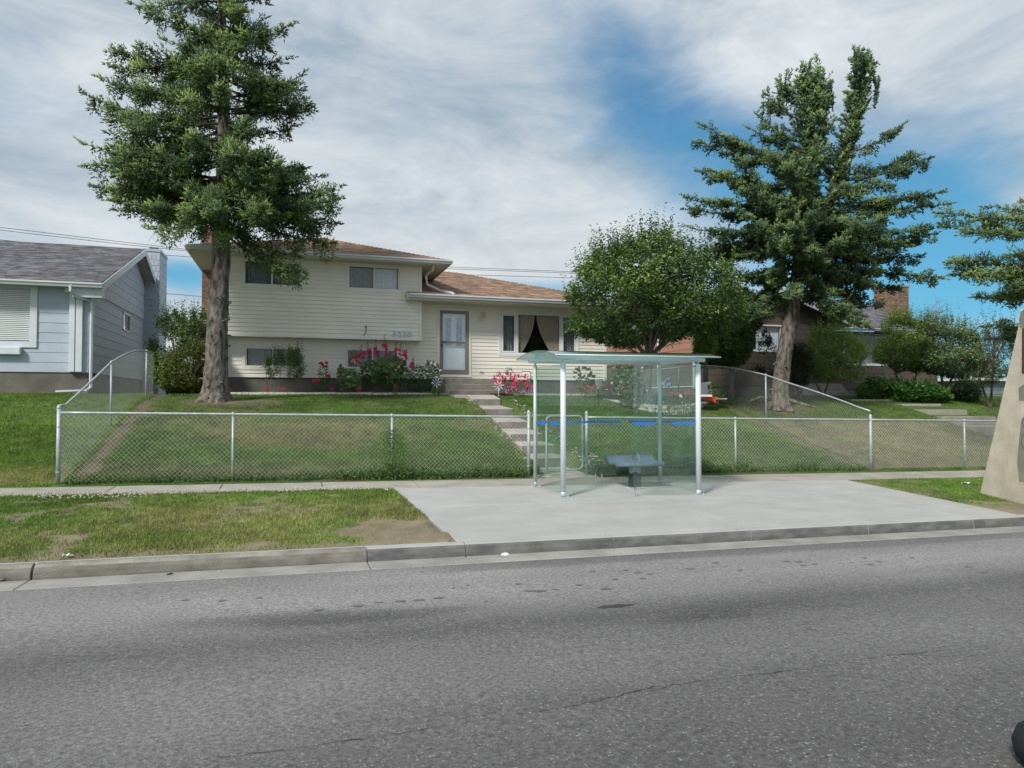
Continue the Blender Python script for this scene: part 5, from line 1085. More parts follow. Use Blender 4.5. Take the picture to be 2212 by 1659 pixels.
def addl(tree, f, tip, off, sag=.08):
    pts = {'A': pa, 'B': pb, 'C': pc}[tree]; vs_ = [p[1] for p in {'A': tA, 'B': tB, 'C': tC}[tree]]; y_ = tip[1]; f = float(np.interp(-(C2(*tip)[1]+np.interp(y_, [300, 650, 900, 1100, 1350, 1600], [60, 50, 22, 6, -14, -60])), [-q for q in vs_], range(len(vs_)))) if off > -1.4 or tree == 'B' else f; k = min(int(f), len(pts)-2); a = pts[k]*(1-f+k)+pts[k+1]*(f-k); u, v = C2(*tip); b2 = T2(u, v, off); limbs.append((a, (a+b2)/2-UP*sag*np.linalg.norm(b2-a), b2))
main = [('A', 6.2, (260, 545), -.5, .16), ('A', 6.0, (235, 615), .3, .12), ('A', 5.7, (400, 600), -1.0, .1), ('A', 5.8, (250, 800), -.4, .1), ('A', 5.4, (330, 800), -1.3, .1), ('A', 5.2, (170, 940), -.4, .1), ('A', 5.0, (165, 1010), .3, .08), ('A', 4.9, (205, 1140), -.3, .02), ('A', 4.8, (350, 1215), .2, 0), ('A', 4.6, (300, 1260), .7, 0), ('A', 4.5, (470, 1300), -.8, 0), ('A', 4.4, (530, 1470), .6, -.1), ('A', 4.3, (600, 1500), 1.1, -.1),
        ('A', 7.0, (580, 480), -.4, .12), ('A', 6.9, (540, 530), .3, .12), ('A', 7.3, (630, 350), -.2, .1), ('A', 7.2, (1000, 290), .2, .15), ('C', 1.0, (1010, 370), -.3, .1), ('C', 1.5, (960, 250), .2, .1), ('A', 7.6, (700, 270), .1, .1),
        ('B', 1.6, (1430, 535), -.2, .14), ('B', 1.2, (1585, 745), -.4, .06), ('B', 1.4, (1500, 700), .6, .06), ('B', .9, (1370, 870), -.5, -.06), ('B', .7, (1250, 880), .2, -.1), ('A', 5.5, (1670, 985), -.5, .06), ('A', 5.7, (1620, 925), .4, .1), ('B', .4, (1540, 930), -.9, .06), ('A', 5.0, (1650, 1120), -.5, .08), ('A', 4.9, (1640, 1190), .2, .06), ('A', 4.8, (1520, 1320), .4, 0), ('A', 4.7, (1480, 1230), -1.0, .02), ('A', 4.5, (1650, 1425), -.1, .0), ('A', 4.4, (1400, 1500), .5, -.05), ('A', 4.3, (1380, 1330), .9, 0), ('A', 4.2, (1200, 1590), .7, -.16), ('A', 4.2, (1220, 1440), -.9, .0), ('A', 4.25, (1020, 1620), -1.0, -.1), ('A', 4.3, (1180, 1480), .4, -.1),
        ('A', 5.9, (760, 720), -2.2, .1), ('A', 5.6, (880, 740), -2.3, .1), ('A', 5.3, (1000, 920), -2.4, .08), ('A', 5.2, (760, 940), -2.4, .06), ('A', 4.9, (900, 1010), -2.5, .05), ('A', 4.8, (1200, 1110), -2.3, .05), ('A', 4.6, (640, 1180), -2.0, .03), ('A', 4.6, (1100, 1180), -2.1, .03), ('A', 4.5, (800, 1100), -2.4, .03), ('A', 4.4, (900, 1250), -1.6, .0), ('A', 4.1, (880, 1420), -1.0, -.05), ('A', 5.1, (450, 1000), -1.7, .05), ('A', 5.5, (500, 860), -1.8, .06), ('A', 5.6, (480, 720), -1.5, .08), ('A', 5.8, (1180, 780), -1.6, .06), ('A', 4.9, (1350, 1050), -1.6, .05)]
for t_, f, tip, off, sag in main: addl(t_, f, tip, off, sag)
rs = np.random.RandomState(5)
for pts, f0, f1, nn, Lm in ((pb, 1.2, 5.8, 46, .75), (pa, 6.3, 8.8, 60, 1.0), (pc, .2, 2.9, 36, .7), (pb, .5, 2.2, 20, .85), (pb, 2.2, 4.6, 46, .62)):
    for i in range(nn):
        f = rs.uniform(f0, f1); k = min(int(f), len(pts)-2); a = pts[k]*(1-f+k)+pts[k+1]*(f-k); az_ = rs.uniform(0, 6.28); l_ = Lm*rs.uniform(.55, 1.1)*(1.15-(f-f0)/(f1-f0)*.75); dv = np.array((math.cos(az_)*.75, math.sin(az_)*.75, .85)); limbs.append((a, a+dv*l_*.5-UP*.1*l_, a+dv*l_))
for (x, y) in ((740, 225), (770, 250), (715, 260), (850, 180), (880, 150), (915, 145), (930, 200), (1000, 300), (1015, 285), (965, 225), (1160, 85), (1175, 80), (1195, 85), (1240, 95), (1255, 120), (1270, 210), (1290, 280), (700, 300), (800, 270), (640, 330), (625, 350)):
    u, v = C2(x, y); tip = T2(u, v, rs.uniform(-.3, .3)); a = tip-UP*rs.uniform(.6, .9)+RGT*rs.uniform(-.15, .15); limbs.append((a, (a+tip)/2, tip))
for i in range(78):
    f = rs.uniform(4.1, 6.6); k = int(f); a = pa[k]*(1-f+k)+pa[k+1]*(f-k); az_ = rs.uniform(0, 6.28); l_ = rs.uniform(1.3, 2.9)*(1 if f < 5.8 else .8); rise = np.interp(f, [4.1, 5, 6.6], [-.55, -.12, .25])
    dv = nrm(np.array((math.cos(az_), math.sin(az_), rise))); limbs.append((a, a+dv*l_*.5+UP*.04*l_, a+dv*l_-UP*.02))
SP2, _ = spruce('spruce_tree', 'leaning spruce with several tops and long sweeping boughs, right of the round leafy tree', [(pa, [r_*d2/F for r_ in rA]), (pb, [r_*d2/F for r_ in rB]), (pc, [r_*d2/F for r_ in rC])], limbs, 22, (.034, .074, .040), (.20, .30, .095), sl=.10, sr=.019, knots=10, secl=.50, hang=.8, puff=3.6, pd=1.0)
# ---- spruce entering from the right
d3 = 17.0; X3 = atD(2480, 900, d3); pt3 = [np.array((X3[0], X3[1], float(gz(X3[0], X3[1])))), X3+UP*3.5, X3+UP*7.5, X3+UP*11]
limbs = []
for (u, v, vt, off) in ((2036, 466, 520, -.3), (2060, 480, 540, .3), (2054, 562, 600, -.2), (2066, 580, 610, .3), (2150, 452, 480, .2), (2100, 500, 540, -.6), (2120, 640, 640, 0), (2140, 650, 650, .5), (2090, 600, 640, -.6), (2170, 620, 650, -.7), (2180, 540, 560, -.9), (2160, 500, 520, .7), (2200, 470, 470, -.4), (2150, 585, 600, -.8)):
    a = atD(2480, vt, d3); b2 = atD(u, v, d3+off); limbs.append((a, (a+b2)/2+UP*.04*np.linalg.norm(b2-a), b2))
rs = np.random.RandomState(9)
for i in range(70):
    z = rs.uniform(3, 10.5); a = np.array((X3[0], X3[1], z)); az_ = rs.uniform(-.9, 2.6); l_ = 3.0*(1-(z-3)/9)+.3; dv = np.array((math.cos(az_), math.sin(az_), .1)); limbs.append((a, a+dv*l_*.5, a+dv*l_))
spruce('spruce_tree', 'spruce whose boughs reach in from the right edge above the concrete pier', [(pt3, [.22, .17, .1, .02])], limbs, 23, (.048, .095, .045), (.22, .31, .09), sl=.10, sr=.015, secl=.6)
# ---- round leafy tree behind the shelter
def C5(x, y): return ((x/2.2122+2200)/1.82278, (y/2.2122+750)/1.82278)
P5 = [C5(*p) for p in ((-40, 880), (40, 770), (120, 600), (215, 500), (280, 400), (350, 420), (440, 400), (500, 330), (590, 330), (680, 330), (740, 220), (830, 190), (920, 200), (1030, 220), (1080, 300), (1130, 380), (1290, 380), (1320, 480), (1440, 540), (1560, 590), (1640, 720), (1640, 900), (1665, 1050), (1640, 1180), (1560, 1230), (1450, 1290), (1180, 1300), (1050, 1330), (950, 1390), (880, 1340), (760, 1310), (600, 1390), (420, 1360), (230, 1290), (40, 1250), (20, 1150), (120, 1010), (60, 940))]
dl = 20.6; lx, ly_ = atD(1397, 845, dl)[:2]; zb_ = 1.72
s0 = [np.array((lx, ly_, zb_)), atD(1399, 810, dl), atD(1402, 775, dl), .13, .105]
def stem(*pts): return [np.array(p) for p in pts[:-2]]+list(pts[-2:])
stems = [s0]+[[s0[2]]+[atD(u, v, dl+o_) for u, v, o_ in q]+[.075, .04] for q in (((1380, 750, .1), (1350, 700, .3)), ((1405, 730, -.1), (1408, 640, -.2)), ((1428, 745, .1), (1470, 690, .1)), ((1395, 740, .3), (1385, 650, .6)))]
broadleaf('leafy_tree', 'dense round leafy tree in the stone-edged bed behind the bus shelter', 'tree', [(1425+(p[0]-1425)*.92, 700+(p[1]-700)*.86) for p in P5], dl, 1.9, 3500, .38, 9, .120, .46, (.075, .140, .045), (.30, .43, .10), [[*s[:-2], s[-2], s[-1]] for s in stems], 31, clump=.44, csc=1.9, upb=.9, sprig=190, droop=.45, limb_r=.045, nlimb=60)
# ---- shrubs and small trees
def px(sc, ox, oy): return lambda *pts: [((x/sc+ox)/1.82278, (y/sc+oy)/1.82278) for x, y in pts]
A6 = px(2.011, 2850, 1050); A9 = px(3.0167, 2700, 1100); A3 = px(4.022, 700, 1350); A4 = px(4.022, 1250, 1280); A1 = px(2.074, 0, 850)
def gstem(u, v, d, lean=0, h=.6, r0=.03, r1=.015): p = atD(u, v, d); return [p, p+UP*h*.5+RGT*lean*.5, p+UP*h+RGT*lean, r0, r1]
broadleaf('lilac_bush', 'tall loose bush between the blue house and the tall spruce', 'bush', A1((1260, 860), (1330, 760), (1390, 710), (1430, 780), (1500, 720), (1540, 700), (1560, 790), (1640, 760), (1665, 850), (1700, 920), (1730, 1050), (1700, 1430), (1350, 1430), (1270, 1300), (1235, 1050), (1300, 950)), 21.6, 1.2, 1900, .32, 9, .08, .55, (.08, .145, .045), (.20, .28, .065), [gstem(375, 845, 21.6, .05, 1.0)], 41, clump=.40)
broadleaf('hedge', 'dim hedge far back in the gap between the blue and cream houses', 'hedge', ((290, 858), (300, 800), (455, 800), (465, 858)), 33, 1.0, 1500, .3, 8, .12, .55, (.05, .09, .03), (.12, .17, .05), [gstem(380, 845, 33, .0, .3)], 40, clump=.0)
broadleaf('olive_bush', 'dense small-leaved olive bush directly behind the spruce trunk', 'bush', A1((1420, 1080), (1500, 1050), (1620, 1030), (1740, 1050), (1760, 1420), (1340, 1420), (1330, 1250)), 20.9, .8, 2300, .22, 9, .055, .55, (.11, .14, .042), (.23, .26, .06), [gstem(415, 845, 20.9, 0, .5)], 42, clump=.3)
broadleaf('young_shrub', 'thin light green shrub in front of the left basement window', 'bush', A3((1400, 350), (1450, 230), (1560, 160), (1600, 110), (1640, 200), (1700, 240), (1760, 90), (1840, 120), (1930, 140), (1960, 300), (1970, 500), (1900, 600), (1800, 620), (1700, 560), (1560, 520), (1430, 520)), 21.4, .5, 260, .24, 8, .07, .5, (.10, .18, .05), (.27, .38, .08), [gstem(575, 847, 21.4, 0, 1.0, .012, .008), gstem(590, 847, 21.4, -.15, .9, .012, .008), gstem(601, 847, 21.4, .1, .9, .012, .008)], 43, clump=.42, nlimb=22, limb_r=.01)
broadleaf('small_tree', 'little three-stemmed tree before the brown house steps, right of the leaning spruce', 'tree', A6((700, 560), (720, 500), (800, 470), (900, 465), (960, 520), (1040, 590), (1095, 600), (1120, 690), (1080, 760), (1110, 840), (1060, 890), (900, 900), (760, 900), (700, 850), (640, 760), (690, 640)), 24.8, 1.0, 1500, .30, 8, .075, .5, (.17, .27, .075), (.42, .52, .11), [gstem(1778, 858, 24.8, -.25, .55, .06, .03), gstem(1779, 858, 24.8, .2, .6, .05, .025)], 44, clump=.49, csc=2.2, sprig=110)
broadleaf('small_tree', 'bushy light-topped tree with thin pale stems left of the wide front window edge', 'tree', A6((1240, 600), (1260, 480), (1310, 410), (1400, 375), (1470, 430), (1560, 470), (1600, 560), (1640, 700), (1600, 830), (1430, 830), (1280, 780), (1200, 740), (1230, 660)), 26.5, 1.3, 2100, .32, 8, .08, .5, (.165, .27, .075), (.42, .54, .11), [gstem(1958, 858, 26.5, -.4, .9, .05, .03), gstem(1964, 858, 26.5, .3, .9, .05, .025)], 45, clump=.49, csc=2.2, sprig=110)
broadleaf('small_tree', 'dark dense tree with a pale forked trunk, rightmost in front of the brown house', 'tree', A6((1560, 500), (1620, 440), (1700, 390), (1800, 400), (1870, 450), (1950, 530), (1980, 620), (2040, 640), (2050, 760), (1980, 830), (1880, 900), (1700, 850), (1590, 820), (1560, 700)), 25.6, 1.4, 2500, .32, 8, .08, .5, (.095, .165, .065), (.36, .46, .22), [gstem(2043, 858, 25.6, -.2, 1.0, .07, .035), gstem(2044, 858, 25.6, .3, 1.0, .06, .03)], 46, clump=.49, csc=2.2, sprig=110)
broadleaf('green_shrubs', 'low bright green leafy shrubs along the foot of the brown house', 'bush', A6((1080, 990), (1110, 910), (1180, 880), (1280, 910), (1380, 900), (1480, 930), (1560, 920), (1660, 940), (1740, 990), (1790, 1050), (1080, 1045)), 25.4, .7, 1300, .22, 7, .11, .55, (.075, .19, .042), (.18, .38, .07), [gstem(1930, 862, 25.4, 0, .3)], 47, clump=.3)
broadleaf('shrub', 'rounded mid green shrub at the right end of the brown house lawn', 'bush', A6((1820, 960), (1880, 900), (1960, 920), (2010, 1000), (2015, 1075), (1830, 1065)), 26.5, .7, 420, .2, 7, .08, .5, (.05, .10, .034), (.13, .20, .05), [gstem(2085, 866, 26.5, 0, .3)], 48, clump=.3)
broadleaf('thin_tree', 'sparse crooked tree beside the concrete pier with a bare dark trunk', 'tree', A6((1900, 870), (2000, 760), (2040, 620), (2110, 560), (2170, 450), (2230, 440), (2260, 700), (2250, 900), (2150, 900), (2080, 940), (1990, 950), (1900, 910)), 25.0, 1.2, 520, .30, 8, .07, .45, (.075, .10, .035), (.16, .19, .05), [gstem(2137, 880, 25.0, -.35, 1.1, .05, .02), gstem(2140, 880, 25.0, .1, 1.3, .05, .025)], 49, clump=.48, bark=m_twig)
broadleaf('far_trees', 'pale yellow-green foliage of trees across the side street, left of the pier', 'tree', ((2010, 760), (2040, 735), (2080, 728), (2120, 712), (2150, 690), (2175, 702), (2260, 690), (2270, 860), (2020, 860)), 52, 3.0, 900, .7, 8, .2, .5, (.085, .125, .045), (.17, .21, .07), [gstem(2110, 870, 52, 0, 3, .2, .1)], 50, clump=.36)
# juniper
def conifer_bush(name, label, poly, d, thick, n, seed, base, hi, clump=.3):
    rs = np.random.RandomState(seed); P = crown_pts(poly, d, thick, n, rs, clump); c = P.mean(0); D = nrm(P-c)*.8+np.array((0, 0, .25))+rs.randn(n, 3)*.4; cl = Cloud(); tn = (rs.rand(n, 1)**2)
    for k in range(9): cl.add(*shoots(P+rs.randn(n, 3)*.05, D+rs.randn(n, 3)*.4, .13, .016, rs, (np.array(base)*(1-tn)+np.array(hi)*tn)*rs.uniform(.7, 1.25, (n, 1))))
    g0 = atD(np.mean([p[0] for p in poly]), 867, d); g0[2] = float(gz(g0[0], g0[1])); o = thing(name, label, 'bush', g0); cl.build('foliage', m_needle, o); mb = MB().tube([g0, g0+UP*1.0, (c+g0)/2+UP*.3, c], [.09, .08, .05, .02], 8); mb.build('trunk', m_bark2, o); return o
conifer_bush('juniper', 'dark feathery juniper filling the corner left of the brown house gable', A9((150, 700), (300, 300), (450, 180), (600, 130), (760, 160), (850, 450), (850, 560), (770, 640), (770, 780), (700, 960), (600, 1010), (160, 1010), (140, 850)), 24.0, 1.5, 3600, 61, (.038, .085, .036), (.13, .20, .05))
conifer_bush('juniper', 'lighter yellow-green juniper sprays left of the dark juniper', A9((140, 760), (200, 690), (320, 700), (340, 820), (280, 930), (150, 900)), 22.6, .5, 420, 62, (.09, .16, .04), (.24, .33, .06))
conifer_bush('dark_shrub', 'dark fine-leaved shrubs in the shade at the foot of the brown gable wall', A9((860, 880), (950, 620), (1000, 700), (1060, 860), (1080, 1000), (1000, 1250), (880, 1100)), 24.3, .5, 90, 63, (.04, .065, .04), (.09, .12, .06), .45)
conifer_bush('dark_shrub', 'dim airy shrub between the leaning trunk and the little tree', A9((1240, 760), (1350, 740), (1440, 800), (1480, 1000), (1420, 1230), (1300, 1240), (1240, 1000)), 24.6, .6, 420, 64, (.04, .075, .04), (.11, .15, .06), .4)
def bare_tree(name, label, base, top, spread, seed, mt=m_dead, r0=.08, depth=5):
    rs = np.random.RandomState(seed); o = thing(name, label, 'tree', base); mb = MB()
    def grow(p, d_, l_, r_, k):
        q = p+d_*l_; m_ = (p+q)/2+rs.randn(3)*l_*.07; mb.tube([p, m_, q], [r_, r_*.85, r_*.7], 4, cap=False)
        if k == 0: return
        for i in range(rs.randint(2, 4)): grow(q, nrm(d_+rs.randn(3)*spread+UP*.1), l_*rs.uniform(.62, .85), r_*.62, k-1)
    grow(np.array(base), nrm(np.array(top)-np.array(base)), np.linalg.norm(np.array(top)-np.array(base))*.42, r0, depth); mb.build('branches', mt, o); return o
b_ = atD(1975, 800, 42); t_ = atD(1972, 690, 42); bare_tree('bare_tree', 'leafless grey tree behind the roof, just right of the brick chimney', (b_[0], b_[1], 1.9), t_, .42, 71)
b_ = atD(2012, 800, 42); t_ = atD(2008, 705, 42); bare_tree('bare_tree', 'leafless grey tree further right of the brick chimney', (b_[0], b_[1], 1.9), t_, .42, 74)
b_ = atD(2142, 800, 44); t_ = atD(2140, 745, 44); bare_tree('bare_tree', 'bare twiggy crown left of the top of the concrete pier', (b_[0], b_[1], 1.9), t_, .42, 78, m_twig)
# dead twigs hanging below the left crown
rs = np.random.RandomState(6); dt_ = MB()
for i in range(46):
    u, v = rs.uniform(330, 450), rs.uniform(470, 500); p = T1(u, v, rs.uniform(-1, 1)); q = p+np.array((rs.randn()*.12, rs.randn()*.12, -rs.uniform(.2, .6))); dt_.tube([p, (p+q)/2+rs.randn(3)*.03, q], [.006, .004, .002], 3, cap=False)
for (u, v, u2, v2) in ((640, 520, 655, 548), (690, 430, 705, 470), (668, 245, 676, 262)): dt_.tube([T1(u, v), T1((u+u2)/2+4, (v+v2)/2), T1(u2, v2)], [.01, .006, .003], 4, cap=False)
dt_.build('dead_twigs', m_dead, SP1, kind='stuff')
# ------------------------------------------------------------------ flower beds
def blossom_mesh(name, r, mt, layers=2, n=6, cup=.35, cm=None):
    mb = MB()
    for L_ in range(layers):
        rr_ = r*(1-.35*L_); zz = r*.18*L_
        for i in range(n):
            a = 2*math.pi*(i+.5*L_)/n; da = math.pi/n*1.15; c = (0, 0, zz*.5)
            mb.poly([c, (rr_*.8*math.cos(a-da), rr_*.8*math.sin(a-da), zz+r*cup*.7), (rr_*1.05*math.cos(a), rr_*1.05*math.sin(a), zz+r*cup), (rr_*.8*math.cos(a+da), rr_*.8*math.sin(a+da), zz+r*cup*.7)])
    mb.lathe((0, 0, 0), [(0, r*.12), (r*.16, r*.2), (r*.1, r*.42), (0, r*.45)], 6, 1); return mb.mesh(name, [mt, cm or m_pet['yellow']])
BM = {}
def blossoms(parent, pts, r, key, rs, face=None, name='blossom'):
    k = (key, round(r, 3))
    if k not in BM: BM[k] = blossom_mesh(name, r, m_pet[key], cm=m_pet['plum'] if key in ('pink', 'hot') else None)
    for p in pts:
        d_ = Vector((-.25+rs.randn()*.4, -1+rs.randn()*.2, .45+rs.randn()*.4)); link(name, BM[k], parent, p, rot=tuple(d_.to_track_quat('Z', 'Y').to_euler()), scale=(rs.uniform(.8, 1.15),)*3)
def round_leaves(P, size, rs, base, hi, nv=8):
    n = len(P); V, Fc, C = [], [], []
    Nn = nrm(np.stack([rs.randn(n)*.45-.15, -rs.uniform(.3, 1, n), rs.uniform(.25, 1, n)], 1)); A = nrm(np.cross(Nn, UP+rs.randn(n, 3)*.1)); B = np.cross(Nn, A); s = size*rs.uniform(.55, 1.15, (n, 1))
    ring = [P-Nn*s*.10]; 
    for i in range(nv): a = 2*math.pi*i/nv; k = s*(.95+.16*(1 if i % 2 else -1)); ring.append(P+A*math.cos(a)*k+B*math.sin(a)*k-UP*.12*s*(math.sin(a) < 0)+Nn*s*.08*rs.randn(n, 1))
    V = np.stack(ring, 1).reshape(-1, 3); i0 = np.arange(n)*(nv+1)
    Fc = np.concatenate([np.stack([i0, i0+1+i, i0+1+(i+1) % nv], 1) for i in range(nv)]); t = rs.rand(n, 1)**1.5
    C = (base*(1-t)+hi*t)*rs.uniform(.8, 1.2, (n, 1)); return V, Fc, np.repeat(C[:, None], nv+1, 1).reshape(-1, 3)
def plant(name, label, cat, base, d):
    p = atD(*base, d); p[2] = float(gz(p[0], p[1])); return thing(name, label, cat, p)
DG, LG = np.array((.06, .125, .042)), np.array((.18, .29, .07))
rs = np.random.RandomState(101); dB = 22.4
# big hollyhock
hh = plant('hollyhock', 'big hollyhock clump with tall pink flower spikes under the house number', 'flower', (830, 848), dB)
P = crown_pts(A4((700, 620), (760, 560), (900, 540), (1050, 520), (1200, 520), (1350, 540), (1400, 640), (1380, 800), (1350, 960), (1250, 1000), (1100, 930), (900, 950), (740, 900), (690, 760)), dB, .5, 300, rs); cl = Cloud(); cl.add(*round_leaves(P, .085, rs, np.array((.07, .145, .045)), np.array((.17, .28, .075)))); cl.build('foliage', m_leaf, hh)
mb = MB(); bud = MB(); fl = {'pink': [], 'hot': [], 'pale': [], 'red': []}
SPK = [(570, 440, 'pale', 560), (600, 390, 'red', 500), (690, 300, 'pink', 440), (800, 240, 'pink', 380), (925, 230, 'hot', 370), (1065, 150, 'pink', 300), (1105, 225, 'hot', 380), (1240, 230, 'pink', 380), (1318, 290, 'hot', 390), (1400, 390, 'hot', 430), (1155, 640, 'pink', 700), (1510, 520, 'hot', 600)]
for (x, y, kf, yf) in SPK:
    u, v = A4((x, y))[0]; tip = atD(u, v, dB-.1); u2, v2 = A4((x+rs.uniform(-30, 30), 1000))[0]; b_ = atD(u2, v2, dB); mb.tube(bez(b_, (b_+tip)/2+RGT*.03, tip, 6), [.009, .009, .008, .007, .005, .003], 5, cap=False)
    for k in range(14):
        f = rs.rand(); p = atD(u+rs.uniform(-2.5, 2.5), v+f*(A4((x, yf))[0][1]-v), dB-.12-rs.rand()*.05); bud.lathe(p, [(0, -.012), (.016, 0), (.011, .018), (0, .024)], 5)
    for k in range(int(rs.randint(2, 5)) if kf != 'pale' else 2): fl[kf].append(atD(*A4((x+rs.uniform(-30, 30), yf+rs.uniform(-10, 110)))[0], dB-.22))
for (x, y, kf) in ((720, 430, 'hot'), (700, 450, 'pink'), (905, 380, 'hot'), (940, 400, 'pink'), (920, 450, 'hot'), (925, 480, 'pink'), (965, 440, 'hot'), (1060, 320, 'pink'), (1085, 310, 'hot'), (1035, 350, 'pink'), (1070, 350, 'pink'), (1245, 385, 'hot'), (1295, 400, 'red'), (1375, 430, 'hot'), (1405, 440, 'hot'), (1385, 475, 'red'), (575, 555, 'pale'), (590, 590, 'pale'), (610, 535, 'red'), (650, 500, 'red'), (725, 525, 'red'), (820, 495, 'red'), (1300, 570, 'red'), (1155, 715, 'pink'), (685, 605, 'red'), (1490, 620, 'hot'), (1480, 645, 'hot'), (830, 390, 'pink')): fl[kf].append(atD(*A4((x, y))[0], dB-.24))
for k, v in fl.items(): blossoms(hh, v, .052, k, rs)
mb.build('stem', mat('stem_green', (.12, .17, .06), rough=.7), hh); m_stem = bpy.data.materials['stem_green']; bud.build('bud', m_stem, hh, kind='stuff')
def bedplant(name, label, cat, poly, d, nleaf, lsz, base, hi, seed, fls=(), r=.03, kind='leaf', thick=.4, rnd_=0):
    rs = np.random.RandomState(seed); uu = np.mean([p[0] for p in poly]); vv = max(p[1] for p in poly); o = plant(name, label, cat, (uu, vv), d)
    P = crown_pts(poly, d, thick, nleaf, rs); cl = Cloud()
    if kind == 'round': cl.add(*round_leaves(P, lsz, rs, np.array(base), np.array(hi)))
    else: cl.add(*leaf_mesh(P, rs.randn(nleaf, 3)+np.array((0, -.3, .4)), lsz, .55, rs, np.array(base)+(np.array(hi)-np.array(base))*rs.rand(nleaf, 1)**2))
    cl.build('foliage', m_leaf, o); mb = MB(); b0 = atD(uu, vv, d); b0[2] = float(gz(b0[0], b0[1]))
    for i in range(9): q = P[rs.randint(nleaf)]; mb.tube(bez(b0+rs.randn(3)*.05*np.array((1, 1, 0)), (b0+q)/2+rs.randn(3)*.05, q, 5), [.007, .006, .005, .004, .003], 4, cap=False)
    mb.build('stem', m_stem, o)
    for key, pts in fls: blossoms(o, [atD(*p, d-.25-rs.rand()*.12) for p in pts], r, key, rs)
    if rnd_: pass
    return o
def rnd_in(poly, n, rs): 
    o = []
    while len(o) < n:
        u = rs.uniform(min(p[0] for p in poly), max(p[0] for p in poly)); v = rs.uniform(min(p[1] for p in poly), max(p[1] for p in poly))
        if inpoly(np.array([u]), np.array([v]), poly)[0]: o.append((u, v))
    return o
bedplant('mallow', 'pale round-leaved plant left of the big hollyhock', 'plant', A4((330, 720), (370, 600), (400, 700), (520, 680), (620, 720), (680, 800), (690, 1040), (380, 1050), (320, 900)), 22.0, 230, .062, DG*1.2, LG, 111, kind='round')
bedplant('red_rose', 'slim rose with clustered red blooms between the two basement windows', 'flower', A4((20, 700), (90, 590), (150, 600), (190, 780), (190, 850), (230, 1040), (-30, 1040), (20, 900)), 21.8, 520, .055, DG*.8, DG*1.5, 112, (('red', A4((35, 610), (60, 600), (75, 625), (95, 645), (110, 655), (145, 655), (140, 590), (150, 600), (165, 800), (180, 800), (150, 815), (10, 875), (25, 870), (-20, 880), (-60, 885))),), .045)
wr = A4((1400, 680), (1500, 640), (1600, 640), (1700, 660), (1740, 560), (1850, 580), (1920, 640), (1960, 740), (1920, 850), (1850, 1000), (1700, 1060), (1440, 1040), (1390, 880)); rs = np.random.RandomState(8)
bedplant('white_rose', 'dark rose bush scattered with white blooms left of the porch steps', 'flower', wr, 22.6, 2400, .06, DG*.7, DG*1.6, 113, (('white', rnd_in(wr, 6, rs)+A4((1450, 690), (1470, 700), (1540, 690), (1520, 745), (1550, 760), (1805, 600), (1860, 620), (1945, 720), (1730, 700))),), .042)
pk = px(1866/450, 1700, 1200)((1000, 1180), (1080, 1080), (1160, 1100), (1230, 1020), (1300, 1020), (1340, 1130), (1450, 1150), (1560, 1130), (1640, 1200), (1660, 1440), (1120, 1450), (1020, 1300))
bedplant('pink_rose', 'rose bush crowded with deep pink blooms right of the porch steps', 'flower', pk, 22.6, 820, .055, DG, LG, 114, (('hot', rnd_in(pk, 34, rs)), ('pink', rnd_in(pk, 24, rs))), .05)
lavp = px(1866/450, 1700, 1200)((1120, 1400), (1300, 1370), (1640, 1380), (1650, 1450), (1120, 1455)); bedplant('alyssum', 'low violet edging flowers at the foot of the pink rose bush', 'flower', lavp, 22.2, 260, .035, DG, LG*.7, 115, (('violet', rnd_in(lavp, 34, rs)),), .018, thick=.15)
bedplant('hosta', 'small glossy clump beside the left pinwheel at the porch steps', 'plant', A4((1810, 1050), (1850, 960), (1920, 950), (1965, 990), (1950, 1060)), 22.2, 60, .06, DG*1.1, LG, 116, kind='round', thick=.2)
for (x, y, lab) in ((60, 760, 'low red flower nearest the tall spruce in the house bed'), (305, 755, 'low red flower under the right end of the left basement window')):
    q = A3((1350+x, y))[0]; bedplant('begonia', lab, 'flower', [(q[0]-7, q[1]-5), (q[0]+7, q[1]-5), (q[0]+7, q[1]+2), (q[0]-7, q[1]+2)], 21.3, 60, .04, DG, LG*.6, 117+x, (('red', [(q[0]-3, q[1]-4), (q[0]+3, q[1]-4), (q[0], q[1]-2)]),), .035, thick=.15)
for (x, y, lab) in ((225, 1025, 'low red flowers right of the slim red rose'), (650, 1035, 'low red flowers at the left foot of the hollyhocks'), (1240, 1000, 'low scarlet flowers at the right foot of the hollyhocks')):
    q = A4((x, y))[0]; bedplant('begonia', lab, 'flower', [(q[0]-7, q[1]-5), (q[0]+7, q[1]-5), (q[0]+7, q[1]+4), (q[0]-7, q[1]+4)], 21.8, 60, .04, DG, LG*.6, 217+x, (('red', [(q[0]-3, q[1]-4), (q[0]+3, q[1]-4), (q[0], q[1]-1)]),), .036, thick=.15)
def pinwheel(label, u, v, d):
    p = atD(u, v, d); g0 = np.array((p[0], p[1], float(gz(p[0], p[1])))); o = thing('pinwheel', label, 'ornament', g0); mb = MB(); q = MB()
    for i in range(8):
        a = 2*math.pi*i/8; c, s_ = math.cos(a), math.sin(a); c2, s2 = math.cos(a+.33), math.sin(a+.33); c3, s3 = math.cos(a+.12), math.sin(a+.12)
        (mb if i % 2 else mb).poly([p, p+RGT*c*.09+UP*s_*.09-FWD*.015, p+RGT*c3*.19+UP*s3*.19-FWD*.0, p+RGT*c2*.10+UP*s2*.10])
        q.poly([p-FWD*.004, p+RGT*c*.03+UP*s_*.03-FWD*.02, p+RGT*c3*.12+UP*s3*.12-FWD*.012, p+RGT*c2*.03+UP*s2*.03-FWD*.01])
    mb.build('vane', m_pet['white'], o); q.build('inner_vane', m_pet['violet'], o); MB().tube([g0, p+FWD*.01], .008, 6).build('stick', m_whitep, o)
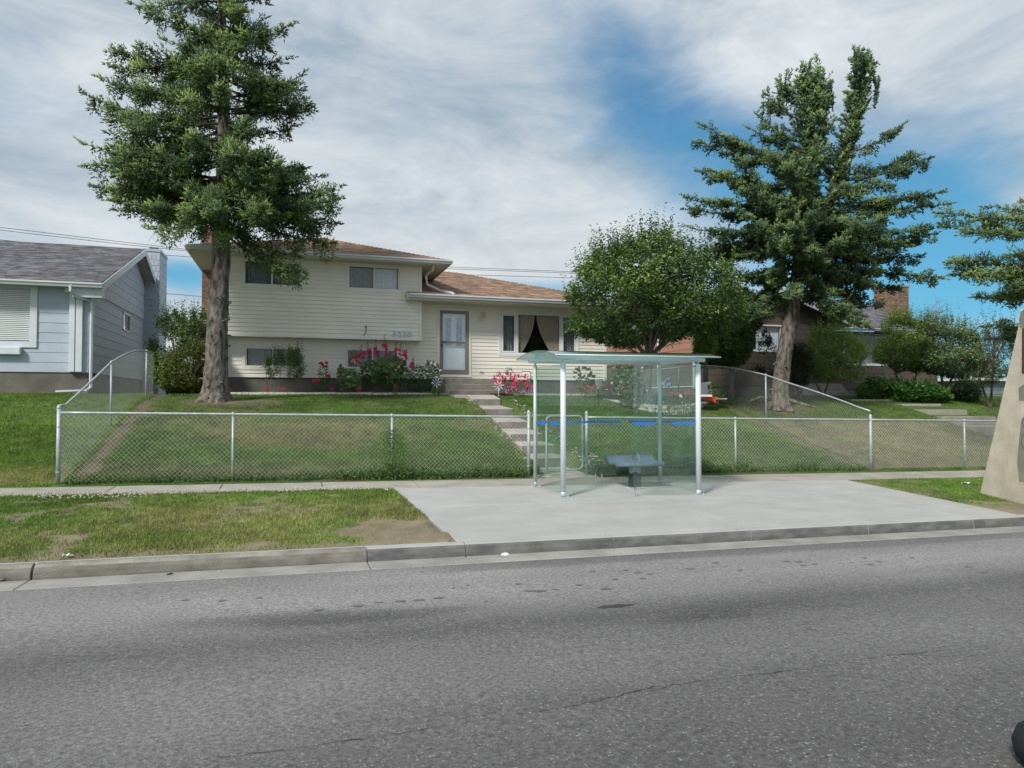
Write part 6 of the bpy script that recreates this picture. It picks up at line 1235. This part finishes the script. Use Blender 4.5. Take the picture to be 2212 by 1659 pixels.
pinwheel('white and violet pinwheel left of the porch steps', *A4((1885, 910))[0], 22.1); pinwheel('white pinwheel in front of the pink roses right of the porch steps', *px(1866/450, 1700, 1200)((1090, 1320))[0], 22.0)
# bed edging stones
eg = thing('bed_edging', 'row of low concrete edging blocks along the front of the house flower bed', 'edging', (1, 22.1, 2.0))
x = -1.9; rs = np.random.RandomState(4); eu = MB().box(0, 1, 0, .12, -.08, 1).mesh('edging_block', m_stone)
while x < 4.55: w_ = rs.choice([.2, .3, .4]); o = link('edging_block', eu, eg, (x, 22.02+rs.uniform(-.01, .01), 1.99), scale=(w_-.012, 1, .085+rs.uniform(-.006, .006))); x += w_
for x in np.arange(6.0, 9.6, .62): link('edging_block', eu, eg, (x, 21.75, 1.96), scale=(.612, 1, .10))
bed = MB(); bed.quad((-2.2, 22.1, 2.035), (4.6, 22.1, 2.035), (4.6, 23.45, 2.06), (-2.2, 23.45, 2.06)); bed.quad((6.85, 21.8, 2.02), (10.9, 21.8, 2.02), (10.9, 23.45, 2.05), (6.85, 23.45, 2.05)); bd = bed.build('soil', m_mulch); bd['kind'] = 'structure'
# stone planter
PL = thing('stone_planter', 'curved low wall of rough pale stone blocks round the leafy tree', 'planter', (9.5, 19, 1.6))
cur = [(1283, 21.2, 1.92), (1310, 20.2, 1.88), (1340, 19.1, 1.79), (1385, 18.4, 1.73), (1440, 17.95, 1.69), (1490, 18.1, 1.70), (1522, 18.8, 1.76), (1536, 19.9, 1.83), (1533, 21.2, 1.9)]
PP = np.array([(XatY(u, Y), Y, z) for u, Y, z in cur]); ff = np.linspace(0, 1, 140); k_ = np.linspace(0, 1, len(PP)); CU = np.stack([np.interp(ff, k_, PP[:, i]) for i in range(3)], 1)
for _ in range(12): CU[1:-1] = (CU[:-2]+CU[2:]+2*CU[1:-1])/4
sg_ = np.concatenate([[0], np.cumsum(np.linalg.norm(np.diff(CU[:, :2], axis=0), axis=1))]); Ltot = sg_[-1]; rs = np.random.RandomState(12)
def stone_mesh(seed):
    r_ = np.random.RandomState(seed); mb = MB(); mb.hexa([(0, 0, 0), (1, 0, 0), (1, 1, 0), (0, 1, 0), (0, 0, 1), (1, 0, 1), (1, 1, 1), (0, 1, 1)]); me = bpy.data.meshes.new('block'); bm_ = __import__('bmesh').new()
    import bmesh; me0 = mb.mesh('t', m_stone); bm_.from_mesh(me0); bmesh.ops.subdivide_edges(bm_, edges=bm_.edges[:], cuts=1, use_grid_fill=True)
    for v in bm_.verts:
        c = v.co-Vector((.5, .5, .5)); v.co += Vector((r_.randn()*.02, r_.randn()*.05, r_.randn()*.03)); 
        if abs(c.x) > .4 and abs(c.z) > .4: v.co -= Vector((c.x*.05, 0, c.z*.10))
        if c.y < -.4 and abs(c.x) < .1: v.co.y -= .10
    bm_.to_mesh(me); bm_.free(); bpy.data.meshes.remove(me0); me.materials.append(m_stone); return me
SM = [stone_mesh(i) for i in range(5)]
for row in range(4):
    s = -(row % 2)*.15
    while s < Ltot-.1:
        w_ = rs.choice([.24, .3, .36]); a_, b2 = max(s, 0), min(s+w_, Ltot); m_ = (a_+b2)/2; c = [float(np.interp(m_, sg_, CU[:, i])) for i in range(3)]; pA = [float(np.interp(a_, sg_, CU[:, i])) for i in range(2)]; pB = [float(np.interp(b2, sg_, CU[:, i])) for i in range(2)]
        zt = c[2]-.118*row; zg_ = float(gz(c[0], c[1]))
        if b2-a_ > .08 and zt > zg_+.01:
            th = math.atan2(pB[1]-pA[1], pB[0]-pA[0]); L2 = math.hypot(pB[0]-pA[0], pB[1]-pA[1]); link('block', SM[rs.randint(5)], PL, (pA[0], pA[1], zt-.112), rot=(0, 0, th), scale=(L2-.012, .17, .110))
        s += w_
mb = MB(); mb.poly([(c[0]*.97+10.3*.03, c[1]+.15, c[2]-.03) for c in CU[::6]]+[(PP[-1][0]-.1, 22.3, 1.95), (PP[0][0]+.1, 22.3, 1.95)]); o_ = mb.build('planting_soil', m_mulch, PL)
# plants around the planter
A4s = px(2.2118, 2000, 1300)
bedplant('hollyhock', 'pale-flowered hollyhock clump left of the round leafy tree trunk', 'flower', A4s((905, 330), (960, 290), (1060, 300), (1160, 340), (1170, 480), (1120, 600), (960, 600), (900, 480)), 20.4, 260, .075, (.055, .10, .035), (.13, .20, .055), 131, (('pale', A4s((915, 330), (1165, 355), (905, 460), (1170, 330))), ('pink', A4s((1060, 305), (1000, 500)))), .035, kind='round', thick=.4)
bedplant('young_catalpa', 'broad-leaved young plant seen through the left half of the shelter', 'plant', A4s((560, 400), (600, 330), (660, 300), (720, 340), (750, 400), (750, 480), (640, 540), (580, 480)), 22.6, 80, .075, (.03, .06, .025), (.09, .13, .05), 132, kind='round', thick=.3)
bedplant('lilies', 'orange and red lilies in front of the white bucket', 'flower', A4s((560, 500), (640, 480), (760, 480), (850, 500), (900, 490), (910, 550), (560, 555)), 22.2, 260, .06, DG, LG, 133, (('orange', A4s((640, 490), (648, 495), (680, 512), (672, 516))), ('red', A4s((700, 490), (720, 500), (745, 480), (760, 492), (725, 530), (830, 500), (850, 505), (870, 500), (880, 520), (860, 530), (895, 510), (520, 495)))), .042, thick=.25)
bedplant('delphinium', 'violet-blue delphinium spikes beside the right rear shelter post', 'flower', A4s((1340, 470), (1380, 420), (1420, 420), (1440, 520), (1420, 620), (1340, 620)), 20.2, 220, .05, DG, DG*1.6, 134, (('violet', A4s((1350, 470), (1358, 455), (1370, 440), (1385, 470), (1395, 450), (1405, 465), (1385, 425), (1400, 425), (1412, 470), (1360, 485), (1390, 485))),), .034, thick=.3)
bedplant('geraniums', 'red geraniums along the right part of the stone planter', 'flower', A4s((1390, 560), (1450, 530), (1600, 540), (1620, 600), (1600, 640), (1400, 640)), 19.6, 420, .05, DG, LG, 135, (('red', A4s((1410, 540), (1430, 550), (1445, 545), (1455, 560), (1465, 540), (1475, 558), (1535, 540), (1545, 548), (1550, 560), (1580, 555), (1595, 565), (1605, 560), (1420, 565), (1590, 575))), ('white', A4s((1500, 570), (1510, 580), (1490, 575)))), .038, thick=.3)
bedplant('bed_plants', 'dark low green plants under the leafy tree inside the stone planter', 'plant', A4s((930, 590), (1100, 560), (1290, 560), (1400, 610), (1600, 600), (1600, 650), (1000, 640)), 19.6, 700, .05, DG*.8, DG*1.8, 136, (('violet', A4s((1210, 530), (960, 540), (1100, 600), (1250, 610), (1350, 630))), ('yellow', A4s((1520, 630), (960, 560)))), .025, thick=.4)
bedplant('yellow_shrub', 'yellow-green leafy shrub between house corner and hollyhock, seen over the bucket', 'bush', A4s((840, 440), (870, 400), (930, 400), (930, 500), (850, 500)), 23.5, 200, .055, (.07, .12, .03), (.15, .21, .04), 137, thick=.3)
bk = thing('bucket', 'white plastic bucket standing in the flower bed behind the shelter', 'bucket', (8.6, 22.9, 2.05)); bp_ = atD(*A4s((792, 512))[0], 22.6)
MB().lathe(bp_, [(0, 0), (.125, 0), (.14, .20), (.148, .20), (.148, .215), (.141, .215), (.143, .25), (.152, .25), (.152, .265), (.145, .30), (.15, .31), (.14, .31), (.12, .02)], 18).build('pail', m_whitep, bk, smooth=False)
gc = thing('garden_chair', 'folded green and white garden chair against the house behind the pink roses', 'chair', (7.4, 23.1, 2.05)); R1 = px(2212/300, 2030, 1340)
mb = MB()
for q in (((180, 905), (420, 905), (450, 1110), (440, 1290)), ((190, 1060), (230, 1025), (330, 1040)), ((370, 1150), (430, 1120), (500, 1135), (495, 1230))): mb.tube([atD(*p, 22.95) for p in R1(*q)], .014, 6)
mb.build('frame', m_black, gc); mb = MB(); q = [atD(*p, 22.93) for p in R1((200, 930), (410, 930), (425, 1060), (215, 1060))]; mb.hexa([p for p in q]+[p+FWD*.015 for p in q]); mb.build('back_rest', m_white, gc); q = [atD(*p, 22.9) for p in R1((380, 1150), (460, 1140), (455, 1290), (385, 1300))]; MB().hexa([p for p in q]+[p+FWD*.02 for p in q]).build('seat', m_green, gc)
# red tub, boards
g9 = lambda x, y, d: atD(*A9((x, y))[0], d)
tb = MB(); q0 = [g9(200, 1400, 20.9), g9(362, 1402, 20.9), g9(355, 1462, 20.9), g9(290, 1448, 20.9)]; tb.hexa([p for p in q0]+[p+FWD*.35 for p in q0]); tb.hexa([g9(195, 1392, 20.88), g9(368, 1398, 20.88), g9(368, 1408, 20.88), g9(195, 1403, 20.88)]+[p+FWD*.39 for p in (g9(195, 1392, 20.88), g9(368, 1398, 20.88), g9(368, 1408, 20.88), g9(195, 1403, 20.88))])
tag(tb.build('tub', m_red), 'bright red plastic tub on the lawn behind the end of the stone planter', 'tub')
bo = MB(); q0 = [g9(150, 1370, 20.7), g9(314, 1370, 20.7), g9(314, 1394, 20.7), g9(150, 1392, 20.7)]; bo.hexa([p for p in q0]+[p+FWD*.25 for p in q0]); tag(bo.build('white_board', m_white), 'short white board lying level above the red tub', 'board')
bo = MB(); q0 = [g9(150, 1230, 21.9), g9(300, 1214, 21.9), g9(312, 1375, 21.7), g9(150, 1375, 21.7)]; bo.hexa([p for p in q0]+[p+FWD*.03 for p in q0]); tag(bo.build('leaning_panel', m_white), 'pale panel leaning behind the side fence', 'panel')
bo = MB(); q0 = [g9(370, 1402, 21.4), g9(490, 1412, 21.4), g9(490, 1424, 21.2), g9(370, 1424, 21.2)]; bo.hexa([p for p in q0]+[p+FWD*.3 for p in q0]); tag(bo.build('paving_slab', m_stone), 'grey paving slab on the grass right of the red tub', 'slab')
bedplant('leafy_weed', 'light leafy weed growing by the leaning panel', 'plant', A9((250, 1240), (400, 1250), (440, 1390), (300, 1400)), 21.3, 240, .07, DG*1.2, LG, 141, thick=.3)
# surface roots by the leaning spruce
rt = MB(); rt.tube([g9(1240, 1440, 20.6), g9(1350, 1470, 20.4), g9(1470, 1505, 20.3), g9(1590, 1530, 20.1)], [.07, .045, .035, .01], 7); rt.tube([g9(1000, 1420, 21.6), g9(880, 1400, 21.4), g9(770, 1440, 21.2)], [.08, .05, .02], 7); rt.build('surface_root', m_bark, SP2, smooth=True)
# weeds along the fences, gravel by the steps
def weeds(label, runs, seed, size=.05, base=DG*1.1, hi=LG):
    rs = np.random.RandomState(seed); cl = Cloud()
    for (x0, x1, y, h, n) in runs:
        X = rs.uniform(x0, x1, n); hh_ = h*(.3+1.0*vn(X, X*0+y, 1.4, seed)); Y = y+rs.randn(n)*.09; Z = gz(X, Y)+rs.rand(n)*hh_; P = np.stack([X, Y, Z], 1); cl.add(*leaf_mesh(P, rs.randn(n, 3)+np.array((0, -.3, .6)), size, .5, rs, base+(hi-base)*rs.rand(n, 1)**2))
    o = cl.build('weeds', m_leaf, None, kind='stuff'); tag(o, label, 'weeds')
weeds('dark weeds sprawling along the foot of the long wire fence left of the gate', [(-3.7, 4.5, 13.42, .13, 3600), (.8, 4.5, 13.38, .24, 2600), (1.55, 2.0, 13.36, .85, 800), (1.68, 1.86, 13.36, 1.0, 320)], 151, .045)
weeds('weeds along the foot of the wire fence behind and right of the shelter', [(5.9, 9.8, 13.40, .28, 2600), (8.0, 8.4, 13.4, .8, 500), (9.8, 13.0, 13.42, .14, 900), (7.3, 7.8, 13.4, .75, 300), (10.8, 11.6, 13.4, .3, 300)], 152, .045)
def pebbles(label, regs, seed, r=.026):
    rs = np.random.RandomState(seed); mb = MB()
    for (x0, x1, y0, y1, n) in regs:
        for i in range(n):
            x, y = rs.uniform(x0, x1), rs.uniform(y0, y1); z = float(ground_z(np.array([x]), np.array([y]))[0]); s = r*rs.uniform(.5, 1.5); a = rs.rand(6)*.5+.75
            mb.hexa([(x-s*a[0], y-s*a[1]*.7, z), (x+s*a[1], y-s*.7*a[2], z), (x+s*a[2], y+s*.7*a[3], z), (x-s*a[4], y+s*.7, z), (x-s*.6*a[0], y-s*.4, z+s*.8), (x+s*.6*a[3], y-s*.4, z+s*.7), (x+s*.5, y+s*.4*a[5], z+s*.8), (x-s*.5, y+s*.4, z+s*.65)])
    o = mb.build('pebbles', m_gravel, kind='stuff'); tag(o, label, 'pebbles')
pebbles('white stones scattered on both sides of the garden steps', [(5.95, 6.3, 13.6, 20, 85), (5.95, 6.5, 13.5, 14.8, 90), (4.7, 4.97, 13.6, 20, 48), (6.0, 5.7, 13.5, 14.0, 30), (4.7, 5.0, 13.3, 13.9, 16)], 161)
# clover
rs = np.random.RandomState(171); cv = MB()
def clover(x0, x1, y0, y1, n):
    for i in range(n):
        x, y = rs.uniform(x0, x1), y1-(y1-y0)*rs.rand()**1.6; z = float(ground_z(np.array([x]), np.array([y]))[0])+rs.uniform(.03, .06); r_ = rs.uniform(.009, .016); cv.lathe((x, y, z), [(0, -r_*.6), (r_, -r_*.2), (r_*.85, r_*.5), (0, r_*.9)], 5)
for a in ((-5.5, 1.0, 12.02, 12.2, 230), (-3.6, -2.1, 11.6, 12.15, 260), (-2.2, -1.6, 11.75, 12.15, 60), (-1.4, -.4, 11.9, 12.18, 120), (-.3, 1.2, 11.85, 12.18, 360), (-5, -3.5, 11.85, 12.15, 80)): clover(*a)
tag(cv.build('clover_flowers', m_pet['clover'], kind='stuff'), 'white clover heads along the near edge of the sidewalk', 'clover')
# litter
def at_ground(u, v): return onground(u, v)
def on_road(u, v): x, y = rp(u, v); return np.array((x, y, float(rz(x, y))))
p = on_road(1091, 1199); tag(MB().lathe(p, [(0, .012), (.045, .012), (.05, .008), (.052, .0)], 18).lathe(p, [(.038, .012), (.04, .02), (.046, .012)], 18).build('cup_lid', m_whitep), 'white cup lid lying in the gutter in front of the pad', 'lid')
def scrap(name, label, cat, p, s, mt, seed):
    r_ = np.random.RandomState(seed); mb = MB(); n = 4; G_ = [[(p[0]+s*(i/n-.5)+r_.randn()*s*.05, p[1]+s*.7*(j/n-.5)+r_.randn()*s*.05, p[2]+.006+abs(r_.randn())*s*.12) for i in range(n+1)] for j in range(n+1)]
    for i in range(n):
        for j in range(n): mb.quad(G_[j][i], G_[j][i+1], G_[j+1][i+1], G_[j+1][i])
    tag(mb.build(name, mt), label, cat)
gl = lambda u, v: onground(u, v)+UP*.02
scrap('paper_scrap', 'crumpled white paper on the grass near the left kerb', 'paper', gl(146, 1206), .09, m_whitep, 1); scrap('newspaper', 'folded printed paper against the kerb at the left edge', 'paper', on_road(8, 1255), .14, mat('newsprint', (.42, .46, .52), (.15, .17, .2), ns=60, rough=.9), 2)
scrap('plastic_wrapper', 'clear grey wrapper lying at the kerb foot left of the pad', 'wrapper', on_road(632, 1218), .12, mat('wrapper_grey', (.36, .36, .35), rough=.3), 3); scrap('paper_scrap', 'white litter on the right grass strip beside the pier', 'paper', gl(2085, 1047), .16, m_whitep, 4)
scrap('dry_leaf', 'tan dead leaf where the grass meets the back of the pad', 'leaf', gl(778, 1059), .11, mat('tan_leaf', (.45, .27, .12), rough=.8), 5); scrap('dark_scrap', 'small black scrap on the gutter pan left of centre', 'scrap', on_road(367, 1242), .06, m_black, 6); scrap('orange_scrap', 'tiny orange cap on the pad right of the shelter', 'scrap', onground(1577, 1041)+UP*.01, .05, m_pet['orange'], 7)
scrap('paper_scrap', 'white scrap at the left back corner of the concrete pad', 'paper', onground(838, 1062)+UP*.02, .10, m_whitep, 9)
# ------------------------------------------------------------------ distance: wires, street lamp, grey building
up_ = thing('utility_pole', 'brown utility pole hidden behind the leaning spruce carrying the wires', 'pole', (*atD(1752, 860, 55)[:2], 1.7)); pp = atD(1752, 575, 55); MB().tube([(pp[0], pp[1], 1.6), (pp[0], pp[1], pp[2]+.5)], [.16, .11], 8).build('post', m_pole, up_)
def wire(pts, r=.016): return MB().tube([atD(u, v, d) for u, v, d in pts], r, 4, cap=False)
for i, (lab, pts) in enumerate((('upper overhead wire crossing the sky behind the houses', [(-500, 410, 40), (0, 491, 45), (250, 521, 46), (440, 543, 47), (700, 565, 49), (975, 577, 51), (1240, 587, 53), (1752, 590, 55)]), ('second overhead wire just below the upper one', [(-500, 418, 40), (0, 497, 45), (250, 526, 46), (440, 546, 47), (700, 570, 49), (975, 581, 51), (1240, 590, 53), (1752, 593, 55)]), ('lower overhead wire leaving the left chimney towards the right', [(-500, 470, 40), (310, 548, 46), (442, 557, 47), (700, 578, 49), (1025, 594, 51), (1230, 600, 53), (1752, 602, 55)]), ('lowest wire between the blue and cream houses', [(-500, 560, 40), (200, 621, 44), (356, 634, 46), (442, 641, 47), (560, 648, 48)]))):
    tag(wire(pts).build('overhead_wire', m_black), lab, 'wire')
sl_ = thing('street_lamp', 'slim curved street lamp mast above the grey roof behind the leaning spruce', 'street lamp', (*atD(1799, 860, 48)[:2], 1.8))
q = atD(1799, 650, 48); MB().tube([(q[0], q[1], 1.7)]+[tuple(atD(u, v, 48)) for u, v in ((1799, 660), (1798, 645), (1796, 630), (1792, 618), (1784, 608), (1770, 603))], [.09, .06, .055, .05, .045, .04, .035], 8).build('mast', m_alud, sl_, smooth=True); q = atD(1765, 602, 48); MB().box(q[0]-.35, q[0]+.15, q[1]-.12, q[1]+.12, q[2]-.06, q[2]+.06).build('lamp_head', m_alud, sl_)
gb = thing('grey_garage', 'blue-grey board garage beyond the side street, left of the pier', 'garage', (40, 38, 1.5)); a, b2 = atD(2082, 870, 36), atD(2240, 870, 38)
mb = MB(); z0_, z1_ = 1.2, float(atD(2100, 822, 36)[2]); mb.hexa([(a[0], a[1], z0_), (b2[0], b2[1], z0_), (b2[0]+1, b2[1]+5, z0_), (a[0]+1, a[1]+5, z0_), (a[0], a[1], z1_), (b2[0], b2[1], z1_), (b2[0]+1, b2[1]+5, z1_), (a[0]+1, a[1]+5, z1_)]); mb.build('wall', mat('slate_board', (.20, .24, .26), (.16, .19, .21), ns=2, rough=.8), gb)
dd = (b2-a)/np.linalg.norm((b2-a)[:2]); nn_ = np.array((dd[1], -dd[0], 0)); z = 1.45
while z < z1_-.05:
    p, q = np.array((a[0], a[1], z)), np.array((b2[0], b2[1], z)); MB().hexa([p, q, q+nn_*.02, p+nn_*.02, p+UP*.2, q+UP*.2, q+nn_*.02+UP*.2, p+nn_*.02+UP*.2]).build('wall_board', bpy.data.materials['slate_board'], gb); z += .24
MB().hexa([(a[0]-.2, a[1]-.3, z1_), (b2[0], b2[1]-.3, z1_), (b2[0], b2[1]+5, z1_+.0), (a[0], a[1]+5, z1_), (a[0]-.2, a[1]-.3, z1_+.14), (b2[0], b2[1]-.3, z1_+.14), (b2[0], b2[1]+5, z1_+.14), (a[0], a[1]+5, z1_+.14)]).build('roof', m_white, gb)

bx_, by_ = rp(2230, 1672); bb = MB(); prf = [(0, .0), (.14, .0), (.19, .04), (.20, .10), (.18, .16), (.13, .20), (.07, .225), (0, .23)]  # made-up rounded body standing in for an unidentified dark object
bb.lathe((bx_+.17, by_-.02, float(rz(bx_, by_))), prf, 20); ob = bb.build('dark_sack', mat('black_plastic', (.012, .016, .016), rough=.7, bump=.01, bs=14), smooth=True); tag(ob, 'rounded black stand-in for an unknown shape, cut off by the bottom right corner', 'sack')
